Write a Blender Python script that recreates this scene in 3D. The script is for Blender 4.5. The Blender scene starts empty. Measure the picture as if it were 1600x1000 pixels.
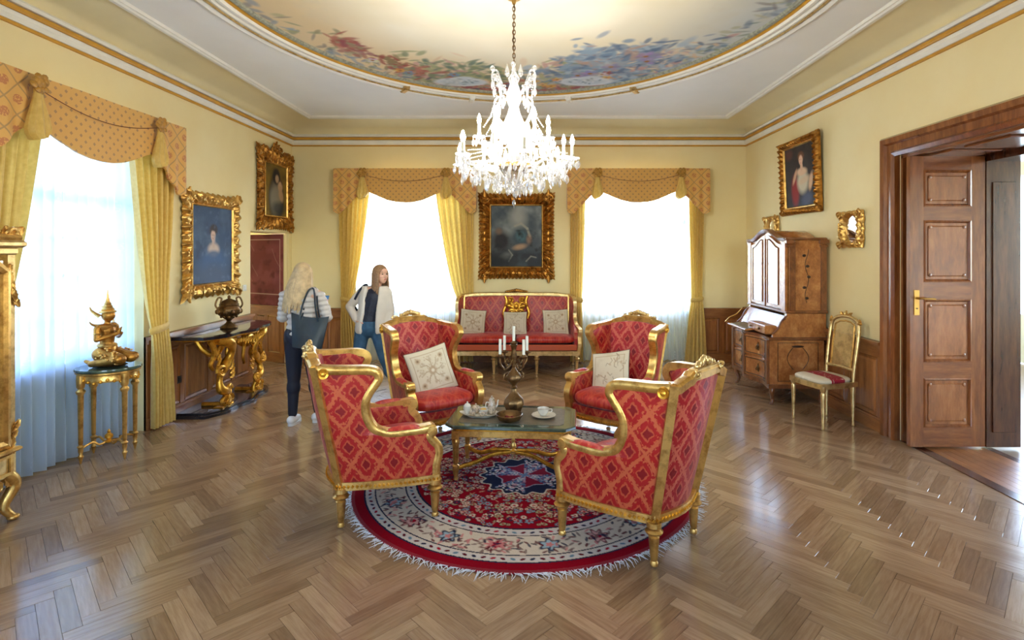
import bpy, math, random
import numpy as np
from mathutils import Vector, Matrix, Euler
R = random.Random(7)
PI = math.pi
SC = bpy.context.scene
COL = SC.collection

# ------------------------------------------------------------------ camera
cd = bpy.data.cameras.new('camera'); cam = bpy.data.objects.new('camera', cd); COL.objects.link(cam)
cam.location = (0, 0, 1.74); cam.rotation_euler = (PI/2, 0, 0)
cd.sensor_fit = 'HORIZONTAL'; cd.sensor_width = 36.0; cd.lens = 36.0*850/1600
cd.shift_x = -28/1600; cd.shift_y = -109/1600
cd.clip_start = .05; cd.clip_end = 500
SC.camera = cam
# ------------------------------------------------------------------ world, exposure
SC.view_settings.view_transform = 'Standard'; SC.view_settings.look = 'None'
SC.view_settings.gamma = 1.0; SC.view_settings.use_curve_mapping = False
SC.view_settings.exposure = 2.26
wd = bpy.data.worlds.new('world'); SC.world = wd; wd.use_nodes = True
nt = wd.node_tree; bg = nt.nodes['Background']
sky = nt.nodes.new('ShaderNodeTexSky'); sky.sky_type = 'NISHITA'; sky.sun_disc = False
sky.sun_elevation = math.radians(48); sky.sun_rotation = math.radians(20); sky.air_density = 1.0; sky.dust_density = .8
nt.links.new(sky.outputs[0], bg.inputs['Color']); bg.inputs['Strength'].default_value = 0.8
CHAND_W = 0.9      # watts of each candle bulb
SC.cycles.max_bounces = 10; SC.cycles.transparent_max_bounces = 16
SC.cycles.sample_clamp_indirect = 6.0
SC.cycles.caustics_reflective = False; SC.cycles.caustics_refractive = False

def portal(name, loc, rot, sx, sy):
    l = bpy.data.lights.new(name, 'AREA'); l.shape = 'RECTANGLE'; l.size = sx; l.size_y = sy; l.cycles.is_portal = True
    o = bpy.data.objects.new(name, l); o.location = loc; o.rotation_euler = rot; COL.objects.link(o)

# ------------------------------------------------------------------ colours and materials
def S(r, g, b):
    f = lambda c: (c/255/12.92) if c/255 <= .04045 else ((c/255+.055)/1.055)**2.4
    return (f(r), f(g), f(b), 1)
class NT:
    def __init__(s, name):
        s.m = bpy.data.materials.new(name); s.m.use_nodes = True; s.t = s.m.node_tree
        s.b = s.t.nodes['Principled BSDF']; s.out = s.t.nodes['Material Output']
    def n(s, typ, **k):
        x = s.t.nodes.new('ShaderNode'+typ)
        for a, v in k.items():
            if a.startswith('i_'): x.inputs[int(a[2:])].default_value = v
            else: setattr(x, a, v)
        return x
    def l(s, a, b): s.t.links.new(a, b)
    def tc(s, kind='Object', scale=(1,1,1), rot=(0,0,0), loc=(0,0,0)):
        c = s.n('TexCoord'); m = s.n('Mapping'); m.inputs['Scale'].default_value = scale
        m.inputs['Rotation'].default_value = rot; m.inputs['Location'].default_value = loc
        s.l(c.outputs[kind], m.inputs[0]); return m.outputs[0]
    def ramp(s, fac, stops):
        r = s.n('ValToRGB'); e = r.color_ramp.elements
        while len(e) < len(stops): e.new(.5)
        for k, (p, c) in enumerate(stops): e[k].position = p; e[k].color = c
        s.l(fac, r.inputs[0]); return r.outputs[0]
    def mix(s, fac, a, b, mode='MIX'):
        m = s.n('MixRGB', blend_type=mode)
        for i, v in ((0, fac), (1, a), (2, b)):
            if isinstance(v, (int, float)): m.inputs[i].default_value = v
            elif isinstance(v, tuple): m.inputs[i].default_value = v
            else: s.l(v, m.inputs[i])
        return m.outputs[0]
    def math(s, op, a, b=0.0, c=None):
        m = s.n('Math', operation=op)
        for i, v in enumerate((a, b) if c is None else (a, b, c)):
            if isinstance(v, (int, float)): m.inputs[i].default_value = v
            else: s.l(v, m.inputs[i])
        return m.outputs[0]
    def bump(s, h, st=.3, d=.01):
        b = s.n('Bump'); b.inputs['Strength'].default_value = st; b.inputs['Distance'].default_value = d
        s.l(h, b.inputs['Height']); s.l(b.outputs[0], s.b.inputs['Normal']); return b
    def set(s, col=None, rough=None, metal=None, **k):
        if col is not None:
            if isinstance(col, tuple): s.b.inputs['Base Color'].default_value = col
            else: s.l(col, s.b.inputs['Base Color'])
        if rough is not None: s.b.inputs['Roughness'].default_value = rough
        if metal is not None: s.b.inputs['Metallic'].default_value = metal
        for a, v in k.items(): s.b.inputs[a.replace('_', ' ')].default_value = v
        return s.m
    def noise(s, vec, scale, detail=4, rough=.55, out=0):
        x = s.n('TexNoise'); x.inputs['Scale'].default_value = scale; x.inputs['Detail'].default_value = detail
        x.inputs['Roughness'].default_value = rough; s.l(vec, x.inputs['Vector']); return x.outputs[out]

def simple(name, col, rough=.6, metal=0, var=.12, nscale=6, bump=0, bscale=60, **k):
    t = NT(name); v = t.tc('Object'); f = t.noise(v, nscale)
    dark = tuple(c*(1-var) for c in col[:3])+(1,); lite = tuple(min(1, c*(1+var)) for c in col[:3])+(1,)
    m = t.set(t.ramp(f, [(.3, dark), (.7, lite)]), rough, metal, **k)
    if bump: t.bump(t.noise(v, bscale), bump, .004)
    return m
def gold(name, a, b, rough=.32, bump=.25, bscale=90):
    t = NT(name); v = t.tc('Object'); f = t.noise(v, 14, 6, .65)
    m = t.set(t.ramp(f, [(.3, b), (.55, a)]), rough, .85); t.bump(t.noise(v, bscale), bump, .004); return m
M = {}
M['gold'] = gold('gilding', S(228, 184, 104), S(166, 118, 56))
M['gold_pale'] = gold('pale gilding', S(230, 200, 138), S(176, 142, 86), .3)
M['gold_deep'] = gold('deep gilding', S(190, 134, 58), S(102, 64, 26), .36)
M['gold_rich'] = gold('bright leaf gilding', S(232, 172, 62), S(158, 102, 28), .34)
M['bronze'] = gold('dark bronze', S(128, 96, 58), S(48, 34, 22), .36)
M['brass'] = simple('brass', S(200, 160, 90), .3, 1.0)
def wood(name, a, b, c, scale=(1, 1, 1), rough=.38, rot=(0, 0, 0), coat=.3, ns=3.0):
    t = NT(name); v = t.tc('Object', scale, rot)
    w = t.noise(v, ns, 8, .65); w2 = t.noise(v, ns*6, 4, .6)
    f = t.math('ADD', t.math('MULTIPLY', w, .75), t.math('MULTIPLY', w2, .25))
    m = t.set(t.ramp(f, [(.3, a), (.5, b), (.68, c)]), rough, 0, Coat_Weight=coat, Coat_Roughness=.15)
    t.bump(w2, .08, .003); return m
M['wains'] = wood('oak wainscot', S(112, 64, 30), S(156, 98, 50), S(184, 124, 68), (5, 5, .6))
M['wains_h'] = wood('oak rail', S(108, 62, 30), S(150, 94, 48), S(176, 118, 66), (.8, .8, 5))
M['door'] = wood('polished walnut', S(88, 46, 22), S(130, 74, 36), S(160, 98, 52), (6, 6, .7), .22, coat=.6)
M['door_h'] = wood('polished walnut across', S(88, 46, 22), S(128, 72, 35), S(154, 94, 50), (.8, .8, 6), .22, coat=.6)
M['door_panel'] = wood('walnut panel', S(104, 56, 28), S(146, 86, 44), S(174, 112, 60), (4, 4, .9), .25, coat=.6)
M['dark_wood'] = wood('dark stained wood', S(48, 24, 14), S(78, 42, 24), S(100, 58, 34), (6, 6, .7), .25, coat=.5)
M['burr'] = wood('burr walnut veneer', S(120, 68, 34), S(174, 110, 58), S(204, 142, 82), (2, 2, 1.6), .26, coat=.6, ns=5)
M['burr_dark'] = wood('dark walnut banding', S(84, 46, 26), S(124, 74, 40), S(150, 94, 54), (3, 3, 2), .28, coat=.5, ns=5)
M['inlay'] = simple('dark inlay', S(52, 32, 22), .35)
def wallmat():
    t = NT('yellow plaster'); v = t.tc('Object'); f = t.noise(v, 1.1, 5, .6); g = t.noise(v, 45, 5)
    t.bump(g, .12, .004)
    return t.set(t.ramp(f, [(.3, S(240, 218, 158)), (.7, S(246, 230, 178))]), .7)
M['wall'] = wallmat()
M['cove'] = simple('cove plaster', S(236, 220, 172), .75, var=.05, nscale=1.5)
M['ceil'] = simple('ceiling plaster', S(244, 243, 236), .8, var=.03, nscale=1.2)
M['white_trim'] = simple('white stucco', S(240, 236, 222), .55, var=.04)
M['ochre_trim'] = simple('ochre painted stucco', S(204, 150, 50), .5, var=.1)
M['grey_trim'] = simple('grey green leaf band', S(150, 150, 130), .6, var=.35, nscale=30, bump=.5, bscale=40)
M['white_paint'] = simple('white window paint', S(235, 235, 232), .4, var=.02)
M['plastic'] = simple('white plastic', S(238, 238, 232), .35, var=.01)
M['dark_plastic'] = simple('dark plastic', S(30, 28, 28), .4, var=.01)
M['outside'] = simple('outside ground', S(170, 172, 160), .9, var=.1, nscale=.3)
def parquet():
    t = NT('oak parquet'); a = t.n('VertexColor', layer_name='tone'); sep = t.n('SeparateColor'); t.l(a.outputs[0], sep.inputs[0])
    uv = t.n('UVMap'); mp = t.n('Mapping'); t.l(uv.outputs[0], mp.inputs[0]); mp.inputs['Scale'].default_value = (2.2, 26, 1)
    off = t.n('CombineXYZ'); t.l(t.math('MULTIPLY', sep.outputs[1], 50), off.inputs[0]); t.l(t.math('MULTIPLY', sep.outputs[2], 50), off.inputs[1])
    t.l(off.outputs[0], mp.inputs['Location'])
    g = t.noise(mp.outputs[0], 2.4, 8, .62)
    base = t.ramp(sep.outputs[0], [(0, S(140, 110, 80)), (.35, S(158, 126, 94)), (.7, S(168, 136, 103)), (1, S(184, 152, 117))])
    c = t.mix(t.ramp(g, [(.38, (0, 0, 0, 1)), (.62, (1, 1, 1, 1))]), t.mix(1.0, base, (.76, .71, .66, 1), 'MULTIPLY'), base)
    t.bump(g, .05, .002)
    rv = t.noise(t.tc('Object'), 2.0, 4)
    rr = t.n('MapRange'); rr.inputs[3].default_value = .12; rr.inputs[4].default_value = .28; t.l(rv, rr.inputs[0]); t.l(rr.outputs[0], t.b.inputs['Roughness'])
    t.set(c, None, 0, Coat_Weight=.35, Coat_Roughness=.12)
    return t.m
M['parquet'] = parquet()
M['underfloor'] = simple('floor joints', S(84, 62, 44), .7)
def damask(name, c1, c2, c3, sc=1.0):
    """red ground with an ogee lattice of flowers woven in gold"""
    t = NT(name); uv = t.n('UVMap'); mp = t.n('Mapping'); t.l(uv.outputs[0], mp.inputs[0]); mp.inputs['Scale'].default_value = (sc/.125, sc/.19, 1)
    sx = t.n('SeparateXYZ'); t.l(mp.outputs[0], sx.inputs[0])
    nz = t.noise(mp.outputs[0], 7, 3); wob = t.math('MULTIPLY', t.math('SUBTRACT', nz, .5), .22)
    u = t.math('ADD', t.math('ADD', sx.outputs[0], sx.outputs[1]), wob); v = t.math('ADD', t.math('SUBTRACT', sx.outputs[0], sx.outputs[1]), wob)
    pu = t.math('PINGPONG', u, .5); pv = t.math('PINGPONG', v, .5)
    mn = t.math('MINIMUM', pu, pv); mx = t.math('MAXIMUM', pu, pv)
    line = t.ramp(mn, [(.05, (1, 1, 1, 1)), (.085, (0, 0, 0, 1))])
    cr = t.ramp(mx, [(.20, (1, 1, 1, 1)), (.26, (0, 0, 0, 1))])
    ring = t.ramp(mn, [(.27, (0, 0, 0, 1)), (.30, (.7, .7, .7, 1)), (.33, (.7, .7, .7, 1)), (.36, (0, 0, 0, 1))])
    leaf = t.ramp(t.noise(mp.outputs[0], 11, 2), [(.50, (0, 0, 0, 1)), (.56, (1, 1, 1, 1))])
    band = t.ramp(mn, [(.11, (1, 1, 1, 1)), (.15, (0, 0, 0, 1))])
    pat = t.mix(1.0, t.mix(1.0, line, t.mix(1.0, cr, leaf, 'MULTIPLY'), 'LIGHTEN'), t.mix(1.0, ring, t.mix(1.0, band, leaf, 'MULTIPLY'), 'LIGHTEN'), 'LIGHTEN')
    gr = t.ramp(mn, [(.3, c1), (.38, c2)])
    c = t.mix(t.mix(1.0, pat, (.62, .62, .62, 1), 'MULTIPLY'), gr, c3)
    t.bump(pat, .25, .003)
    return t.set(c, .42, 0, Sheen_Weight=.2, Sheen_Roughness=.35, Specular_IOR_Level=.5)
M['damask'] = damask('red gold damask', S(168, 22, 22), S(134, 12, 18), S(212, 112, 66), .8)
M['damask_back'] = damask('crimson damask', S(160, 22, 32), S(126, 12, 26), S(208, 112, 84), .8)
M['seat_red'] = damask('red seat damask', S(182, 32, 26), S(162, 22, 22), S(206, 82, 50), .9)
M['piping'] = simple('dark piping', S(92, 24, 34), .7)
def sheer(name, ct, cd_, dens):
    t = NT(name); uv = t.n('UVMap'); 
    w = t.noise(t.tc('Object'), 260, 1); tr = t.n('BsdfTransparent'); tl = t.n('BsdfTranslucent'); df = t.n('BsdfDiffuse')
    tr.inputs[0].default_value = ct; tl.inputs[0].default_value = cd_; df.inputs[0].default_value = cd_
    m1 = t.n('MixShader'); m1.inputs[0].default_value = .45; t.l(tl.outputs[0], m1.inputs[1]); t.l(df.outputs[0], m1.inputs[2])
    # woven sprigs: small denser figures in a loose grid
    mp = t.n('Mapping'); t.l(uv.outputs[0], mp.inputs[0]); mp.inputs['Scale'].default_value = (1/.2, 1/.42, 1)
    vo = t.n('TexVoronoi'); vo.inputs['Scale'].default_value = 1.0; vo.inputs['Randomness'].default_value = .25; t.l(mp.outputs[0], vo.inputs['Vector'])
    nz = t.noise(uv.outputs[0], 55, 2)
    spr = t.math('MULTIPLY', t.math('LESS_THAN', vo.outputs['Distance'], .16), t.math('GREATER_THAN', nz, .54))
    f = t.math('ADD', dens, t.math('MULTIPLY', spr, .4))
    lw = t.n('LayerWeight'); lw.inputs[0].default_value = .35
    f = t.math('ADD', f, t.math('MULTIPLY', lw.outputs['Facing'], .6)); f = t.math('MINIMUM', f, .98)
    m2 = t.n('MixShader'); t.l(f, m2.inputs[0]); t.l(tr.outputs[0], m2.inputs[1]); t.l(m1.outputs[0], m2.inputs[2]); t.l(m2.outputs[0], t.out.inputs[0])
    return t.m
M['sheer'] = sheer('sheer voile', (.95, .98, 1, 1), (.82, .90, .97, 1), .58)
M['sheer_skytint'] = sheer('sky-tinted voile', (.66, .80, .98, 1), (.66, .78, .94, 1), .86)  # dimmer blue skylight of the left windows put into the cloth colour
def drape():
    t = NT('yellow drape'); f = t.noise(t.tc('Object'), 30, 3); 
    tl = t.n('BsdfTranslucent'); tl.inputs[0].default_value = S(240, 210, 110)
    t.set(t.ramp(f, [(.3, S(222, 184, 90)), (.7, S(240, 208, 120))]), .5, 0, Sheen_Weight=.4)
    m = t.n('MixShader'); m.inputs[0].default_value = .25; t.l(t.b.outputs[0], m.inputs[1]); t.l(tl.outputs[0], m.inputs[2]); t.l(m.outputs[0], t.out.inputs[0]); return t.m
M['drape'] = drape()
def valmat(name, big):
    t = NT(name); uv = t.n('UVMap'); mp = t.n('Mapping'); t.l(uv.outputs[0], mp.inputs[0])
    s = .15 if big else .062
    mp.inputs['Scale'].default_value = (1/s, 1/s, 1); mp.inputs['Rotation'].default_value = (0, 0, PI/4)
    sx = t.n('SeparateXYZ'); t.l(mp.outputs[0], sx.inputs[0])
    pu = t.math('PINGPONG', sx.outputs[0], .5); pv = t.math('PINGPONG', sx.outputs[1], .5)
    base = S(224, 172, 90)
    if big:
        mn = t.math('MINIMUM', pu, pv)
        ln = t.ramp(mn, [(.02, (1, 1, 1, 1)), (.05, (0, 0, 0, 1))])
        d = t.math('POWER', t.math('ADD', t.math('POWER', t.math('SUBTRACT', .5, pu), 2), t.math('POWER', t.math('SUBTRACT', .5, pv), 2)), .5)
        nz = t.noise(uv.outputs[0], 60, 2)
        fl = t.math('MULTIPLY', t.math('LESS_THAN', d, .23), t.math('GREATER_THAN', nz, .45))
        c = t.mix(t.math('MULTIPLY', fl, .65), t.mix(t.math('MULTIPLY', ln, .5), base, S(110, 96, 80)), S(176, 84, 58))
    else:
        d = t.math('MAXIMUM', t.math('SUBTRACT', .5, pu), t.math('SUBTRACT', .5, pv))
        fl = t.math('LESS_THAN', d, .17)
        c = t.mix(t.math('MULTIPLY', fl, .6), base, S(134, 100, 84))
    return t.set(c, .6, 0, Sheen_Weight=.3)
M['val'] = valmat('ochre dotted valance', False); M['val_big'] = valmat('ochre lozenge valance', True)
def vcol(name, rough=.55, coat=0, bump=0, bs=200, **k):
    t = NT(name); a = t.n('VertexColor', layer_name='paint')
    if bump: t.bump(t.noise(t.tc('Object'), bs, 3), bump, .003)
    return t.set(a.outputs[0], rough, 0, Coat_Weight=coat, **k)
M['paint'] = vcol('oil paint', .6, .0, .3, 60, Specular_IOR_Level=.25)
M['fresco'] = vcol('ceiling fresco', .8)
M['rugm'] = vcol('rug pile', 1.0, 0, .5, 350, Specular_IOR_Level=.05)
M['embroid'] = vcol('embroidered cream cloth', .85, 0, .4, 300)
def glass(name, tint=(1, 1, 1, 1), gl=.12):
    t = NT(name); tr = t.n('BsdfTransparent'); tr.inputs[0].default_value = tint; g = t.n('BsdfGlossy'); g.inputs['Roughness'].default_value = .03
    m = t.n('MixShader'); m.inputs[0].default_value = gl; t.l(tr.outputs[0], m.inputs[1]); t.l(g.outputs[0], m.inputs[2]); t.l(m.outputs[0], t.out.inputs[0]); return t.m
M['pane'] = glass('window glass')
def crystal():
    t = NT('cut crystal'); tr = t.n('BsdfTransparent'); g = t.n('BsdfGlossy'); g.inputs['Roughness'].default_value = .06; tl = t.n('BsdfTranslucent'); tl.inputs[0].default_value = (.95, .97, 1, 1)
    lw = t.n('LayerWeight'); lw.inputs[0].default_value = .45
    a = t.n('MixShader'); a.inputs[0].default_value = .45; t.l(g.outputs[0], a.inputs[1]); t.l(tl.outputs[0], a.inputs[2])
    m = t.n('MixShader'); t.l(t.math('ADD', .42, t.math('MULTIPLY', lw.outputs['Facing'], .5)), m.inputs[0]); t.l(tr.outputs[0], m.inputs[1]); t.l(a.outputs[0], m.inputs[2]); t.l(m.outputs[0], t.out.inputs[0]); return t.m
M['crystal'] = crystal()
def emit(name, c, s):
    t = NT(name); return t.set(c, .4, 0, Emission_Color=c, Emission_Strength=s)
M['bulb'] = emit('lit bulb', (1, .95, .86, 1), 30)
M['mirror'] = simple('mirror glass', (.92, .94, .96, 1), .04, 1.0, var=.01)
M['wax'] = simple('white candle wax', S(236, 232, 214), .45, var=.02)
M['marble_black'] = simple('black marble', S(34, 34, 40), .12, var=.6, nscale=9, Coat_Weight=.5)
M['marble_green'] = simple('green marble', S(74, 88, 72), .14, var=.45, nscale=14, Coat_Weight=.5)
M['mat_brown'] = simple('brown table mat', S(112, 100, 80), .35, var=.2, nscale=25)
M['porcelain'] = simple('cream porcelain', S(226, 218, 200), .18, var=.06, nscale=30, Coat_Weight=.5)
M['china_paint'] = simple('painted porcelain', S(190, 168, 140), .2, var=.5, nscale=70, Coat_Weight=.5)
M['silver'] = simple('silver', S(206, 200, 188), .22, .9)
M['tassel'] = simple('rug fringe cotton', S(214, 212, 210), .9, var=.08, nscale=40)
M['yellow_cream'] = simple('yellow cream', S(226, 180, 84), .5)
M['skin'] = simple('skin', S(222, 172, 146), .5, var=.04, Subsurface_Weight=.08)
M['hair_blonde'] = simple('blonde hair', S(188, 162, 122), .5, var=.25, nscale=20, bump=.5, bscale=70)
M['hair_brown'] = simple('light brown hair', S(142, 108, 76), .42, var=.3, nscale=50, bump=.5, bscale=70)
M['puffer'] = simple('cream quilted jacket cloth', S(190, 182, 176), .45, var=.05)
M['fleece'] = simple('cream jacket cloth', S(216, 206, 192), .8, var=.06, bump=.5, bscale=140)
M['navy'] = simple('navy cloth', S(20, 26, 44), .7, var=.2)
M['navy_print'] = simple('navy blouse cloth', S(24, 28, 46), .6, var=.5, nscale=60)
M['denim'] = simple('blue denim', S(52, 86, 112), .8, var=.25, nscale=12, bump=.2, bscale=200)
M['bag'] = simple('teal black leather', S(30, 44, 54), .28, var=.2)
M['shoe'] = simple('white shoe leather', S(228, 228, 226), .5, var=.03)
M['phone'] = simple('blue phone case', S(70, 130, 190), .3, var=.05)
M['eye'] = simple('dark eye', S(48, 36, 30), .2, var=.02)
M['lip'] = simple('lip', S(186, 98, 92), .4, var=.02)

# ------------------------------------------------------------------ mesh building
class MB:
    def __init__(s): s.v = []; s.f = []; s.uv = None; s.c = None
    def add(s, vs, fs, uv=None):
        k = len(s.v); s.v += [tuple(p) for p in vs]; s.f += [tuple(i+k for i in f) for f in fs]
        if uv is not None or s.uv is not None:
            if s.uv is None: s.uv = [(0, 0)]*k
            s.uv += list(uv) if uv is not None else [(p[0], p[2]) for p in vs]
        return s
    def box(s, c, d, rot=None, taper=1.0, bev=0.0):
        x, y, z = (d[0]/2, d[1]/2, d[2]/2); vs = []
        if bev > 0:
            b = min(bev, x*.9, y*.9, z*.9)
            layers = [(-z, b), (-z+b, 0), (z-b, 0), (z, b)]
            for zz, i in layers:
                X, Y = x-i, y-i
                for (a, e) in ((-1, -1), (1, -1), (1, 1), (-1, 1)): vs.append(Vector((a*X, e*Y, zz)))
            fs = [(3, 2, 1, 0), (12, 13, 14, 15)]
            for L in range(3):
                for i in range(4): j = (i+1) % 4; fs.append((L*4+i, L*4+j, L*4+4+j, L*4+4+i))
        else:
            vs = [Vector((a*x*(taper if e > 0 else 1), b*y*(taper if e > 0 else 1), e*z)) for e in (-1, 1) for (a, b) in ((-1, -1), (1, -1), (1, 1), (-1, 1))]
            fs = [(3, 2, 1, 0), (4, 5, 6, 7), (0, 1, 5, 4), (1, 2, 6, 5), (2, 3, 7, 6), (3, 0, 4, 7)]
        if rot is not None:
            m = Euler(rot).to_matrix(); vs = [m @ v for v in vs]
        return s.add([v+Vector(c) for v in vs], fs)
    def lathe(s, prof, c=(0, 0, 0), n=20, sx=1, sy=1, m=None, lobes=0, la=0):
        vs = []; fs = []
        for (r, z) in prof:
            for i in range(n):
                a = 2*PI*i/n; q = r*(1+la*math.cos(lobes*a)) if lobes else r
                p = Vector((q*math.cos(a)*sx, q*math.sin(a)*sy, z)); p = (m @ p) if m else p
                vs.append(p+Vector(c))
        for k in range(len(prof)-1):
            for i in range(n):
                j = (i+1) % n; fs.append((k*n+i, k*n+j, k*n+n+j, k*n+n+i))
        fs.append(tuple(range(n))[::-1]); fs.append(tuple(range((len(prof)-1)*n, len(prof)*n)))
        return s.add(vs, fs)
    def tube(s, pts, r, n=8, closed=False, flat=1.0, up=None):
        pts = [Vector(p) for p in pts]; N = len(pts); vs = []; fs = []
        rr = r if callable(r) else (lambda t: r)
        U = Vector(up) if up else None; prev = None
        for k, p in enumerate(pts):
            if closed: t = pts[(k+1) % N]-pts[k-1]
            else: t = pts[min(k+1, N-1)]-pts[max(k-1, 0)]
            if t.length < 1e-9: t = Vector((0, 0, 1))
            t.normalize()
            if U: a = t.cross(U)
            elif prev is not None: a = prev-t*prev.dot(t)
            else: a = t.cross(Vector((0, 0, 1)) if abs(t.z) < .9 else Vector((1, 0, 0)))
            if a.length < 1e-6: a = t.orthogonal()
            a.normalize(); prev = a; b = t.cross(a)
            q = rr(k/max(1, N-1))
            for i in range(n):
                w = 2*PI*i/n; vs.append(p+a*math.cos(w)*q+b*math.sin(w)*q*flat)
        K = N if closed else N-1
        for k in range(K):
            for i in range(n):
                j = (i+1) % n; k2 = (k+1) % N; fs.append((k*n+i, k*n+j, k2*n+j, k2*n+i))
        if not closed: fs.append(tuple(range(n))[::-1]); fs.append(tuple((N-1)*n+i for i in range(n)))
        return s.add(vs, fs)
    def sweep(s, pts, prof, nrm=None, closed=False, capped=True):
        """prof: list of (a, b): a along the side vector, b along the normal vector; nrm: normal (one or per point)"""
        pts = [Vector(p) for p in pts]; N = len(pts); n = len(prof); vs = []; fs = []
        for k, p in enumerate(pts):
            if closed: d1 = (pts[k]-pts[k-1]).normalized(); d2 = (pts[(k+1) % N]-pts[k]).normalized()
            else:
                d2 = (pts[min(k+1, N-1)]-pts[min(k, N-2)]).normalized(); d1 = (pts[max(k, 1)]-pts[max(k-1, 0)]).normalized()
            t = (d1+d2); t = t.normalized() if t.length > 1e-6 else d2
            nn = Vector(nrm[k]) if isinstance(nrm, list) else Vector(nrm or (0, 0, 1))
            side = t.cross(nn).normalized(); nn2 = side.cross(t).normalized()
            miter = 1/max(.5, t.dot(d2))
            for (a, b) in prof: vs.append(p+side*a*miter+nn2*b)
        K = N if closed else N-1
        for k in range(K):
            for i in range(n):
                j = (i+1) % n; k2 = (k+1) % N; fs.append((k*n+i, k*n+j, k2*n+j, k2*n+i))
        if not closed and capped: fs.append(tuple(range(n))[::-1]); fs.append(tuple((N-1)*n+i for i in range(n)))
        return s.add(vs, fs)
    def grid(s, fn, nu, nv, uvf=None, closeu=False):
        vs = []; uv = []; fs = []
        for j in range(nv+1):
            for i in range(nu+(0 if closeu else 1)):
                u, v = i/nu, j/nv; vs.append(fn(u, v)); uv.append(uvf(u, v) if uvf else (u, v))
        W = nu if closeu else nu+1
        for j in range(nv):
            for i in range(nu):
                i2 = (i+1) % W; fs.append((j*W+i, j*W+i2, j*W+W+i2, j*W+W+i))
        return s.add(vs, fs, uv)
    def slab(s, fn, nu, nv, thick, uvf=None):
        """closed slab: fn(u, v, w), w=0 front, w=1 back"""
        vs = []; uv = []; fs = []
        for w in (0, 1):
            for j in range(nv+1):
                for i in range(nu+1):
                    u, v = i/nu, j/nv; vs.append(fn(u, v, w)); uv.append(uvf(u, v) if uvf else (u, v))
        W = nu+1; T = W*(nv+1)
        for j in range(nv):
            for i in range(nu):
                a = j*W+i; fs.append((a, a+1, a+W+1, a+W)); fs.append((T+a, T+a+W, T+a+W+1, T+a+1))
        for i in range(nu):
            fs.append((i, T+i, T+i+1, i+1)); a = nv*W+i; fs.append((a, a+1, T+a+1, T+a))
        for j in range(nv):
            a = j*W; fs.append((a, a+W, T+a+W, T+a)); a = j*W+nu; fs.append((a, T+a, T+a+W, a+W))
        return s.add(vs, fs, uv)
    def prism(s, outline, t, m=None):
        """outline in x,z; extruded by t along y, centred"""
        n = len(outline); vs = [Vector((x, -t/2, z)) for x, z in outline]+[Vector((x, t/2, z)) for x, z in outline]
        if m: vs = [m @ v for v in vs]
        fs = [tuple(range(n)), tuple(range(2*n-1, n-1, -1))]+[((i+1) % n, i, n+i, n+(i+1) % n) for i in range(n)]
        return s.add(vs, fs)
    def ball(s, c, r, n=12, m=None, k=8):
        rx, ry, rz = r if isinstance(r, tuple) else (r, r, r); vs = []; fs = []
        for j in range(1, k):
            ph = PI*j/k
            for i in range(n):
                a = 2*PI*i/n; p = Vector((rx*math.sin(ph)*math.cos(a), ry*math.sin(ph)*math.sin(a), rz*math.cos(ph))); p = m @ p if m else p; vs.append(p+Vector(c))
        T = len(vs)
        for q in ((0, 0, rz), (0, 0, -rz)):
            p = Vector(q); p = m @ p if m else p; vs.append(p+Vector(c))
        for j in range(k-2):
            for i in range(n): i2 = (i+1) % n; fs.append((j*n+i, j*n+n+i, j*n+n+i2, j*n+i2))
        for i in range(n): i2 = (i+1) % n; fs.append((T, i, i2)); fs.append((T+1, (k-2)*n+i2, (k-2)*n+i))
        return s.add(vs, fs)
    def cap(s, a, b, ra, rb, n=12):
        """tapered capsule"""
        a = Vector(a); b = Vector(b); d = b-a; L = d.length or 1e-6; q = d.to_track_quat('Z', 'Y').to_matrix()
        prof = [(.02*ra, -ra)]+[(ra*math.cos(t), ra*math.sin(t)) for t in (-1.2, -.8, -.4, 0)]+[(rb*math.cos(t), L+rb*math.sin(t)) for t in (0, .4, .8, 1.2)]+[(.02*rb, L+rb)]
        return s.lathe(prof, a, n, m=q)
    def xf(s, m, i0=0):
        s.v[i0:] = [tuple(m @ Vector(p)) for p in s.v[i0:]]; return s
    def build(s, name, mat, parent=None, smooth=True, auto=True):
        me = bpy.data.meshes.new(name); me.from_pydata(s.v, [], s.f)
        if s.uv is not None:
            l = me.uv_layers.new(name='UVMap'); vi = np.empty(len(me.loops), np.int32); me.loops.foreach_get('vertex_index', vi)
            l.data.foreach_set('uv', np.array(s.uv, np.float32)[vi].ravel())
        me.materials.append(mat if not isinstance(mat, str) else M[mat])
        if smooth:
            me.polygons.foreach_set('use_smooth', [True]*len(me.polygons))
            if auto: me.set_sharp_from_angle(angle=math.radians(42))
        me.update()
        o = bpy.data.objects.new(name, me); COL.objects.link(o)
        if parent: o.parent = parent
        return o
def paintmesh(o, cols):
    a = o.data.color_attributes.new('paint', 'FLOAT_COLOR', 'POINT'); c = np.ones((len(cols), 4), np.float32); c[:, :3] = cols; a.data.foreach_set('color', c.ravel())
def tag(o, label=None, cat=None, group=None, kind=None):
    if label: o['label'] = label
    if cat: o['category'] = cat
    if group: o['group'] = group
    if kind: o['kind'] = kind
    return o
def empty(name, loc=(0, 0, 0), rz=0, label=None, cat=None, group=None):
    o = bpy.data.objects.new(name, None); COL.objects.link(o); o.empty_display_size = .1
    o.location = loc; o.rotation_euler = (0, 0, rz); return tag(o, label, cat, group)
KIDS = {}
def copy_tree(o, parent=None):
    c = o.copy(); COL.objects.link(c)
    if parent: c.parent = parent
    for ch in o.children: copy_tree(ch, c)
    return c
def struct(o): o['kind'] = 'structure'; return o
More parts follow.
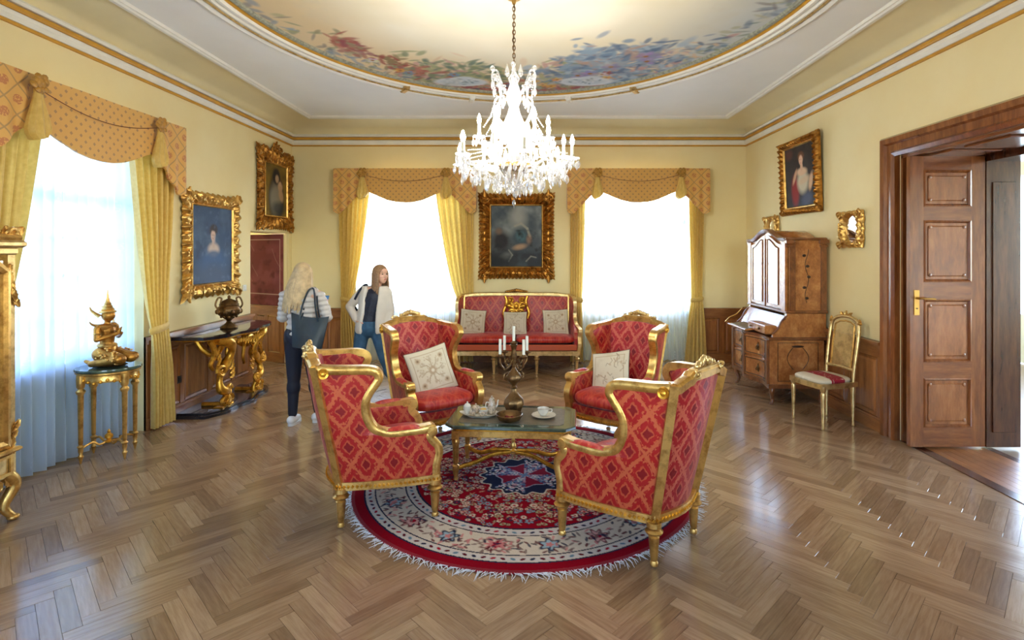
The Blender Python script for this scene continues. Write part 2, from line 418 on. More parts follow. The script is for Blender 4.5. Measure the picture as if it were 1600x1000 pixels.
def remesh(o, voxel=.01, smooth=4):
    m = o.modifiers.new('skin', 'REMESH'); m.mode = 'VOXEL'; m.voxel_size = voxel; m.use_smooth_shade = True
    if smooth: k = o.modifiers.new('relax', 'SMOOTH'); k.iterations = smooth; k.factor = .5
    return o
def spl(pts, n=8):
    """Catmull-Rom through points"""
    P = [Vector(p) for p in pts]; out = []
    for i in range(len(P)-1):
        a = P[max(i-1, 0)]; b = P[i]; c = P[i+1]; d = P[min(i+2, len(P)-1)]
        for k in range(n):
            t = k/n; out.append(.5*((2*b)+(c-a)*t+(2*a-5*b+4*c-d)*t*t+(3*b-a-3*c+d)*t**3))
    out.append(P[-1]); return out
def lerp(a, b, t): return a+(b-a)*t
def sm(t): t = max(0, min(1, t)); return t*t*(3-2*t)
def interp(x, xs, ys): return float(np.interp(x, xs, ys))
# ================================================================== SETTING
XL, XR, YB, YF, ZC = -3.72, 3.38, 8.5, -.6, 3.72
OUTX, OUTY = XL-.42, YB+.42
def wall_holes(name, axis, pos, thick, a0, a1, z0, z1, holes, mat='wall'):
    """axis 'x': wall plane at x=pos running in y; thick signed outwards; holes (a0,a1,z0,z1)"""
    mb = MB(); cuts = sorted({a0, a1, *[h[0] for h in holes], *[h[1] for h in holes]})
    for i in range(len(cuts)-1):
        p, q = cuts[i], cuts[i+1]; segs = [(z0, z1)]
        for h in holes:
            if h[0] <= p+1e-6 and h[1] >= q-1e-6:
                segs = [s2 for s1 in segs for s2 in ((s1[0], min(s1[1], h[2])), (max(s1[0], h[3]), s1[1])) if s2[1]-s2[0] > 1e-4]
        for (u, v) in segs:
            c = (pos+thick/2, (p+q)/2, (u+v)/2) if axis == 'x' else ((p+q)/2, pos+thick/2, (u+v)/2)
            d = (abs(thick), q-p, v-u) if axis == 'x' else (q-p, abs(thick), v-u)
            mb.box(c, d)
    return struct(mb.build(name, mat, smooth=False))
NL = (3.72, 5.24); NL2 = (.55, 2.07)                     # left window niches (y)
NB1 = (-2.72, -1.10); NB2 = (.80, 2.52)                  # back window niches (x)
JD = (7.24, 8.40, 2.0)                                   # jib door opening in the left wall
DR = (3.30, 4.97, 2.60)                                  # double door opening in the right wall
zt = 2.92
wl = wall_holes('wall_left', 'x', XL, -.42, YF, YB+.42, -.02, 3.9, [(NL[0], NL[1], -.02, zt), (NL2[0], NL2[1], -.02, zt), (JD[0], YB+.42, -.02, JD[2])])
MB().box((XL-.03, (JD[1]+YB)/2, 1.0), (.06, YB-JD[1], 2.04)).build('jamb', 'wall', wl, smooth=False)
wb = wall_holes('wall_back', 'y', YB, .42, XL, XR, -.02, 3.9, [(NB1[0], NB1[1], -.02, zt), (NB2[0], NB2[1], -.02, zt)])
wr = wall_holes('wall_right', 'x', XR, .62, YF, YB+.42, -.02, 3.9, [(DR[0], DR[1], -.02, DR[2])])
FILL1, FILL2 = (-2.7, -1.1), (.8, 2.4)  # unseen openings behind the camera, added to brighten the room
wf = wall_holes('wall_front', 'y', YF, -.2, XL-.42, XR+.62, -.02, 3.9, [(*FILL1, .77, 2.92), (*FILL2, .77, 2.92)])
# window parapets and frames
def window(n, axis, cen, width, pos, out):
    """pos: coordinate of the parapet's inner face"""
    r = MB(); w2 = width/2
    T = (lambda u, d, z: (pos+out*d, cen+u, z)) if axis == 'x' else (lambda u, d, z: (cen+u, pos+out*d, z))
    D = (lambda du, dd, dz: (dd, du, dz)) if axis == 'x' else (lambda du, dd, dz: (du, dd, dz))
    par = MB().box(T(0, .1, .37), D(width, .2, .78)); root = struct(par.build('window_%d' % n, 'wall', smooth=False))
    MB().box(T(0, .06, .775), D(width, .28, .035), bev=.006).build('window_sill', 'white_paint', root)
    fr = MB()
    for (u, z, du, dz) in ((-w2+.035, 1.85, .07, 2.14), (w2-.035, 1.85, .07, 2.14), (0, .83, width, .08), (0, 2.88, width, .08)):
        fr.box(T(u, .12, z), D(du, .07, dz))
    fr.box(T(0, .12, 2.2), D(width, .07, .09)); fr.box(T(0, .12, 1.85), D(.10, .07, 2.1))
    fr.build('window_frame', 'white_paint', root, smooth=False)
    for s in (-1, 1):
        sash = MB()
        for z in (1.18, 1.52, 1.85): sash.box(T(s*w2/2, .12, z), D(w2-.1, .03, .028))
        sash.box(T(s*w2/2, .12, 2.52), D(.03, .03, .6))
        so = sash.build('sash_bar', 'white_paint', root, smooth=False)
        for (za, zb) in ((.87, 2.155), (2.245, 2.84)):
            MB().box(T(s*(w2+.05-.07+.0)/2+s*.0, .125, (za+zb)/2), D(w2-.12, .006, zb-za)).build('pane', 'pane', so, smooth=False)
    return root
window(1, 'x', sum(NL)/2, NL[1]-NL[0], XL-.24, -1)
window(2, 'x', sum(NL2)/2, NL2[1]-NL2[0], XL-.24, -1)
window(3, 'y', sum(NB1)/2, NB1[1]-NB1[0], YB+.22, 1)
window(4, 'y', sum(NB2)/2, NB2[1]-NB2[0], YB+.22, 1)
for i, (c, ry) in enumerate(((sum(NL)/2, 0), (sum(NL2)/2, 0))): portal('window_portal', (XL-.5, c, 1.85), (0, -PI/2, 0), 2.1, 1.5)
for i, c in enumerate((sum(NB1)/2, sum(NB2)/2)): portal('window_portal', (c, YB+.5, 1.85), (-PI/2, 0, 0), 1.6, 2.1)
for n_, (a_, b_) in ((5, FILL1), (6, FILL2)):
    fill_win = MB(); c_ = (a_+b_)/2
    for (x, z, dx, dz) in ((a_+.04, 1.85, .08, 2.15), (b_-.04, 1.85, .08, 2.15), (c_, .81, b_-a_, .08), (c_, 2.88, b_-a_, .08), (c_, 2.2, b_-a_, .07), (c_, 1.85, .08, 2.15)): fill_win.box((x, YF-.12, z), (dx, .06, dz))
    fill_win = struct(fill_win.build('window_%d' % n_, 'white_paint', smooth=False)); MB().box((c_, YF-.12, 1.85), (b_-a_-.1, .006, 2.1)).build('pane', 'pane', fill_win, smooth=False)  # added fill window, out of view, lets in extra daylight
    portal('window_portal', (c_, YF-.3, 1.85), (PI/2, 0, 0), 1.6, 2.15)
portal('window_portal', (7.6+.35, 6.9, 1.85), (0, PI/2, 0), 2.15, 3.4)
g = MB().box((0, 4, -5.1), (160, 160, .2)).build('ground_outside', 'outside', smooth=False); struct(g)

# floor ------------------------------------------------------------
fl = struct(MB().box(((XL+XR)/2, (YF+YB)/2, -.028), (XR-XL+.8, YB-YF+.8, .03)).build('floor', 'underfloor', smooth=False))
W, L = .0735, .441; q2 = math.sqrt(.5)
def plank_pts(o, d):  # o corner, d=+1: direction (1,1), d=-1: direction (-1,1)
    e = Vector((q2, q2)) if d > 0 else Vector((q2, -q2)); f = Vector((-q2, q2)) if d > 0 else Vector((q2, q2))
    return e, f
def clip(poly, a, b, keep):   # keep points where a*x+b*y <= keep
    out = []
    for i in range(len(poly)):
        p, q = poly[i], poly[(i+1) % len(poly)]; fp = a*p[0]+b*p[1]-keep; fq = a*q[0]+b*q[1]-keep
        if fp <= 0: out.append(p)
        if fp*fq < 0: t = fp/(fp-fq); out.append(tuple(p[k]+(q[k]-p[k])*t for k in range(len(p))))
    return out
gap = .0006
cells = []
for i in range(-10, 11):
    for j in range(-45, 85):
        # herringbone lattice in rotated frame (r, s): horizontal plank at (0,0)-(L,W), vertical at (-W... ) standard tiling
        for kind in (0, 1):
            ox = j*W+i*L; oy = j*W-i*L
            if kind == 0: rx0, ry0, rx1, ry1 = ox, oy, ox+L, oy+W
            else: rx0, ry0, rx1, ry1 = ox, oy+W, ox+W, oy+W+L
            cells.append((kind, rx0+gap, ry0+gap, rx1-gap, ry1-gap))
plist = []
for kind, x0, y0, x1, y1 in cells:
    pts = []
    for (x, y) in ((x0, y0), (x1, y0), (x1, y1), (x0, y1)):
        X = (x-y)*q2; Y = (x+y)*q2; u, v = (x-x0, y-y0) if kind == 0 else (y-y0, x-x0); pts.append((X-.2, Y+2.0, u, v))
    full = pts
    for a, b, k in ((-1, 0, -(XL-.42)), (1, 0, XR), (0, -1, -YF), (0, 1, YB+.22)):
        if pts: pts = clip(pts, a, b, k)
    if len(pts) < 3: continue
    cx = sum(p[0] for p in pts)/len(pts); cy = sum(p[1] for p in pts)/len(pts)
    whole = len(pts) == 4 and all(abs(full[k][0]-pts[k][0]) < 1e-6 for k in range(4))
    px = 800+28+850*cx/max(cy, .1); py = 391+1479/max(cy, .1)
    vis = whole and cy > 2.3 and 0 < px < 1600 and py < 1010 and ((cx+.04)**2+(cy-4.18)**2) > 1.2**2
    plist.append((cy if vis else 1e9, cx, cy, pts, kind))
plist.sort(key=lambda p: p[0])
def plank_geo(pts, tx, ty, cx, cy, lift):
    n = len(pts); ch = .0012; top = []; 
    for p in pts:
        dx, dy = cx-p[0], cy-p[1]; k = ch/max(.02, math.hypot(dx, dy))
        top.append((p[0]+dx*k, p[1]+dy*k, lift+(p[0]-cx)*tx+(p[1]-cy)*ty, p[2], p[3]))
    vs = [(p[0], p[1], -.014) for p in pts]+[(p[0], p[1], t[2]-.0009) for p, t in zip(pts, top)]+[t[:3] for t in top]
    uv = [p[2:4] for p in pts]*2+[t[3:5] for t in top]
    fs = [tuple(range(2*n, 3*n))]
    for a in (0, n):
        for i in range(n): j = (i+1) % n; fs.append((a+i, a+j, a+n+j, a+n+i))
    if sum(pts[i][0]*pts[(i+1) % n][1]-pts[(i+1) % n][0]*pts[i][1] for i in range(n)) < 0: fs = [f[::-1] for f in fs]
    return vs, fs, uv
def tone_attr(me, cols):
    a = me.color_attributes.new('tone', 'FLOAT_COLOR', 'POINT'); a.data.foreach_set('color', np.array(cols, np.float32).ravel())
def tn(): return (min(1, max(0, R.gauss(.5, .24))), R.random(), R.random(), 1)
variants = {0: [], 1: []}
for kind in (0, 1):
    for k in range(16):
        hw = W/2-gap; hl = L/2-gap
        ps = []
        for (u, v) in ((-hl, -hw), (hl, -hw), (hl, hw), (-hl, hw)):
            x, y = (u, v) if kind == 0 else (v, u); ps.append(((x-y)*q2, (x+y)*q2, u+hl, v+hw))
        vs, fs, uv = plank_geo(ps, R.gauss(0, .0022), R.gauss(0, .0022), 0, 0, 0)
        mb = MB().add(vs, fs, uv); me_o = mb.build('plank', 'parquet', fl, smooth=False); tone_attr(me_o.data, [tn()]*len(vs)); variants[kind].append(me_o)
used = {id(o): 0 for k in variants for o in variants[k]}
cnt = 0; rest = MB(); rcol = []
for (key, cx, cy, pts, kind) in plist:
    if key < 1e8 and cnt < 300:
        src = R.choice(variants[kind])
        if used[id(src)] == 0: o = src; used[id(src)] = 1
        else: o = src.copy(); COL.objects.link(o); o.parent = fl
        o.location = (cx, cy, R.gauss(0, .0001)); cnt += 1
    else:
        vs, fs, uv = plank_geo(pts, R.gauss(0, .0022), R.gauss(0, .0022), cx, cy, R.gauss(0, .0001)); rest.add(vs, fs, uv); rcol += [tn()]*len(vs)
for k in variants:
    for o in variants[k]:
        if used[id(o)] == 0: bpy.data.objects.remove(o)
ro = rest.build('parquet_planks', 'parquet', fl, smooth=False); tone_attr(ro.data, rcol); ro['kind'] = 'stuff'
# doorway floor: straight boards in the reveal and the next room
thr = MB().box((XR+.015, (DR[0]+DR[1])/2, -.001), (.03, DR[1]-DR[0], .012)); thr.build('threshold_strip', 'dark_wood', fl, smooth=False)
for k in range(9):
    MB().box((XR+.03+.0735*(k+.5), (DR[0]+DR[1])/2, -.006), (.0715, DR[1]-DR[0], .012)).build('threshold_board', M['dark_wood'] if k in (0, 8) else M['wains_h'], fl, smooth=False)

# wainscot ---------------------------------------------------------
def wainscot(name, P, Q, nrm, h=.86, pw=.52, tagk=True):
    """panelled dado from P to Q (xy), face towards nrm"""
    P = Vector((*P, 0)); Q = Vector((*Q, 0)); d = (Q-P); Ln = d.length; d.normalize(); n = Vector((*nrm, 0))
    ang = math.atan2(d.y, d.x)
    def B(mb, u, z, du, dz, t, off=0): mb.box(P+d*u+n*(off+t/2)+Vector((0, 0, z)), (du, t, dz), (0, 0, ang))
    back = MB(); B(back, Ln/2, h/2, Ln, h, .02); root = struct(back.build(name, 'wains', smooth=False))
    rail = MB(); B(rail, Ln/2, h-.015, Ln, .03, .075); B(rail, Ln/2, h-.05, Ln, .04, .05); B(rail, Ln/2, h-.11, Ln, .08, .034)
    rail.build('dado_rail', 'wains_h', root, smooth=False)
    base = MB(); B(base, Ln/2, .055, Ln, .11, .05); B(base, Ln/2, .12, Ln, .02, .04); base.build('skirting', 'wains_h', root, smooth=False)
    k = max(1, round(Ln/pw)); cw = Ln/k
    for i in range(k):
        st = MB(); B(st, cw*i+.035, (h+.13)/2-.075, .07, h-.28, .034)
        if i == k-1: B(st, Ln-.035, (h+.13)/2-.075, .07, h-.28, .034)
        st.build('stile', 'wains', root, smooth=False)
        u0 = cw*i+.07; u1 = cw*(i+1)-(.07 if i == k-1 else 0); z0, z1 = .13, h-.15; bw = .035
        mb = MB(); pts = []
        for (e, t) in ((.006, .022), (bw*.4, .034), (bw, .026), (bw+.02, .038)):
            pts += [P+d*(u0+e)+n*t+Vector((0, 0, z0+e)), P+d*(u1-e)+n*t+Vector((0, 0, z0+e)), P+d*(u1-e)+n*t+Vector((0, 0, z1-e)), P+d*(u0+e)+n*t+Vector((0, 0, z1-e))]
        fs = [(12, 13, 14, 15)]
        for a in (0, 4, 8):
            for b in range(4): c = (b+1) % 4; fs.append((a+b, a+c, a+4+c, a+4+b))
        mb.add(pts, fs); mb.build('panel', 'wains', root, smooth=False)
    return root
wainscot('baseboard_left', (XL, NL[1]+.0), (XL, JD[0]-.02), (1, 0), .90)
wainscot('baseboard_left_near', (XL, NL2[1]), (XL, NL[0]), (1, 0), .90)
wainscot('baseboard_back_left', (XL, YB), (NB1[0], YB), (0, -1), .84, .45)
wainscot('baseboard_back_middle', (NB1[1], YB), (NB2[0], YB), (0, -1), .84, .48)
wainscot('baseboard_back_right', (NB2[1], YB), (XR, YB), (0, -1), .84, .43)
wainscot('baseboard_right', (XR, DR[1]+.2), (XR, YB-.04), (-1, 0), .86, .55)
wainscot('baseboard_right_near', (XR, YF), (XR, DR[0]-.2), (-1, 0), .86, .55)
# trims: cornice around the room
def ring(z, inset): return [(XL+inset, YF+inset, z), (XR-inset, YF+inset, z), (XR-inset, YB-inset, z), (XL+inset, YB-inset, z)]
def rring(name, z, prof, mat, inset=0):
    mb = MB().sweep(ring(z, inset), prof, (0, 0, 1), closed=True); return struct(mb.build(name, mat, smooth=False))
# side vector for this loop points outwards (t x z), so a<0 is into the room
rring('trim_1', 3.36, [(.0, 0), (-.018, 0), (-.018, .022), (0, .022)], 'ochre_trim')
rring('trim_2', 3.382, [(0, 0), (-.03, 0), (-.055, .03), (-.055, .06), (-.03, .075), (0, .075)], 'white_trim')
rring('trim_3', 3.457, [(0, 0), (-.04, 0), (-.05, .012), (-.05, .036), (-.03, .045), (0, .045)], 'ochre_trim')
rring('trim_4', 3.502, [(0, 0), (-.06, 0), (-.075, .02), (-.06, .04), (0, .04)], 'white_trim')
cv = MB(); N = 10; loops = []
for k in range(N+1):
    a = k/N*PI/2; ins = .44*(1-math.cos(a)); z = 3.54+.18*math.sin(a); loops.append(ring(z, ins))
vs = [p for l in loops for p in l]; fs = []
for k in range(N):
    for i in range(4): j = (i+1) % 4; fs.append((4*k+i, 4*k+4+i, 4*k+4+j, 4*k+j))
cv.add(vs, fs); struct(cv.build('trim_5', 'cove'))
rring('trim_6', 3.685, [(.02, .035), (.02, .012), (0, 0), (-.03, 0), (-.045, .012), (-.06, .012), (-.07, .035)], 'white_trim', .44)
# ceiling with the oval opening
OC = Vector((-.10, 4.3, 0)); OA, OB = 2.50, 2.92
ii = .44; n = 128; vs = []; fs = []
rx0, rx1, ry0, ry1 = XL+ii, XR-ii, YF+ii, YB-ii
for k in range(n):
    a = 2*PI*k/n; c, s = math.cos(a), math.sin(a)
    t = min(((rx1 if c > 0 else rx0)-OC.x)/c if abs(c) > 1e-6 else 1e9, ((ry1 if s > 0 else ry0)-OC.y)/s if abs(s) > 1e-6 else 1e9)
    vs.append((OC.x+OA*c, OC.y+OB*s, ZC)); vs.append((OC.x+c*t, OC.y+s*t, ZC))
cornk = [math.atan2(y-OC.y, x-OC.x) % (2*PI) for x, y in ((rx1, ry1), (rx0, ry1), (rx0, ry0), (rx1, ry0))]
for (x, y), a in zip(((rx1, ry1), (rx0, ry1), (rx0, ry0), (rx1, ry0)), cornk): k = round(a/(2*PI)*n) % n; vs[2*k+1] = (x, y, ZC)
for k in range(n): j = (k+1) % n; fs.append((2*k, 2*j, 2*j+1, 2*k+1))
ce = struct(MB().add(vs, fs).build('ceiling', 'ceil', smooth=False))
MB().box(((XL+XR)/2, (YF+YB)/2, 3.95), (XR-XL+.8, YB-YF+.8, .06)).build('ceiling_slab', 'ceil', ce, smooth=False)
def oval(name, prof, mat, a0=0, parent=None):
    pts = []; nr = []
    for k in range(160):
        a = 2*PI*k/160; pts.append((OC.x+(OA-a0)*math.cos(a), OC.y+(OB-a0)*math.sin(a), ZC))
    mb = MB().sweep(pts, prof, (0, 0, 1), closed=True); return mb.build(name, mat, parent)
om = struct(oval('trim_7', [(.03, .01), (.03, -.02), (.0, -.035), (-.035, -.02), (-.035, -.008), (-.075, -.008), (-.09, .02), (-.09, .06), (-.06, .1), (.03, .1)], 'white_trim'))
oval('gilt_line', [(.0, -.036), (-.008, -.036), (-.008, -.018), (0, -.018)], 'gold_pale', .062, om)
oval('inner_fillet', [(0, .0), (-.03, .0), (-.045, .02), (-.045, .05), (0, .08)], 'white_trim', .105, om)
oval('gilt_line', [(0, .02), (-.01, .02), (-.01, .05), (0, .05)], 'ochre_trim', .15, om)
lb = oval('leaf_band', [(0, .05), (-.02, .035), (-.05, .04), (-.06, .06), (-.06, .09), (0, .1)], 'grey_trim', .158, om)
for a in (PI/2+.62, PI/2-.60, PI/2+.27, PI/2-.25, -PI/2+.6, -PI/2-.6):
    p = (OC.x+(OA-.05)*math.cos(a), OC.y+(OB-.05)*math.sin(a), ZC-.01); rz = math.atan2(OB*math.sin(a), OA*math.cos(a))
    MB().box(p, (.17, .07, .07), (0, 0, rz), bev=.012).build('moulding_block', 'gold_pale' if abs(abs(a-PI/2)-.6) < .1 else 'white_trim', om)

# fresco ------------------------------------------------------------
class Canvas:
    def __init__(s, nx, ny, asp, base, seed=1):
        s.nx, s.ny = nx, ny; s.rng = np.random.default_rng(seed)
        s.X, s.Y = np.meshgrid(np.linspace(0, asp, nx), np.linspace(1, 0, ny)); s.a = np.ones((ny, nx, 3))*np.array(S(*base)[:3]); s.asp = asp
    def noise(s, f, oct=4):
        out = np.zeros((s.ny, s.nx)); amp = 1; tot = 0
        for o in range(oct):
            kx, ky = int(f*s.asp*2**o)+3, int(f*2**o)+3; g = s.rng.random((ky, kx))
            xs = s.X/s.asp*(kx-2); ys = s.Y*(ky-2); xi = np.clip(xs.astype(int), 0, kx-2); yi = np.clip(ys.astype(int), 0, ky-2); fx = xs-xi; fy = ys-yi
            fx = fx*fx*(3-2*fx); fy = fy*fy*(3-2*fy)
            out += amp*((g[yi, xi]*(1-fx)+g[yi, xi+1]*fx)*(1-fy)+(g[yi+1, xi]*(1-fx)+g[yi+1, xi+1]*fx)*fy); tot += amp; amp *= .5
        return out/tot
    def lay(s, mask, col):
        m = np.clip(mask, 0, 1)[..., None]; s.a = s.a*(1-m)+np.array(S(*col)[:3])*m
    def ell(s, cx, cy, rx, ry, col, soft=.15, rot=0, op=1.0, wob=None):
        if wob is None and soft <= .6:
            q_ = max(rx, ry)*(1+soft)*1.05; i0 = max(0, int((cx-q_)/s.asp*(s.nx-1))); i1 = min(s.nx, int((cx+q_)/s.asp*(s.nx-1))+2); j0 = max(0, int((1-cy-q_)*(s.ny-1))); j1 = min(s.ny, int((1-cy+q_)*(s.ny-1))+2)
            if i1 <= i0 or j1 <= j0: return
            c, n = math.cos(rot), math.sin(rot); dx = s.X[j0:j1, i0:i1]-cx; dy = s.Y[j0:j1, i0:i1]-cy; u = (dx*c+dy*n)/rx; v = (-dx*n+dy*c)/ry
            m = (np.clip((1+soft-np.sqrt(u*u+v*v))/(2*soft), 0, 1)*op)[..., None]; s.a[j0:j1, i0:i1] = s.a[j0:j1, i0:i1]*(1-m)+np.array(S(*col)[:3])*m; return
        c, n = math.cos(rot), math.sin(rot); dx = s.X-cx; dy = s.Y-cy; u = (dx*c+dy*n)/rx; v = (-dx*n+dy*c)/ry; d = np.sqrt(u*u+v*v)
        if wob is not None: d = d+wob
        s.lay(np.clip((1+soft-d)/(2*soft), 0, 1)*op, col)
    def line(s, pts, w, col, op=1):
        for (a, b) in zip(pts[:-1], pts[1:]):
            ax, ay = a; bx, by = b; dx, dy = bx-ax, by-ay; t = np.clip(((s.X-ax)*dx+(s.Y-ay)*dy)/(dx*dx+dy*dy+1e-9), 0, 1)
            d = np.hypot(s.X-ax-t*dx, s.Y-ay-t*dy); s.lay(np.clip(1.5-d/w, 0, 1)*op, col)
fc = Canvas(400, 460, 400/460, (226, 218, 192), 3)
n1, n2, n3 = fc.noise(3), fc.noise(4), fc.noise(9)
fc.lay((n1-.48)*5, (240, 232, 210)); fc.lay((n2-.55)*4*.8, (208, 210, 206)); fc.lay((n3-.5)*1.5, (226, 212, 172))
u = (fc.X/fc.asp-.5)*2; v = (fc.Y-.5)*2; rr = np.hypot(u, v); th = np.arctan2(v, u)
fc.lay(np.clip((rr-.55)*2.2, 0, .6)*np.clip(.5-u*2, 0, 1), (220, 182, 104)); fc.lay(np.clip((rr-.6)*2, 0, .6)*np.clip(u*2, 0, 1), (174, 188, 194))
rg = fc.rng
def spray(ang, r, sa, sr, n, cols, sz, op=.8):
    for k in range(n):
        a = ang+rg.normal()*sa; q = min(.965, r+rg.normal()*sr); x = (.5+.5*q*math.cos(a))*fc.asp; y = .5+.5*q*math.sin(a); c = cols[int(rg.integers(len(cols)))]
        fc.ell(x, y, sz*(.5+rg.random()), sz*(.2+.35*rg.random()), c, .35, rg.random()*PI, op)
def flower(ang, q, c, sz):
    x = (.5+.5*q*math.cos(ang))*fc.asp; y = .5+.5*q*math.sin(ang)
    for k in range(6): b = k*1.05+ang; fc.ell(x+sz*.6*math.cos(b), y+sz*.6*math.sin(b), sz*.6, sz*.35, tuple(int(w_*(.85+.25*rg.random())) if w_ < 200 else w_ for w_ in c), .35, b, .85)
    fc.ell(x, y, sz*.3, sz*.3, (150, 100, 50), .4)
greens = [(112, 128, 98), (140, 150, 112), (92, 116, 104), (166, 166, 120)]; blues = [(108, 134, 160), (136, 158, 176), (84, 108, 136), (168, 184, 194), (150, 160, 170)]; reds = [(164, 84, 70), (184, 110, 92), (150, 76, 80), (150, 140, 104)]; pale = [(214, 186, 150), (196, 150, 140), (222, 200, 170)]
for base in (PI/2, -PI/2):
    spray(base, .93, .75, .03, 420, greens+blues[:3]+[(120, 110, 110)], .012, .6)
    spray(base+.36, .80, .18, .09, 330, greens+greens+pale, .016); spray(base-.34, .80, .16, .09, 330, greens+blues+pale, .016)
    spray(base-.62, .78, .18, .11, 560, blues+blues+[(180, 150, 130)], .017); spray(base-.9, .88, .13, .04, 120, blues+pale, .012)
    spray(base+.62, .86, .08, .03, 40, greens[:2]+reds, .014); spray(base+.80, .82, .05, .03, 40, [(156, 60, 50), (140, 120, 80)], .012); spray(base+1.05, .84, .08, .03, 70, reds, .012)
    spray(base+.2, .95, .12, .02, 90, reds+[(90, 80, 100)], .010); spray(base-.2, .95, .12, .02, 80, reds+[(150, 120, 90)], .010)
    for k in range(30): a = base+rg.normal()*.45; flower(a, .80+.12*rg.random(), [(214, 160, 70), (190, 120, 100), (206, 196, 186), (120, 140, 170), (170, 80, 70)][int(rg.integers(5))], .012)
    for k in range(8): a = base-.7+rg.normal()*.2; q = .76+.06*rg.random(); flower(a, q, (150, 140, 170), .018)
    for da in (.36, -.38):
        a = base+da; x = (.5+.5*.89*math.cos(a))*fc.asp; y = .5+.5*.89*math.sin(a)
        fc.ell(x, y, .060, .030, (214, 218, 220), .12, 0); fc.ell(x, y, .046, .020, (172, 188, 198), .3, 0, .8); fc.ell(x+.01, y-.028, .02, .010, (196, 204, 208), .3)
        for q in range(26): fc.ell(x+rg.normal()*.022, y+rg.normal()*.010, .006, .003, [(110, 132, 142), (214, 218, 220)][q % 2], .4, rg.random()*3, .7)
fc.lay((fc.noise(30)-.55)*1.2*(rr > .7), (206, 196, 170))
fx, fy = OA-.16, OB-.16
vs = [(OC.x+(x/fc.asp-.5)*2*fx, OC.y+(y-.5)*2*fy, ZC+.06) for x, y in zip(fc.X.ravel(), fc.Y.ravel())]
m = rr <= 1.03; ok = m[:-1, :-1] & m[1:, :-1] & m[:-1, 1:] & m[1:, 1:]
jj, iix = np.nonzero(ok); base = jj*fc.nx+iix
fo = MB(); fo.v = vs; fo.f = [(int(b), int(b+1), int(b+fc.nx+1), int(b+fc.nx)) for b in base]
fr = fo.build('painted_medallion', 'fresco', ce, smooth=False); paintmesh(fr, fc.a.reshape(-1, 3))
# ================================================================== CURTAINS AND VALANCES
def frame_m(axis, cen, pos, sgn):
    """local: x along the wall, y into the room, z up"""
    if axis == 'x': return Matrix.Translation((pos, cen, 0)) @ Matrix.Rotation(-PI/2 if sgn > 0 else PI/2, 4, 'Z')
    return Matrix.Translation((cen, pos, 0)) @ Matrix.Rotation(PI, 4, 'Z')
def place(o, m): o.matrix_world = m; o.location = m.to_translation(); o.rotation_euler = m.to_euler(); return o
def make_sheer(m, hw, ztop, label, group='sheer curtains', seed=0, hang=.0, x0=None, x1=None, zb=.015):
    x0 = -hw if x0 is None else x0; x1 = hw if x1 is None else x1
    rr = random.Random(seed); ph = [rr.random()*6 for _ in range(6)]; nf = (x1-x0)/.105
    def fn(u, v):
        z = lerp(zb, ztop, v); x = lerp(x0, x1, u)
        f = math.sin(2*PI*nf*u+ph[0]+.6*math.sin(5*u+ph[1])+.5*math.sin(v*3+ph[2]+u*4))
        amp = .018+.022*(1-v)
        return (x+.012*math.cos(2*PI*nf*u*1.02+ph[3])*(1-v), hang+amp*f+.012*math.sin(2*PI*nf*.37*u+ph[4]+v*2)+.01*(1-v), z)
    mb = MB().grid(fn, int(nf*14), 14, lambda u, v: (lerp(x0, x1, u)*1.3, lerp(0, ztop, v)))
    mb.v = [tuple(m @ Vector(p)) for p in mb.v]
    return tag(mb.build('sheer_curtain', 'sheer_skytint' if 'left' in label and 'sofa' not in label else 'sheer', smooth=True, auto=False), label, 'curtain', group)
def drape_mb(side, xo, xi_top, xt0, xt1, xb0, xb1, ztop, ztie, zb=.02, y=.10, seed=0, nf=7):
    """side -1 left; xo: outer top x, xi_top inner; xt: at the tieback; xb: at the hem (outer, inner)"""
    rr = random.Random(seed); ph = [rr.random()*6 for _ in range(4)]
    def fn(u, v):
        z = lerp(zb, ztop, v)
        if z > ztie:
            t = (z-ztie)/(ztop-ztie); e = t**.85; a = lerp(xt0, xo, sm(t)*.6+t*.4); b = lerp(xt1, xi_top, e**.8)
            amp = lerp(.012, .035, min(1, t*2.2))
        else:
            t = (ztie-z)/(ztie-zb); a = lerp(xt0, xb0, t**.6); b = lerp(xt1, xb1, t**.6); amp = lerp(.012, .032, min(1, t*2.5))
        f = math.sin(2*PI*nf*u+ph[0]+.5*math.sin(v*2+ph[1]))+.35*math.sin(2*PI*nf*2.1*u+ph[2]+v*3)
        return (lerp(a, b, u), y+amp*f, z)
    return MB().grid(fn, nf*12, 26)
def make_drape(m, label, *a, ztie=.98, **k):
    mb = drape_mb(*a, ztie=ztie, **k); root = mb.build('drape', 'drape', smooth=True, auto=False); place(root, m)
    xt0, xt1 = a[3], a[4]; y = k.get('y', .10); xm = (xt0+xt1)/2; rx = abs(xt1-xt0)/2+.012
    tb = MB().sweep([(xm+rx*math.cos(t*2*PI/24), y+.028*math.sin(t*2*PI/24), ztie+.015*math.cos(t*2*PI/24)*a[0]) for t in range(24)], [(-.004, -.035), (.006, -.025), (.01, 0), (.006, .025), (-.004, .035)], (0, 0, 1), closed=True)
    tb.build('tieback', 'drape', root); return tag(root, label, 'drape', 'yellow drapes')
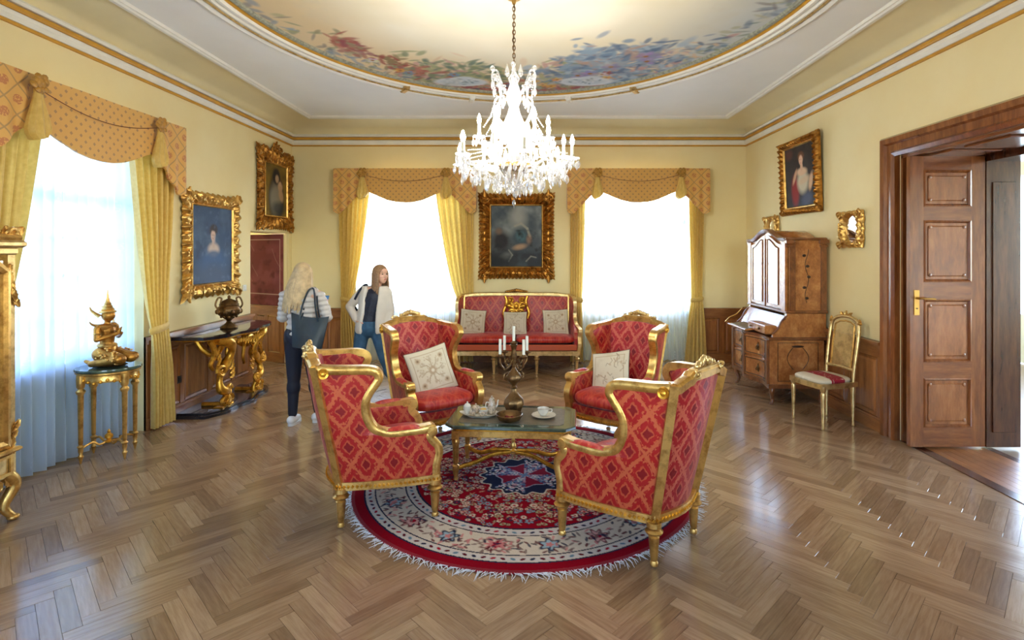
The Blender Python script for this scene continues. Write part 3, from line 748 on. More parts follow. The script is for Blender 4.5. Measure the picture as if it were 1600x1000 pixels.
def make_valance(m, label, hw=1.09, zt=2.99, rx=.635, flip=False):
    root = empty('valance'); place(root, m); tag(root, label, 'valance', 'ochre valances')
    def bot(x):
        x = abs(x)
        return interp(x, [0, .12, .25, .4, .52, .6, .66, .72, .92, hw-.10, hw-.08, hw], [-.52, -.515, -.49, -.43, -.375, -.35, -.36, -.41, -.62, -.69, -.70, -.66])
    uvf = lambda x, z: (x, z)
    for (n, a, b, mt) in (('swag', -rx-.03, rx+.03, 'val'), ('tail', -hw, -rx-.02, 'val_big'), ('tail', rx+.02, hw, 'val_big')):
        def fn(u, v, w, a=a, b=b):
            x = lerp(a, b, u); return (x, .20-.02*w+.006*math.sin(x*9)+(.012*math.sin(u*20) if a*b > 0 else 0)*(1-v), zt+bot(x)*(1-v))
        MB().slab(fn, 30, 8, .02, lambda u, v, a=a, b=b: (lerp(a, b, u), bot(lerp(a, b, u))*(1-v))).build(n, mt, root)
    for s in (-1, 1):
        def fr(u, v, w, s=s): return (s*(hw+.0-.016*w), .20*(1-u), zt-(.66*(1-.12*u))*(1-v))
        MB().slab(fr, 4, 4, .02, lambda u, v: (u*.2, v*.66)).build('valance_return', 'val_big', root)
        # jabot: gathered bell of yellow cloth and its rosette
        def jb(u, v, s=s):
            z = zt-.10-.36*v; w = lerp(.03, .095, sm(v*1.1))*(1 if v < .8 else 1-.55*((v-.8)/.2)**2)
            a = 2*PI*u; return (s*rx+w*math.cos(a), .245+.035*math.sin(a)*(.5+v)+.010*math.cos(9*a)*v, z-.02*math.cos(a*1)*v)
        MB().grid(jb, 54, 10, closeu=True).build('jabot', 'drape', root)
        rs = MB(); q = random.Random(5)
        for t in range(16):
            a = t*2.4; r = .016+.0035*t; c = Vector((s*rx+r*math.cos(a)*.9, .255+.01*q.random(), zt-.075+r*math.sin(a)*.9))
            mt = Euler((q.uniform(-.6, .6), q.uniform(-.6, .6), 0)).to_matrix(); rs.lathe([(.004, -.014), (.022, -.006), (.030, .004), (.024, .012), (.005, .004)], c, 9, m=mt @ Matrix.Rotation(PI/2, 3, 'X'))
        rs.build('rosette', 'gold_rich' if False else M['rosette'], root)
    cord = MB().tube(spl([(-rx, .232, zt-.10), (-.3, .232, zt-.175), (0, .232, zt-.2), (.3, .232, zt-.175), (rx, .232, zt-.10)], 6), .003, 5); cord.build('cord', 'piping', root)
    return root
M['rosette'] = simple('gathered ochre satin', S(176, 128, 46), .38, var=.3, nscale=30)
mL = frame_m('x', sum(NL)/2, XL, 1); mL2 = frame_m('x', sum(NL2)/2, XL, 1)
mB1 = frame_m('y', sum(NB1)/2, YB, -1); mB2 = frame_m('y', sum(NB2)/2, YB, -1)
# local x of the left wall frame: check direction (room seen from inside)
wins = [(mL, 'left wall window behind the kneeling statue', 'L'), (mL2, 'left wall window beside the camera', 'N'), (mB1, 'back window left of the sofa', 'B1'), (mB2, 'back window right of the sofa', 'B2')]
for k, (m, lab, key) in enumerate(wins):
    if key == 'L':
        make_sheer(m, .76, 2.9, 'sky-tinted sheer curtain hanging to the floor in the '+lab, seed=1, hang=-.13, x0=.0, x1=.755)
        make_sheer(m, .76, 2.9, 'sky-tinted sheer curtain beside the gilded cabinet in the left window', seed=2, hang=-.11, x0=-.755, x1=-.03)
    elif key == 'N': make_sheer(m, .76, 2.9, 'sheer curtain of the near left window', seed=3, hang=-.06)
    else: make_sheer(m, .86, 2.9, 'bright white sheer curtain in the '+lab, seed=4+k, hang=-.04)
    make_valance(m, 'ochre patterned valance with yellow rosettes over the '+lab)
# EOF drapes: (side, xo, xi_top, xt0, xt1, xb0, xb1, ztop)
def drapes(m, L, Rr, ll, lr, ztie=.98, nf=6):
    if L: make_drape(m, ll, -1, *L, ztop=2.9, seed=3, nf=nf, ztie=ztie)
    if Rr: make_drape(m, lr, 1, *Rr, ztop=2.9, seed=8, nf=nf, ztie=ztie)
# for back wall frames local +x is screen left
drapes(mB1, (-1.04, -.42, -1.04, -.80, -1.04, -.74), (1.04, .52, 1.0, .86, 1.0, .72), 'yellow drape left of the portrait behind the sofa back', 'yellow drape behind the woman in the cream open jacket')
drapes(mB2, (-1.03, -.78, -1.0, -.84, -1.06, -.72), (1.04, .80, 1.04, .86, 1.04, .84), 'yellow drape right of the bright window near the writing cabinet', 'narrow yellow drape right of the sofa', nf=5)
drapes(mL, (-1.03, -.42, -.95, -.72, -1.02, -.74), (1.0, .45, .98, .84, .98, .80), 'yellow tied drape between the statue and the console table', 'yellow drape above the gilded cabinet')
drapes(mL2, (-1.03, -.42, -.95, -.72, -1.02, -.74), (1.04, .45, 1.02, .86, 1.04, .82), 'yellow drape of the near left window, far side', 'yellow drape of the near left window, near side')

# jib door with painted marble panel in the left wall corner ----------
jd = empty('door_1', (XL-.04, JD[1]-.03, 0), math.radians(152)); jd['kind'] = 'structure'
MB().box((.53, 0, 1.0), (1.06, .04, 1.98)).build('leaf', 'wall', jd, smooth=False)
cn = Canvas(90, 100, .9, (128, 58, 66), 5); cn.lay((cn.noise(4)-.5)*4, (146, 76, 84)); cn.lay((cn.noise(9)-.56)*5, (108, 44, 54))
for q in range(5): x, y = cn.rng.random()*.8, cn.rng.random(); cn.line([(x, y), (x+.12, y+.14), (x+.2, y+.3)], .004, (196, 148, 140), .5)
for (a, b) in (((.07, .16), (.83, .16)), ((.83, .16), (.83, .93)), ((.83, .93), (.07, .93)), ((.07, .93), (.07, .16))): cn.line([a, b], .006, (214, 180, 170), .9)
mp_ = MB().grid(lambda u, v: (.02+1.02*u, .0225, 1.985-1.13*v), 89, 99); mp_.xf(Matrix.Rotation(0, 4, 'Z'))
for sgn in (1, -1):
    mm = MB().grid(lambda u, v, sgn=sgn: (.02+1.02*(u if sgn > 0 else 1-u), sgn*.0225, 1.985-1.11*v), 89, 99); pm = mm.build('marbled_panel', 'fresco', jd, smooth=False); paintmesh(pm, cn.a.reshape(-1, 3))
    MB().box((.53, sgn*.028, .845), (1.06, .03, .05)).box((.53, sgn*.03, .77), (1.06, .02, .1)).box((.53, sgn*.03, .08), (1.06, .03, .15)).build('door_rail', 'wains_h', jd, smooth=False)
    for x in (.04, .40, .66, 1.02): MB().box((x, sgn*.03, .44), (.08, .022, .6)).build('stile', 'wains', jd, smooth=False)
    for x in (.22, .53, .84): MB().box((x, sgn*.028, .44), (.2 if x == .53 else .26, .022, .54), bev=.012).build('panel', 'wains', jd, smooth=False)
for z in (-.001,): struct(MB().box((XL-1.2, 8.0, -.02), (2.0, 2.6, .02)).build('floor_side_room', 'wains_h', smooth=False))
struct(MB().box((XL-2.2, 8.0, 1.4), (.1, 3, 2.9)).box((XL-1.3, 9.6, 1.4), (2, .1, 2.9)).box((XL-1.3, 6.4, 1.4), (1.8, .1, 2.9)).box((XL-1.3, 8.0, 2.85), (2, 3.2, .1)).build('wall_side_room', 'wall', smooth=False))

# double door in the right wall ---------------------------------------
y0, y1, zh = DR; xd = XR+.62
dc = MB()
def casing(name, x, s, parent=None):
    """profiled architrave round the opening, on plane x, proud towards s"""
    pts = [(x, y0, 0), (x, y0, zh), (x, y1, zh), (x, y1, 0)]
    prof = [(0, 0), (0, .05), (-.03, .065), (-.05, .045), (-.11, .045), (-.125, .07), (-.17, .075), (-.19, .05), (-.19, 0)]
    if s < 0: mb = MB().sweep(pts, [(-a, b) for a, b in prof], (-1, 0, 0))
    else: mb = MB().sweep(pts, prof, (1, 0, 0))
    return mb.build(name, 'door', parent, smooth=False)
fr = casing('door_2', XR, -1); struct(fr)
casing('architrave', xd, 1, fr)
MB().box(((XR+xd)/2+.01, y1-.012, zh/2), (xd-XR, .024, zh)).build('jamb', 'door', fr, smooth=False)
MB().box(((XR+xd)/2+.01, y0+.012, zh/2), (xd-XR, .024, zh)).build('jamb', 'door', fr, smooth=False)
MB().box(((XR+xd)/2+.01, (y0+y1)/2, zh-.012), (xd-XR, y1-y0, .024)).build('soffit', 'door_h', fr, smooth=False)
for k in range(3): MB().box(((XR+xd)/2, y0+.3+.55*k, zh-.03), (.42, .42, .016), bev=.006).build('soffit_panel', 'door_h', fr, smooth=False)
def door_leaf(name, hinge, rz, handle=True):
    lf = empty(name, hinge, rz); w, h, t = .66, zh-.06, .045
    for (x, dx) in ((.06, .12), (w-.06, .12)): MB().box((x, 0, h/2+.01), (dx, t, h)).build('stile', 'door', lf, smooth=False)
    zs = [0, .17, .60, .74, 1.29, 1.44, 1.98, 2.10, 2.42, h]
    for k in range(0, 9, 2): MB().box((w/2, 0, (zs[k]+zs[k+1])/2+.01), (w-.24, t, zs[k+1]-zs[k])).build('rail', 'door_h', lf, smooth=False)
    for k in range(1, 9, 2):
        za, zb = zs[k]+.01, zs[k+1]+.01
        pn = MB().box((w/2, 0, (za+zb)/2), (w-.24, .018, zb-za)).box((w/2, 0, (za+zb)/2), (w-.24-.09, .034, zb-za-.09), bev=.012).build('panel', 'door_panel', lf, smooth=False)
        for s in (-1, 1):
            P = [(.12, s*.012, za), (w-.12, s*.012, za), (w-.12, s*.012, zb), (.12, s*.012, zb)]
            MB().sweep(P, [(0, 0), (-.0, .013), (-.012, .017), (-.024, .0)] if s < 0 else [(0, 0), (0, .013), (.012, .017), (.024, 0)], (0, s, 0), closed=True).build('bead', 'door', pn, smooth=False)
            k2 = MB()
            for (cx, cz) in ((.18, za+.06), (w-.18, za+.06), (w-.18, zb-.06), (.18, zb-.06)): k2.lathe([(.016, -.002), (.016, .002), (.012, .004)], (cx, s*.017, cz), 10, m=Matrix.Rotation(-s*PI/2, 3, 'X'))
            k2.build('corner_boss', 'door', pn)
    if handle:
        for s in (-1, 1):
            hp = MB().box((w-.055, s*.026, 1.27), (.045, .006, .22), bev=.002).build('handle_plate', 'brass', lf)
            MB().tube([(w-.055, s*.026, 1.31), (w-.055, s*.075, 1.31), (w-.09, s*.082, 1.31), (w-.18, s*.08, 1.305)], .009, 8).build('handle', 'brass', hp)
            MB().lathe([(.006, 0), (.006, .006)], (w-.055, s*.03, 1.22), 8, m=Matrix.Rotation(-s*PI/2, 3, 'X')).build('keyhole', 'inlay', hp)
    hg = MB()
    for z in (.35, 1.3, 2.2): hg.lathe([(.011, z), (.011, z+.11)], (.0, -.03, 0), 8)
    hg.build('hinge', 'brass', lf); return lf
dl = door_leaf('door_3', (XR+.60, 4.78, .012), PI+.01); dl['kind'] = 'structure'
# lining of the next room side: plain dark panel seen beyond the leaf
dp = struct(MB().box((xd+.16, 4.80, 1.28), (.30, .045, 2.54)).box((xd+.16, 4.1, 2.62), (.30, 1.8, .2)).build('door_4', 'dark_wood', smooth=False))
MB().box((xd+.16, 4.772, 1.24), (.2, .012, 2.2), bev=.004).build('panel', 'dark_wood', dp, smooth=False)
# next room
NX = 7.6
struct(MB().box(((xd+NX)/2, 5, -.03), (NX-xd, 9, .03)).build('floor_next_room', M['next_floor'] if 'next_floor' in M else simple('grey oak', S(140, 118, 96), .3), smooth=False))
wall_holes('wall_next_right', 'x', NX, .3, .5, 9.5, 0, 3.6, [(5.2, 8.6, .75, 2.9), (1.5, 4.2, .75, 2.9)], 'white_trim')
wall_holes('wall_next_back', 'y', 9.2, .2, xd, NX, 0, 3.6, [], 'white_trim'); wall_holes('wall_next_front', 'y', .7, -.2, xd, NX, 0, 3.6, [], 'white_trim')
struct(MB().box(((xd+NX)/2, 5, 3.6), (NX-xd, 9, .1)).build('ceiling_next_room', 'white_trim', smooth=False))
nm = Matrix.Translation((NX-.12, 6.9, 0)) @ Matrix.Rotation(PI/2, 4, 'Z')
M['blue'] = simple('blue curtain', S(38, 66, 150), .7)
_b = MB().grid(lambda u, v: (lerp(-2.0, -1.55, u), .03*math.sin(u*30), lerp(.05, 3.1, v)), 40, 4); _b.v = [tuple(nm @ Vector(p)) for p in _b.v]
tag(_b.build('blue_curtain', 'blue'), 'blue curtain glimpsed in the next room at the right edge', 'curtain')

# small fittings
def switchplate(name, x, y, z, mat, label):
    r = MB().box((x, y, z), (.012, .08, .08), bev=.003).build(name, mat); tag(r, label, 'switch' if 'switch' in name else 'socket')
    MB().box((x+.008, y, z), (.008, .035, .05), bev=.002).build('rocker' if 'switch' in name else 'socket_face', mat, r)
switchplate('light_switch', XL+.006, 7.08, 1.25, 'plastic', 'small white light switch on the yellow wall by the blue portrait')
switchplate('wall_socket', XL+.028, 5.72, .38, 'dark_plastic', 'dark wall socket low on the dado beside the yellow drape')
# ================================================================== FRAMES AND PICTURES
def carved_frame(mb, w, h, bar, depth, relief=.5, lobes=.13, wav=.012, seed=0, res=.012):
    """mesh ring round w x h (outer), front towards -y; rich relief"""
    rr = random.Random(seed); P = 2*(w+h); n = int(P/res); nt_ = 10; x, z = w/2, h/2
    kx, kz = max(2, round(w/lobes)), max(2, round(h/lobes))
    def edge(s):
        s %= P
        if s < w: return (-x+s, -z, 0, -1, s/w, kx, w)
        s -= w
        if s < h: return (x, -z+s, 1, 0, s/h, kz, h)
        s -= h
        if s < w: return (x-s, z, 0, 1, s/w, kx, w)
        s -= w; return (-x, z-s, -1, 0, s/h, kz, h)
    vs = []
    for k in range(n):
        px, pz, nx, nz, f, kk, ln = edge(k*P/n); cd_ = min(f, 1-f)*ln
        for j in range(nt_+1):
            t = j/nt_                        # 0 outer .. 1 inner
            prof = depth*(.30+.70*math.sin(PI*min(1, t*1.15))**.8) if t < .87 else depth*(.38-.25*(t-.87)/.13)
            a = math.cos(2*PI*kk*f); b = math.cos(2*PI*kk*2*f+1.3*math.sin(t*5)); c = math.sin(2*PI*kk*3*f+t*9)
            rel = relief*depth*(.30*a*math.sin(PI*t)+.24*b*math.sin(2*PI*t)+.22*c*math.sin(PI*t))*(1 if t < .85 else 0)
            corner = math.exp(-(cd_/(bar*.9))**2); rel += .28*depth*relief*corner*math.cos(t*16+cd_*60)*math.sin(PI*t)
            off = wav*(abs(a)*1.2+.5*b+1.6*corner)*(1-t)**1.2
            # inset for corners: shrink towards the centre proportionally
            ix, iz = bar*t, bar*t
            sx, sz = (px/x)*(x-ix), (pz/z)*(z-iz)
            vs.append((sx+off*(nx if nx else px/x*corner), -(prof+rel), sz+off*(nz if nz else pz/z*corner)))
        sx, sz = (px/x)*(x-bar), (pz/z)*(z-bar); vs.append((sx, 0, sz)); vs.append((px, 0, pz))
    W_ = nt_+3; fs = []
    for k in range(n):
        k2 = (k+1) % n
        for j in range(W_): j2 = (j+1) % W_; fs.append((k*W_+j, k2*W_+j, k2*W_+j2, k*W_+j2))
    return mb.add(vs, fs)
def scroll(mb, c, r, turns=1.4, rot=0, flip=1, th=.012, y=-.03):
    pts = []
    for k in range(int(turns*14)+1):
        a = k/14*2*PI; q = r*(1-.72*k/(turns*14)); pts.append((c[0]+flip*q*math.cos(a+rot), y-.008*math.sin(k), c[1]+q*math.sin(a+rot)))
    mb.tube(pts, lambda t: th*(1.1-.5*t), 7); mb.ball((c[0], y-.01, c[1]), th*1.3, 8, k=6)
def leaf(mb, c, ang, L, w, y=-.03, th=.01):
    """curled acanthus leaf"""
    m = Matrix.Translation((c[0], y, c[1])) @ Matrix.Rotation(-ang, 4, 'Y')
    def fn(u, v, s):
        half = w*math.sin(PI*min(1, v*.9+.08))**.8*(1+.18*math.cos(v*22)); x = v*L; z = (u-.5)*2*half
        yy = -th*(1-(2*u-1)**2)-.35*L*(v-.5)**2*.4+(th*.8 if s else 0); return m @ Vector((x, yy, z))
    mb.slab(fn, 4, 9, th)
def picture(name, axis, cen, zc, w, h, canvas, label, cat, bar, depth, fmat, wav=.012, relief=.5, lobes=.13, corner=0, crest=False, tilt=0.0, glassm=None, seed=0, pierced=False):
    if axis == 'L': m = Matrix.Translation((XL, cen, zc)) @ Matrix.Rotation(PI/2, 4, 'Z')
    elif axis == 'R': m = Matrix.Translation((XR, cen, zc)) @ Matrix.Rotation(-PI/2, 4, 'Z')
    else: m = Matrix.Translation((cen, YB, zc))
    root = empty(name); place(root, m @ Matrix.Rotation(tilt, 4, 'X') @ Matrix.Translation((0, -.012-abs(math.sin(tilt))*h/2, 0))); tag(root, label, cat)
    fm = MB(); carved_frame(fm, w, h, bar, depth, relief, lobes, wav, seed); f = fm.build('frame', fmat, root)
    if corner:
        for sx in (-1, 1):
            for sz in (-1, 1):
                fm = MB(); c = (sx*(w/2-bar*.45), sz*(h/2-bar*.45)); scroll(fm, c, corner, 1.5, 0 if sx > 0 else PI, sx, corner*.2, -depth*.8)
                for a in (0, PI/2): leaf(fm, c, (0 if sx < 0 else PI)+(a if sx*sz < 0 else -a), corner*2.1, corner*.42, -depth*.8, .012)
                fm.build('corner_scroll', fmat, root)
        for s in (-1, 1):
            fm = MB(); leaf(fm, (0, s*(h/2-bar*.45)), 0, corner*1.8, corner*.4, -depth*.8); leaf(fm, (0, s*(h/2-bar*.45)), PI, corner*1.8, corner*.4, -depth*.8); fm.ball((0, -depth*.9, s*(h/2-bar*.45)), corner*.35, 10); fm.build('centre_leaf', fmat, root)
            fm = MB(); leaf(fm, (s*(w/2-bar*.45), 0), PI/2, corner*1.5, corner*.35, -depth*.8); leaf(fm, (s*(w/2-bar*.45), 0), -PI/2, corner*1.5, corner*.35, -depth*.8); fm.build('centre_leaf', fmat, root)
    if pierced:
        q = random.Random(seed+3); om_ = MB()
        for (a, b, n_) in (((-w/2, -h/2), (w/2, -h/2), 6), ((w/2, -h/2), (w/2, h/2), 9), ((w/2, h/2), (-w/2, h/2), 6), ((-w/2, h/2), (-w/2, -h/2), 9)):
            for k in range(n_):
                t = (k+.5)/n_; cx, cz = lerp(a[0], b[0], t), lerp(a[1], b[1], t); cx -= math.copysign(bar*.35, cx) if abs(abs(cx)-w/2) < .01 else 0; cz -= math.copysign(bar*.35, cz) if abs(abs(cz)-h/2) < .01 else 0
                scroll(om_, (cx, cz), bar*.42, 1.2, q.random()*6, q.choice((-1, 1)), .013, -depth*.7); leaf(om_, (cx, cz), q.random()*6.28, bar*.7, bar*.22, -depth*.7)
        om_.build('scrolling_leaves', fmat, root)
    if crest:
        cm = MB()
        for s in (-1, 1): scroll(cm, (s*.10, h/2+.04), .06, 1.3, 0 if s > 0 else PI, s, .015, -.03); leaf(cm, (s*.02, h/2+.02), PI/2-s*.5, .13, .035); leaf(cm, (s*.2, h/2), PI/2-s*1.2, .14, .03); scroll(cm, (s*w*.36, h/2+.01), .05, 1.2, 0, s, .013)
        leaf(cm, (0, h/2), PI/2, .17, .045); cm.ball((0, -.04, h/2+.04), .03, 10); cm.build('crest', fmat, root)
    iw, ih = w-2*bar, h-2*bar
    if canvas is not None:
        c = canvas; mb = MB().grid(lambda u, v: (-iw/2-.01+(iw+.02)*u, -.018, ih/2+.01-(ih+.02)*v), c.nx-1, c.ny-1)
        o = mb.build('canvas', 'paint', root, smooth=False); paintmesh(o, c.a.reshape(-1, 3))
        MB().sweep([(-iw/2-.012, -.01, -ih/2-.012), (iw/2+.012, -.01, -ih/2-.012), (iw/2+.012, -.01, ih/2+.012), (-iw/2-.012, -.01, ih/2+.012)], [(0, 0), (0, .028), (-.012, .032), (-.022, .012), (-.022, 0)], (0, -1, 0), closed=True).build('slip', 'gold', root, smooth=False)
    return root
# blue portrait of a lady -------------------------------------------
c = Canvas(110, 130, .9, (52, 74, 106), 11); c.lay((c.noise(4)-.45)*3, (74, 96, 124)); c.lay((c.noise(7)-.58)*4, (42, 58, 88))
c.ell(.47, .22, .30, .24, (58, 88, 130), .3); c.ell(.45, .12, .36, .14, (80, 84, 96), .5, op=.5)
c.ell(.47, .44, .12, .085, (196, 176, 164), .3); c.ell(.47, .36, .16, .07, (62, 90, 130), .3, .0, .9); c.ell(.47, .53, .035, .07, (190, 166, 152), .3)
c.ell(.47, .69, .085, .075, (52, 42, 44), .25); c.ell(.46, .62, .05, .072, (206, 176, 158), .2); c.ell(.475, .72, .06, .04, (50, 40, 42), .3)
c.ell(.443, .63, .008, .005, (60, 44, 44), .4); c.ell(.476, .63, .008, .005, (60, 44, 44), .4); c.ell(.455, .585, .014, .005, (160, 84, 80), .4); c.line([(.458, .62), (.455, .60)], .003, (170, 132, 116))
c.lay((c.noise(12)-.62)*2, (100, 120, 150))
picture('lady_portrait', 'L', 6.33, 1.80, 1.06, 1.14, c, 'portrait of a lady in blue in a wavy gilded frame above the console table', 'painting', .125, .06, 'gold', .02, .7, .2, .055, seed=1)
# dark mother and child picture ---------------------------------------
c = Canvas(90, 120, .72, (130, 104, 42), 12); c.lay((c.noise(4)-.5)*3, (96, 76, 34)); c.ell(.38, .36, .24, .42, (34, 30, 34), .15); c.ell(.36, .34, .17, .30, (150, 140, 118), .35, op=.8)
c.ell(.38, .76, .12, .15, (36, 30, 34), .2); c.ell(.40, .72, .055, .075, (180, 150, 116), .25); c.ell(.50, .58, .075, .09, (186, 150, 112), .25); c.ell(.52, .67, .045, .05, (96, 70, 44), .3); c.ell(.50, .635, .04, .045, (196, 160, 124), .25)
c.ell(.53, .42, .07, .13, (176, 142, 106), .3, .3); c.ell(.30, .28, .10, .2, (138, 132, 116), .4, .2, .7); c.ell(.45, .16, .2, .12, (40, 48, 56), .4, 0, .8)
picture('mother_child_painting', 'L', 7.90, 2.61, 1.02, 1.08, c, 'dark painting of a hooded mother holding a child in an ornate pierced bronze frame', 'painting', .165, .05, 'gold_deep', .02, .9, .12, 0, True, seed=2, pierced=True)
# large dark battle picture over the sofa ------------------------------
c = Canvas(120, 130, .85, (92, 100, 104), 13); c.lay((c.noise(3)-.42)*3.5, (134, 140, 140)); c.lay(np.clip((.55-c.Y)*3, 0, 1), (46, 50, 56)); c.lay((c.noise(5)-.5)*3, (70, 80, 88))
c.ell(.45, .80, .12, .14, (168, 168, 160), .6, 0, .7); c.ell(.18, .42, .14, .16, (40, 38, 42), .4); c.ell(.14, .58, .05, .05, (120, 96, 78), .5, 0, .8); c.ell(.5, .48, .17, .14, (60, 72, 80), .4); c.ell(.5, .50, .08, .09, (74, 108, 116), .4, .6, .7)
c.line([(.40, .66), (.50, .70), (.60, .62), (.64, .50)], .018, (150, 148, 136), .8); c.ell(.48, .33, .10, .04, (176, 142, 112), .5, .2, .8); c.ell(.63, .45, .04, .07, (150, 118, 96), .5, 0, .7); c.ell(.25, .18, .10, .05, (110, 112, 108), .5, .4, .7)
c.line([(.3, .1), (.36, .2), (.30, .28)], .01, (140, 140, 130), .6); c.line([(.58, .1), (.66, .18), (.74, .16)], .01, (150, 148, 136), .6); c.ell(.1, .1, .2, .1, (30, 32, 36), .5); c.lay((c.noise(10)-.6)*3*(c.Y < .6), (24, 26, 30))
picture('large_dark_painting', 'B', -.21, 1.96, 1.15, 1.31, c, 'large dark battle painting in a broad gilded frame above the red sofa', 'painting', .175, .08, 'gold_deep', .009, .55, .11, .075, seed=3)
# woman in white and red ------------------------------------------------
c = Canvas(100, 110, .9, (52, 46, 44), 14); c.lay((c.noise(4)-.5)*3, (70, 62, 54)); c.ell(.14, .88, .1, .08, (120, 74, 60), .5, 0, .6); c.ell(.5, .14, .3, .22, (44, 44, 54), .3); c.ell(.30, .28, .11, .24, (142, 40, 36), .3)
c.ell(.52, .40, .15, .18, (206, 196, 168), .3); c.ell(.50, .56, .14, .06, (222, 186, 150), .3); c.ell(.74, .38, .05, .14, (214, 176, 140), .3, -.3); c.ell(.30, .50, .035, .13, (206, 160, 124), .3, -.5); c.ell(.56, .42, .16, .05, (214, 186, 150), .4, .2, .8)
c.ell(.50, .64, .035, .07, (214, 172, 140), .3); c.ell(.49, .80, .085, .075, (112, 74, 46), .3); c.ell(.485, .745, .055, .075, (226, 184, 152), .2); c.ell(.46, .75, .007, .005, (60, 40, 34), .4); c.ell(.50, .75, .007, .005, (60, 40, 34), .4); c.ell(.48, .70, .013, .005, (180, 70, 60), .4)
c.ell(.62, .12, .14, .1, (80, 88, 112), .4, .3, .8)
picture('woman_portrait', 'R', 6.71, 2.66, .93, .93, c, 'portrait of a woman in white in a dark gilded frame above the writing cabinet', 'painting', .085, .075, 'gold_deep', .004, .5, .07, tilt=.04, seed=4)
# small oval mirrors ---------------------------------------------------
def oval_mirror(cy, zc, w, h, label):
    root = empty('oval_mirror'); place(root, Matrix.Translation((XR-.01, cy, zc)) @ Matrix.Rotation(-PI/2, 4, 'Z')); tag(root, label, 'mirror', 'small oval wall mirrors')
    a, b = w*.27, h*.36; n = 64
    fm = MB(); vs = []; fs = []; K = 9
    for k in range(n):
        t = 2*PI*k/n; c_, s_ = math.cos(t), math.sin(t); q = min(w/2/max(1e-6, abs(c_)), h/2/max(1e-6, abs(s_))); ox, oz = q*c_, q*s_
        wv = 1+.035*math.cos(14*t)
        for j in range(K+1):
            f = j/K; x, z = lerp(a*c_, ox*wv, f), lerp(b*s_, oz*wv, f)
            y = -(.012+.04*math.sin(PI*f)+.010*math.cos(18*t+f*7)*math.sin(PI*f)+.006*math.sin(30*t)*f); vs.append((x, y, z))
        vs.append((ox*wv, 0, oz*wv)); vs.append((a*c_, 0, b*s_))
    W_ = K+3
    for k in range(n):
        k2 = (k+1) % n
        for j in range(W_): j2 = (j+1) % W_; fs.append((k*W_+j, k2*W_+j, k2*W_+j2, k*W_+j2))
    fm.add(vs, fs).build('frame', 'gold', root)
    for sx in (-1, 1):
        for sz in (-1, 1): o = MB(); scroll(o, (sx*w*.42, sz*h*.42), .045, 1.3, 0 if sx > 0 else PI, sx, .011, -.05); o.build('corner_scroll', 'gold', root)
        o = MB(); leaf(o, (sx*w*.46, 0), PI/2, .07, .018, -.04); leaf(o, (sx*w*.46, 0), -PI/2, .07, .018, -.04); o.build('side_leaf', 'gold', root)
    MB().lathe([(1, 0), (1, .006)], (0, 0, 0), 48, m=Matrix(((a+.006, 0, 0), (0, 0, -1), (0, b+.006, 0)))).build('mirror_glass', 'mirror', root)
oval_mirror(5.68, 1.96, .40, .38, 'small oval mirror in a carved gilded frame left of the walnut door')
oval_mirror(7.55, 2.02, .40, .38, 'small oval mirror half hidden behind the top of the writing cabinet')
# ================================================================== SEATING
def turned_leg(h, r=.026, n=14):
    return [(r*.45, 0), (r*.7, .004), (r*.75, .02), (r*.55, .03), (r*.7, .045), (r*.95, h*.62), (r*1.0, h*.66), (r*.7, h*.69), (r*1.5, h*.75), (r*1.65, h*.79), (r*1.2, h*.84), (r*.8, h*.87), (r*1.35, h*.89), (r*1.35, h)]
PROF = [(.27, 1.0), (.34, 1.0), (.42, 1.035), (.47, 1.01), (.51, .95), (.54, .93), (.565, .95), (.575, .90), (.58, .52), (.60, .42), (.64, .36), (.72, .335), (.80, .355), (.87, .42), (.93, .465), (.965, .45), (.99, .37), (1.0, .30)]
PZ = [p[0] for p in PROF]; PT = [p[1] for p in PROF]
def chair_P(t, z, s, off=0, wb=.225, wf=.33):
    """point on the side wall: t along depth, z height, s side (+1 right), off outwards"""
    c = max(0, 1-t); x = wb+(wf-wb)*(1-c**1.7)+(z-.27)*.085*(1-.5*t); y = -.29+.58*t-(z-.27)*.20*c**1.3
    dx = (wf-wb)*1.7*c**.7; n = Vector((.58, -dx, 0)).normalized()
    return Vector((s*(x+n.x*off), y+n.y*off, z))
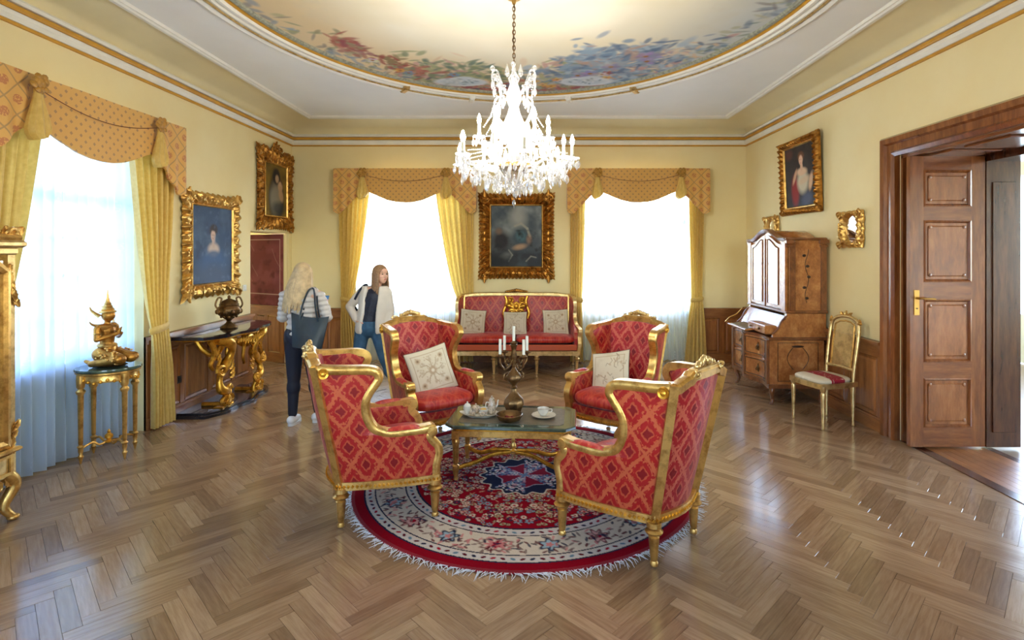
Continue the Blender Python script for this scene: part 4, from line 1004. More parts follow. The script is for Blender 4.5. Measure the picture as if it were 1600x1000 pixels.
def make_wing_chair(loc, rz, label, cushion=None):
    root = empty('wing_armchair', loc, rz, label, 'armchair', 'red damask wing armchairs')
    FR = .06
    for s in (-1, 1):
        zs = [.27+.73*k/36 for k in range(37)]
        def fn(u, v, w, s=s):
            z = lerp(.275, .992, v); tm = interp(z, PZ, PT)-.02; t = lerp(0.01, tm, u); bulge = .010*math.sin(PI*u)*math.sin(PI*v)
            return chair_P(t, z, s, (.018+bulge) if w == 0 else -.035-.02*math.sin(PI*u))
        MB().slab(fn, 14, 44, .05, lambda u, v: (lerp(0, .55, u*interp(lerp(.27, 1, v), PZ, PT)), v*.73)).build('side_panel', 'damask', root)
        # gilded border of the side
        path = [(1.0, .27), (1.0, .34), (1.03, .42), (1.01, .47), (.95, .51), (.93, .54), (.965, .56), (.95, .585), (.88, .582), (.70, .575), (.56, .572), (.47, .585), (.40, .61), (.355, .66), (.335, .73), (.35, .80), (.40, .86), (.455, .91), (.475, .94), (.455, .975), (.39, .99), (.27, .995), (.13, 1.0), (0.0, 1.01)]
        sp = spl([(a, 0, b) for a, b in path], 4); P = [chair_P(p.x, p.z, s, -.008) for p in sp]; nr = [(chair_P(p.x, p.z, s, .05)-chair_P(p.x, p.z, s, 0)).normalized() for p in sp]
        hw = .026
        prof = [(-hw, -.034), (-hw, .026), (-hw*.5, .036), (hw*.5, .036), (hw, .026), (hw, -.034)]
        MB().sweep(P, prof, nr).build('side_frame', 'gold', root)
        pp = [chair_P(p.x-.05 if p.x > .1 else p.x, p.z-.03, s, .021) for p in sp[6:-4]]
        ar = MB().lathe([(.005, -.033), (.03, -.031), (.036, -.012), (.036, .012), (.03, .031), (.005, .033)], chair_P(.945, .572, s, 0), 14, m=Matrix.Rotation(PI/2, 3, 'Y')); ar.build('arm_scroll', 'gold', root)
        def ap(u, v, s=s): return chair_P(lerp(.5, .86, u), .597+.022*math.sin(PI*v)*math.sin(PI*min(1, u*3)*.5 if u < .33 else (PI/2 if u < .67 else PI*(1-u)*1.5)), s, lerp(-.035, .03, v))
        MB().grid(ap, 12, 6, lambda u, v: (u*.25, v*.06)).build('arm_pad', 'seat_red', root)
        rp = [chair_P(0, z, s, .004) for z in np.linspace(.24, 1.03, 12)]
        MB().sweep(rp, [(-.024, -.03), (-.024, .024), (.024, .024), (.024, -.03)], [(s*.75, -.66, 0)]*12).build('rear_post', 'gold', root)
    def bk(u, v, w):
        z = lerp(.275, 1.0+.035*math.sin(PI*u), v); L_ = chair_P(0, z, -1, -.01); R_ = chair_P(0, z, 1, -.01); p = L_.lerp(R_, u); cv_ = math.sin(PI*u)
        p.y += -.055*cv_-(.012*cv_*math.sin(PI*v)) if w == 0 else -.03*cv_+.055+.03*math.sin(PI*u)*math.sin(PI*v); return p
    MB().slab(bk, 16, 20, .05, lambda u, v: (u*.5, v*.76)).build('back_panel', 'damask_back', root)
    # crest rail
    cp = []
    for k in range(25):
        u = k/24; z = 1.01+.028*sm(min(u, 1-u)*5)+.022*(1 if .22 < u < .78 else 0)
        p = chair_P(0, z, -1, 0).lerp(chair_P(0, z, 1, 0), u); p.y += -.02*math.sin(PI*u); cp.append(p)
    MB().sweep(cp, [(-.034, -.028), (-.038, .012), (-.02, .026), (.024, .026), (.036, .010), (.032, -.028)], (0, 0, 1)).build('crest_rail', 'gold', root)
    cm = MB(); yb = chair_P(0, 1.06, 1).y-.02
    cm.box((0, yb, 1.085), (.27, .055, .014), bev=.005)
    q = random.Random(3)
    for k in range(9): a = (k-4)/4; cm.ball((a*.095, yb-.012+.02*q.random(), 1.10+.022*(1-abs(a))), (.02, .018, .018+.012*(1-abs(a))), 8, k=6)
    for s in (-1, 1): scroll(cm, (s*.15, 1.07), .028, 1.2, 0 if s > 0 else PI, s, .007, yb-.03)
    cm.build('crest_ornament', 'gold_pale', root)
    for s in (-1, 1):
        om_ = MB(); c = chair_P(.06, .985, s, .035); om_.lathe([(.004, -.006), (.034, -.004), (.030, .008), (.018, .004), (.012, .012), (.003, .014)], c, 14, m=Matrix.Rotation(s*PI/2, 3, 'Y')); om_.build('corner_rosette', 'gold_rich', root)
    # seat rail
    outl = [chair_P(t, .26, 1, .012) for t in np.linspace(0, 1, 9)]; front = [Vector((x, .29+.045*math.cos(x/.33*PI/2), .26)) for x in np.linspace(.33, -.33, 9)][1:-1]
    left = [chair_P(t, .26, -1, .012) for t in np.linspace(1, 0, 9)]; back = [Vector((x, -.29-.05*math.cos(x/.225*PI/2), .26)) for x in np.linspace(-.225, .225, 7)][1:-1]
    loop = outl+front+left+back
    MB().sweep(loop, [(-.03, -.028), (-.034, .0), (-.02, .006), (-.026, .022), (.02, .022), (.02, -.028)], (0, 0, 1), closed=True).build('seat_rail', 'gold', root)
    bd = MB(); pl = loop+[loop[0]]; 
    for a, b in zip(pl[:-1], pl[1:]):
        n_ = max(1, int((b-a).length/.02))
        for k in range(n_):
            p = a.lerp(b, (k+.5)/n_); o_ = Vector((p.x, p.y, 0)).normalized()*.026; bd.box(p+o_+Vector((0, 0, -.004)), (.016, .010, .014), (0, .6, math.atan2(p.y, p.x)+PI/2))
    bo = bd.build('carved_beading', 'gold_rich', root); bo['kind'] = 'stuff'
    for (x, y) in ((.235, -.29), (-.235, -.29), (.33, .285), (-.33, .285)):
        MB().lathe(turned_leg(.245, .031), (x, y, 0), 14).build('leg', 'gold', root)
    # upholstered seat box and loose cushion
    def sb(u, v, w):
        hw_ = .315; x = lerp(-hw_, hw_, u); yf = .285+.045*math.cos(x/.33*PI/2); return (x, yf-.004 if w == 0 else yf-.05, lerp(.28, .345, v))
    MB().slab(sb, 12, 3, .05, lambda u, v: (u*.62, v*.065)).build('seat_front', 'damask', root)
    def cu(u, v):
        a = 2*PI*u; c_, s_ = math.cos(a), math.sin(a); e = .42; X = math.copysign(abs(c_)**e, c_); Y = math.copysign(abs(s_)**e, s_)
        ph = PI*v; r_ = min(1, math.sin(ph)**.35) if 0 < v < 1 else 0; zz = .40-.062*math.copysign(abs(math.cos(ph))**.8, math.cos(ph))
        y = .02+.285*Y*r_; wid = lerp(.225, .315, (y+.27)/.57); x = wid*X*r_; return (x, y+(.05*math.cos(x/.33*PI/2) if Y > .5 else 0)*r_, zz+(.018*(1-r_*r_) if v > .5 else 0))
    MB().grid(cu, 48, 18, lambda u, v: (cu(u, v)[0], cu(u, v)[1]), closeu=True).build('seat_cushion', 'seat_red', root)
    return root
def ang(fx, fy): return math.atan2(fy, fx)-PI/2
A_ = make_wing_chair((-1.01, 3.74, .006), ang(.92, .39), 'red wing armchair at front left, its back and white-gilt edge towards the camera')
B_ = make_wing_chair((.63, 3.36, .006), ang(-.73, .68), 'red wing armchair at front right, nearest the camera, with pinkish side panel')
C_ = make_wing_chair((-.90, 5.0, .006), ang(.60, -.80), 'red wing armchair at back left holding a square cream cushion')
D_ = make_wing_chair((.79, 5.0, .006), ang(-.60, -.80), 'red wing armchair at back right with a cream cushion against its wing')

def cushion(loc, rot, w, label, seed, group=None, pat=0):
    c = Canvas(60, 60, 1.0, (214, 200, 172), seed); c.lay((c.noise(5)-.5)*2, (200, 184, 154)); br = (168, 138, 104); r = c.rng
    for e in (.10, .9): c.line([(e, .1), (e, .9)], .008, br, .7); c.line([(.1, e), (.9, e)], .008, br, .7)
    if pat == 0:
        for k in range(8): a = k*PI/4; c.line([(.5, .5), (.5+.16*math.cos(a), .5+.2*math.sin(a)), (.5+.3*math.cos(a+.25), .5+.3*math.sin(a+.25))], .010, br, .8); c.ell(.5+.26*math.cos(a), .5+.26*math.sin(a), .05, .03, (176, 150, 120), .4, a, .6)
        [c.ell(.15+.7*r.random(), .15+.7*r.random(), .02, .012, (178, 150, 118), .4, r.random()*3, .7) for _ in range(60)]; c.ell(.5, .5, .09, .09, (176, 146, 112), .4); c.ell(.5, .5, .04, .04, (222, 208, 180), .4)
        for (x, y) in ((.22, .22), (.78, .22), (.22, .78), (.78, .78)): c.ell(x, y, .055, .055, (184, 156, 122), .4); c.ell(x, y, .02, .02, (120, 92, 66), .4)
    else:
        for k in range(18):
            x, y, a = r.random()*.7+.15, r.random()*.7+.15, r.random()*6; c.line([(x, y), (x+.1*math.cos(a), y+.1*math.sin(a)), (x+.12*math.cos(a+.6), y+.16*math.sin(a+.6))], .007, (140, 112, 88), .8); c.ell(x, y, .03, .02, (190, 164, 132), .4, a, .8)
    th = w*.20; vs = []; N_ = 60
    mb = MB()
    def fn(u, v, s): 
        x, y = (u-.5)*w, (v-.5)*w; e = (1-(2*u-1)**2)*(1-(2*v-1)**2); pin = 1-.06*(1-abs(2*u-1)**2)*(1 if abs(2*v-1) > .5 else 0); k = 1-.05*math.sin(PI*u); k2 = 1-.05*math.sin(PI*v)
        return (x*k2, s*(th*.5*max(0, e)**.45+.0015), y*k)
    V = []; F = []; C = []
    for s in (-1, 1):
        base_ = len(V)
        for j in range(N_):
            for i in range(N_): V.append(fn(i/(N_-1), 1-j/(N_-1), s)); C.append(c.a[j, i])
        for j in range(N_-1):
            for i in range(N_-1): a = base_+j*N_+i; F.append((a, a+1, a+N_+1, a+N_) if s > 0 else (a, a+N_, a+N_+1, a+1))
    mb.v, mb.f = V, F; o = mb.build('cushion', 'embroid'); paintmesh(o, np.array(C)); o.location = loc; o.rotation_euler = rot
    tag(o, label, 'cushion', group)
    P = []
    for k in range(80):
        t = k/80*4; e = int(t); f = t-e; u, v = ((f, 0), (1, f), (1-f, 1), (0, 1-f))[e]; p = fn(u, v, 0); P.append(p)
    MB().tube(P, .004, 6, closed=True).build('cushion_piping', 'mat_brown', o); return o

# sofa -----------------------------------------------------------------
sf = empty('sofa', (-.205, 7.94, 0), 0, 'long red damask sofa with gilded frame and carved medallion below the large painting', 'sofa')
HW, SD = .90, .33
def sofa_back(x0, x1, n, bow=.02):
    def fn(u, v, w):
        x = lerp(x0, x1, u); z = lerp(.46, 1.03+.02*math.sin(PI*(x+HW)/(2*HW)), v); y = .24+(z-.46)*.14; e = math.sin(PI*u)*math.sin(PI*v); return (x, y-(.03+.03*e**.6 if w == 0 else -.03), z)
    return MB().slab(fn, n, 14, .05, lambda u, v: (lerp(x0, x1, u), v*.57)).build('back_panel', 'damask', sf)
sofa_back(-.78, -.17, 20); sofa_back(.17, .78, 20); sofa_back(-.17, .17, 8)
for s in (-1, 1):
    def wing(u, v, w, s=s):
        z = lerp(.32, 1.02, v); d = interp(z, [.32, .60, .66, .74, .88, .98, 1.02], [.62, .60, .36, .24, .24, .26, .2]); y = .30-d*u+(z-.46)*.10*(1-u); return (s*(HW-.10+.07*u+.02*(z-.3)+(-.045 if w == 0 else .0)), y, z)
    MB().slab(wing, 12, 24, .05, lambda u, v: (u*.5, v*.7)).build('side_panel', 'damask', sf)
    pth = spl([(s*(HW-.02), -.33, .30), (s*(HW), -.345, .42), (s*(HW-.0), -.30, .52), (s*(HW+.015), -.31, .60), (s*(HW), -.22, .63), (s*(HW-.02), -.08, .645), (s*(HW-.03), .02, .70), (s*(HW-.035), .065, .80), (s*(HW-.03), .06, .92), (s*(HW-.04), .07, 1.0), (s*(HW-.07), .16, 1.04), (s*(HW-.10), .31, 1.05)], 6)
    MB().sweep(pth, [(-.02, -.024), (-.02, .024), (.02, .024), (.02, -.024)], (s, 0, 0)).build('arm_frame', 'gold_pale', sf)
    MB().sweep([(s*.79, .20+.14*(z-.46), z) for z in np.linspace(.46, 1.05, 6)], [(-.016, -.02), (-.016, .02), (.016, .02), (.016, -.02)], (0, -1, 0)).build('back_post', 'gold', sf)
MB().sweep([(x, .31, 1.055+(.025 if abs(x) < .55 else .025*sm((.8-abs(x))/.25))) for x in np.linspace(-.84, .84, 41)], [(-.03, -.02), (-.034, .012), (0, .024), (.03, .012), (.03, -.02)], (0, 0, 1)).build('crest_rail', 'gold_pale', sf)
cm = MB()
for k in range(11): a = (k-5)/5; cm.ball((a*.15, .29, 1.115+.02*(1-abs(a))), (.024, .02, .016+.012*(1-abs(a))), 8, k=6)
cm.build('crest_ornament', 'gold_deep', sf)
md = MB(); MZ = .045
for s in (-1, 1):
    md.tube([(s*(.145+.02*math.sin(t*PI*2)), .205+(z-.46)*.14-.02, z) for t, z in zip(np.linspace(0, 1, 14), np.linspace(.72, 1.05, 14))], .017, 8)
    for (cx, cz, r_, ro) in ((.075, .90, .065, 0), (.07, .80, .05, 2), (.08, .99, .045, 1), (.03, .84, .03, 3)): scroll(md, (s*cx, cz), r_, 1.4, ro, s, .013, .225)
    for a in (.4, 1.1, 1.9, 2.6): leaf(md, (s*.03, .88), a if s > 0 else PI-a, .10, .028, .22); leaf(md, (s*.03, .86), -a if s > 0 else PI+a, .08, .024, .22)
md.ball((0, .21, .90), (.035, .03, .045), 12); md.xf(Matrix.Translation((0, -.015, .0)) @ Matrix.Diagonal((1.15, 1, 1, 1))); md.build('carved_medallion', 'gold_rich', sf)
for s in (-1, 1):
    def cu2(u, v, s=s):
        a = 2*PI*u; c_, s_ = math.cos(a), math.sin(a); e = .3; X = math.copysign(abs(c_)**e, c_); Y = math.copysign(abs(s_)**e, s_); ph = PI*v; r_ = math.sin(ph)**.35 if 0 < v < 1 else 0
        return (s*.425+.42*X*r_, -.055+.285*Y*r_, .475-.055*math.copysign(abs(math.cos(ph))**.8, math.cos(ph))+(.015*(1-r_) if v > .5 else 0))
    MB().grid(cu2, 48, 14, lambda u, v: (cu2(u, v)[0], cu2(u, v)[1]), closeu=True).build('seat_cushion', 'seat_red', sf)
MB().box((0, -.325, .375), (1.72, .03, .085), bev=.01).build('seat_front', 'damask', sf)
MB().box((0, 0, .37), (1.66, .60, .07)).build('seat_base', 'piping', sf, smooth=False)
MB().sweep([(-.88, .33, .30), (-.88, -.34, .30), (.88, -.34, .30), (.88, .33, .30)], [(-.02, -.03), (-.028, .0), (-.02, .03), (.02, .03), (.02, -.03)], (0, 0, 1), closed=True).build('seat_rail', 'gold_pale', sf)
for (x, y) in ((-.86, -.32), (-.30, -.32), (.30, -.32), (.86, -.32), (-.86, .31), (-.30, .31), (.30, .31), (.86, .31)): MB().lathe(turned_leg(.28, .026), (x, y, 0), 12).build('leg', 'gold_pale', sf)
cushion((-.205-.63, 7.94-.0, .69), (-.30, .10, .1), .37, 'cream embroidered cushion at the left end of the red sofa', 21, 'cushions on the sofa')
cushion((-.205-.01, 7.94-.02, .675), (-.30, .0, 0), .34, 'pale embroidered cushion in the middle of the red sofa under the medallion', 22, 'cushions on the sofa', 1)
cushion((-.205+.58, 7.94-.0, .69), (-.30, -.05, -.05), .37, 'cream embroidered cushion at the right end of the red sofa', 23, 'cushions on the sofa')
cushion((-.905, 4.99, .635), (-.34, -.18, ang(.6, -.8)+PI), .42, 'large cream cushion with brown embroidery on the back left armchair', 24, 'cushions on the armchairs')
cushion((.75, 5.06, .60), (-.42, -.22, ang(-.6, -.8)+PI), .40, 'slouching cream cushion with flowers on the back right armchair', 25, 'cushions on the armchairs', 1)

# gilded cane chair -----------------------------------------------------
cc = empty('cane_side_chair', (2.97, 5.50, 0), ang(-.96, -.24), 'gilded side chair with cane back and cream and red striped seat', 'chair')
for (x, y) in ((-.2, .19), (.2, .19)): MB().lathe([(.012, 0), (.016, .01), (.013, .03), (.022, .30), (.024, .34), (.016, .36), (.027, .38), (.027, .42)], (x, y, 0), 12).build('leg', 'gold_pale', cc)
for s in (-1, 1):
    MB().lathe([(.012, 0), (.016, .01), (.013, .03), (.022, .32), (.025, .36), (.025, .43)], (s*.17, -.19, 0), 12).build('leg', 'gold_pale', cc)
    MB().tube(spl([(s*.17, -.19, .42), (s*.175, -.20, .55), (s*.18, -.235, .80), (s*.175, -.26, .97), (s*.14, -.27, 1.03), (s*.06, -.275, 1.06), (0, -.275, 1.065)], 6), .018, 10).build('back_frame', 'gold_pale', cc)
    MB().lathe([(.004, -.02), (.02, -.01), (.024, .0), (.014, .012), (.018, .022), (.004, .045)], (s*.178, -.262, 1.01), 10).build('finial', 'gold', cc)
    MB().tube([(s*.125, -.205, .56), (s*.13, -.235, .80), (s*.12, -.262, .98), (s*.07, -.268, 1.01), (0, -.27, 1.02)], .009, 8).build('cane_border', 'gold', cc)
MB().tube([(-.175, -.20, .55), (0, -.205, .56), (.175, -.20, .55)], .017, 8).build('back_rail', 'gold_pale', cc)
crest = MB()
for a in (-1, 0, 1): leaf(crest, (a*.03, 1.065), PI/2-a*.8, .06, .018, -.275); 
crest.ball((0, -.28, 1.07), .02, 8); crest.build('crest_ornament', 'gold', cc)
cane = MB()
def cy(z): return -.205-.065*((z-.56)/.46)
for k in range(17): x = -.12+.015*k; zt_ = 1.01-.03*abs(x/.12)**2; cane.box((x, (cy(.57)+cy(zt_))/2, (.56+zt_)/2), (.004, .004, zt_-.56), (math.atan2(.065, .46), 0, 0))
for k in range(30): z = .57+.015*k; cane.box((0, cy(z), z), (.245, .004, .004))
for k in range(-14, 30):
    for sg in (-1, 1):
        x0, z0 = -.12*sg, .56+.03*k*.5; x1, z1 = .12*sg, z0+.24
        if z0 > .54 and z1 < 1.02: cane.tube([(x0, cy(z0), z0), (x1, cy(z1), z1)], .0018, 4)
co = cane.build('cane_weave', 'gold_pale', cc); co['kind'] = 'stuff'
MB().sweep([(-.2, .21, .42), (-.215, 0, .42), (-.185, -.2, .42), (.185, -.2, .42), (.215, 0, .42), (.2, .21, .42), (0, .235, .42)], [(-.018, -.025), (-.022, .0), (-.018, .022), (.018, .022), (.018, -.025)], (0, 0, 1), closed=True).build('seat_rail', 'gold_pale', cc)
def ch(u, v):
    a = 2*PI*u; c_, s_ = math.cos(a), math.sin(a); e = .45; X = math.copysign(abs(c_)**e, c_); Y = math.copysign(abs(s_)**e, s_); ph = PI*v; r_ = math.sin(ph)**.4 if 0 < v < 1 else 0
    y = .01+.21*Y*r_; return (X*r_*lerp(.185, .215, (y+.2)/.4), y, .455-.035*math.copysign(abs(math.cos(ph))**.8, math.cos(ph)))
t = NT('striped seat cloth'); sx = t.n('SeparateXYZ'); uvn = t.n('UVMap'); t.l(uvn.outputs[0], sx.inputs[0])
pr = t.math('PINGPONG', t.math('MULTIPLY', t.math('ADD', sx.outputs[1], .5), 1/.17), 1.0)
cS = t.ramp(pr, [(.0, S(214, 198, 168)), (.50, S(214, 198, 168)), (.52, S(150, 24, 44)), (.98, S(150, 24, 44))])
nn = t.noise(uvn.outputs[0], 26, 2); fl_ = t.math('MULTIPLY', t.math('GREATER_THAN', nn, .62), .8); cS = t.mix(fl_, cS, S(226, 214, 190)); M['striped'] = t.set(cS, .6)
MB().grid(ch, 40, 14, lambda u, v: (ch(u, v)[0], ch(u, v)[1]), closeu=True).build('seat', 'striped', cc)
# ================================================================== RUG
RC = (-.04, 4.18); RR = 1.265
rug = empty('round_rug', (RC[0], RC[1], 0), 0, 'round red persian rug with cream floral border and white fringe', 'rug')
N = 440; lin = np.linspace(-RR, RR, N); X, Y = np.meshgrid(lin, -lin); r = np.hypot(X, Y)/RR; th = np.arctan2(Y, X)
A = np.ones((N, N, 3))*np.array(S(134, 8, 26)[:3]); rg = np.random.default_rng(9)
def lay(m, c): 
    global A
    m = np.clip(m, 0, 1)[..., None]; A = A*(1-m)+np.array(S(*c)[:3])*m
def bandm(a, b): return ((r > a) & (r < b)).astype(float)
cream, navy, red, teal, pink, dk = (204, 188, 166), (34, 38, 62), (158, 18, 38), (96, 124, 138), (196, 120, 116), (92, 16, 30)
lay(bandm(.635, .925), cream); lay(bandm(.925, .935), navy); lay(bandm(.635, .647), navy); lay(bandm(.70, .708), navy); lay(bandm(.868, .876), navy)
lay(bandm(.655, .695), (196, 184, 176)); lay(bandm(.884, .918), (200, 190, 180))
def spot(x, y, rx, ry, c, rot=0, petals=0, op=1.0, amp=.25):
    global A
    q = max(rx, ry)*1.5/RR/2*N; ci = (x+RR)/(2*RR)*(N-1); cj = (RR-y)/(2*RR)*(N-1); i0, i1, j0, j1 = int(max(0, ci-q)), int(min(N, ci+q+2)), int(max(0, cj-q)), int(min(N, cj+q+2))
    if i1 <= i0 or j1 <= j0: return
    dx = X[j0:j1, i0:i1]-x; dy = Y[j0:j1, i0:i1]-y; u = (dx*math.cos(rot)+dy*math.sin(rot))/rx; v = (-dx*math.sin(rot)+dy*math.cos(rot))/ry; d = np.hypot(u, v)
    if petals: d = d/(1+amp*np.cos(petals*np.arctan2(v, u)))
    m = np.clip((1.12-d)/.24, 0, 1)[..., None]*op; A[j0:j1, i0:i1] = A[j0:j1, i0:i1]*(1-m)+np.array(S(*c)[:3])*m
def pol(q, a): return RR*q*math.cos(a), RR*q*math.sin(a)
for q, n in ((.675, 96), (.901, 128)):
    for k in range(n):
        a = 2*PI*k/n; x, y = pol(q, a); spot(x, y, .017, .010, (red, navy, teal)[k % 3] if k % 2 else dk, a+PI/2+(.5 if k % 4 < 2 else -.5))
for k in range(20):
    a = 2*PI*(k+.5)/20; x, y = pol(.79, a)
    if k % 4 == 2: spot(x, y, .10, .07, dk, a+PI/2, 10, 1, .12); spot(x, y, .085, .055, cream, a+PI/2, 10, 1, .12); spot(x, y, .065, .042, pink, a+PI/2, 8); spot(x, y, .03, .025, red, a, 6)
    elif k % 2: spot(x, y, .062, .062, navy, a, 6); spot(x, y, .045, .045, (150, 170, 176), a, 6); spot(x, y, .022, .022, pink, 0, 5)
    else: spot(x, y, .072, .06, dk, a, 8); spot(x, y, .056, .046, (200, 150, 140), a, 8); spot(x, y, .022, .02, red)
for k in range(640):
    a = rg.random()*2*PI; q = .72+.14*rg.random(); x, y = pol(q, a); 
    spot(x, y, .016+.012*rg.random(), .008, [dk, navy, (120, 96, 90), pink][int(rg.integers(4))], rg.random()*3.1, 0, .85)
# vines in the field: flowers mirrored fourfold
for k in range(330):
    a = rg.random()*PI/2; q = math.sqrt(rg.random())*.60+.02
    if q < .26: continue
    sz = .012+.015*rg.random(); c1 = [(206, 184, 160), (198, 150, 140), (120, 140, 150), (206, 184, 160), (150, 150, 110), navy][int(rg.integers(6))]; ro = rg.random()*PI; pe = int(rg.integers(0, 3))*3; el = .5+.5*rg.random()
    for (fx, fy) in ((1, 1), (-1, 1), (1, -1), (-1, -1)):
        x, y = pol(q, a); x *= fx; y *= fy; rr_ = ro*fx*fy
        spot(x, y, sz*1.35, sz*el*1.35, dk, rr_, pe); spot(x, y, sz, sz*el, c1, rr_, pe); spot(x, y, sz*.4, sz*.4, red, 0)
for k in range(420):
    a = rg.random()*2*PI; q = math.sqrt(rg.random())*.6; 
    if q < .25: continue
    x, y = pol(q, a); spot(x, y, .022, .0045, (190, 150, 120), rg.random()*PI, 0, .6)
mr = .25*(1+.07*np.cos(16*th)); lay((r < mr+.012).astype(float), cream); lay((r < mr).astype(float), navy); lay((r < .165*(1+.08*np.cos(8*th))).astype(float), (170, 160, 170)); lay((r < .155*(1+.08*np.cos(8*th))).astype(float), (140, 30, 52))
for k in range(120):
    a = rg.random()*PI/4; q = rg.random()*.23; c1 = [(206, 200, 196), (110, 130, 160), (196, 140, 150), (60, 70, 110)][int(rg.integers(4))]
    for s8 in range(8): x, y = pol(q, (a if s8 % 2 else -a)+s8*PI/4); spot(x, y, .012, .008, c1, a+s8)
A *= (1+.10*(rg.random((N, N, 1))-.5))
mask = r <= 1.0; ok = mask[:-1, :-1] & mask[1:, :-1] & mask[:-1, 1:] & mask[1:, 1:]
jj, iix = np.nonzero(ok); bs = jj*N+iix; mb = MB(); Z = .0125*np.clip((1-r)*60, .25, 1); Z += .0006*rg.random((N, N))
usedv = np.unique(np.concatenate([bs, bs+1, bs+N, bs+N+1])); remap = -np.ones(N*N, int); remap[usedv] = np.arange(len(usedv))
V = np.stack([X.ravel()[usedv], Y.ravel()[usedv], Z.ravel()[usedv]], 1); F = np.stack([remap[bs], remap[bs+N], remap[bs+N+1], remap[bs+1]], 1)
mb.v = V.tolist(); mb.f = F.tolist(); ro = mb.build('pile', 'rugm', rug, smooth=False); paintmesh(ro, A.reshape(-1, 3)[usedv])
MB().lathe([(RR-.012, .001), (RR+.004, .002), (RR+.004, .010), (RR-.012, .0125)], (0, 0, 0), 160).build('rug_binding', simple('rug binding', S(130, 8, 26), .95), rug)
fg = MB(); q = random.Random(4)
for k in range(760):
    a = 2*PI*(k+q.random())/760; L_ = .065*(.6+.6*q.random()); da = q.gauss(0, .55)+.5*math.sin(k*.09); d = Vector((math.cos(a+da), math.sin(a+da), 0)); p = Vector(pol(1.0, a)+(.007,))
    m_ = p+d*L_*.5+Vector((0, 0, .004)); e = p+d*L_+Vector((q.gauss(0, .01), q.gauss(0, .01), -.004)); fg.tube([p-d*.01, m_, e], lambda t: .0035*(1-.6*t), 4)
fo = fg.build('fringe', 'tassel', rug, smooth=False); fo['kind'] = 'stuff'

# ================================================================== COFFEE TABLE AND WHAT STANDS ON IT
TC = Vector((-.13, 4.27, .012)); TZ = .43; TR = -.09
tb = empty('coffee_table', TC, TR, 'gilded coffee table with green marble top and crossed stretcher in the rug centre', 'table')
def oct_(hx, hy, c): return [(-hx, -hy+c), (-hx+c, -hy), (hx-c, -hy), (hx, -hy+c), (hx, hy-c), (hx-c, hy), (-hx+c, hy), (-hx, hy-c)]
def flatprism(ol, z0, z1, bev=.004):
    mb = MB(); n = len(ol); vs = []
    for (z, i) in ((z0, bev), (z0+bev, 0), (z1-bev, 0), (z1, bev)): vs += [(x*(1-i/abs(max(map(lambda p: abs(p[0]), ol)))), y*(1-i/max(abs(p[1]) for p in ol)), z) for x, y in ol]
    fs = [tuple(range(n))[::-1], tuple(range(3*n, 4*n))]
    for L_ in range(3):
        for i in range(n): j = (i+1) % n; fs.append((L_*n+i, L_*n+j, L_*n+n+j, L_*n+n+i))
    return mb.add(vs, fs)
flatprism(oct_(.49, .285, .07), TZ-.028, TZ, .006).build('tabletop', 'marble_green', tb, smooth=False)
flatprism(oct_(.40, .215, .03), TZ, TZ+.003, .001).build('table_mat', 'mat_brown', tb, smooth=False)
flatprism(oct_(.45, .25, .05), TZ-.05, TZ-.028, .004).build('top_moulding', 'gold_rich', tb, smooth=False)
for (x, y, dx, dy) in ((0, -.225, .80, .02), (0, .225, .80, .02), (-.42, 0, .02, .40), (.42, 0, .02, .40)):
    mb = MB().box((x, y, TZ-.075), (dx, dy, .05), bev=.004); n_ = int(max(dx, dy)/.03)
    for k in range(n_): t = (k+.5)/n_-.5; mb.ball((x+dx*t*(dx > dy), y+dy*t*(dy > dx), TZ-.085+.008*(k % 2)), (.012 if dx > dy else .014, .012, .014), 6, k=5)
    mb.build('apron', 'gold', tb)
for sx in (-1, 1):
    for sy in (-1, 1):
        MB().box((sx*.41, sy*.215, TZ-.085), (.055, .055, .07), bev=.006).lathe([(.012, 0), (.018, .006), (.014, .03), (.02, .05), (.024, .075), (.026, .11), (.014, .12), (.014, .125), (.020, .13), (.025, .27), (.030, .285), (.030, .30), (.022, .31), (.022, .33)], (sx*.41, sy*.215, 0), 14).build('leg', 'gold', tb)
        MB().tube(spl([(sx*.40, sy*.21, .09), (sx*.28, sy*.10, .095), (sx*.15, sy*.05, .14), (0, sy*.012, .15)], 6), .013, 8, flat=1.3).build('stretcher', 'gold_rich', tb)
MB().lathe([(.02, .13), (.035, .14), (.035, .155), (.012, .165), (.022, .18), (.026, .20), (.012, .225), (.016, .235), (.004, .27)], (0, 0, 0), 14).build('stretcher_finial', 'gold', tb)
TM = Matrix.Translation(TC) @ Matrix.Rotation(TR, 4, 'Z')
def onT(x, y): p = TM @ Vector((x, y, TZ+.004)); return tuple(p)
cb = empty('candelabrum', onT(.0, .03), .35, 'tall dark bronze five branched candelabrum with white candles on the coffee table', 'candelabrum')
MB().lathe([(.055, 0), (.062, .01), (.06, .03), (.066, .05), (.082, .085), (.072, .12), (.045, .15), (.028, .175), (.02, .20), (.028, .21)], n=24, lobes=8, la=.05).build('base', 'bronze', cb)
MB().lathe([(.026, .21), (.016, .225), (.03, .245), (.056, .27), (.06, .295), (.045, .32), (.024, .345), (.012, .37), (.018, .385), (.014, .42), (.02, .44), (.026, .46), (.016, .50), (.022, .53), (.03, .545), (.02, .555)], n=20, lobes=8, la=.06).build('stem', 'bronze', cb)
for s in (-1, 1): MB().tube(spl([(s*.05, 0, .27), (s*.08, 0, .285), (s*.075, 0, .32), (s*.04, 0, .335)], 5), .005, 6).build('vase_handle', 'bronze', cb)
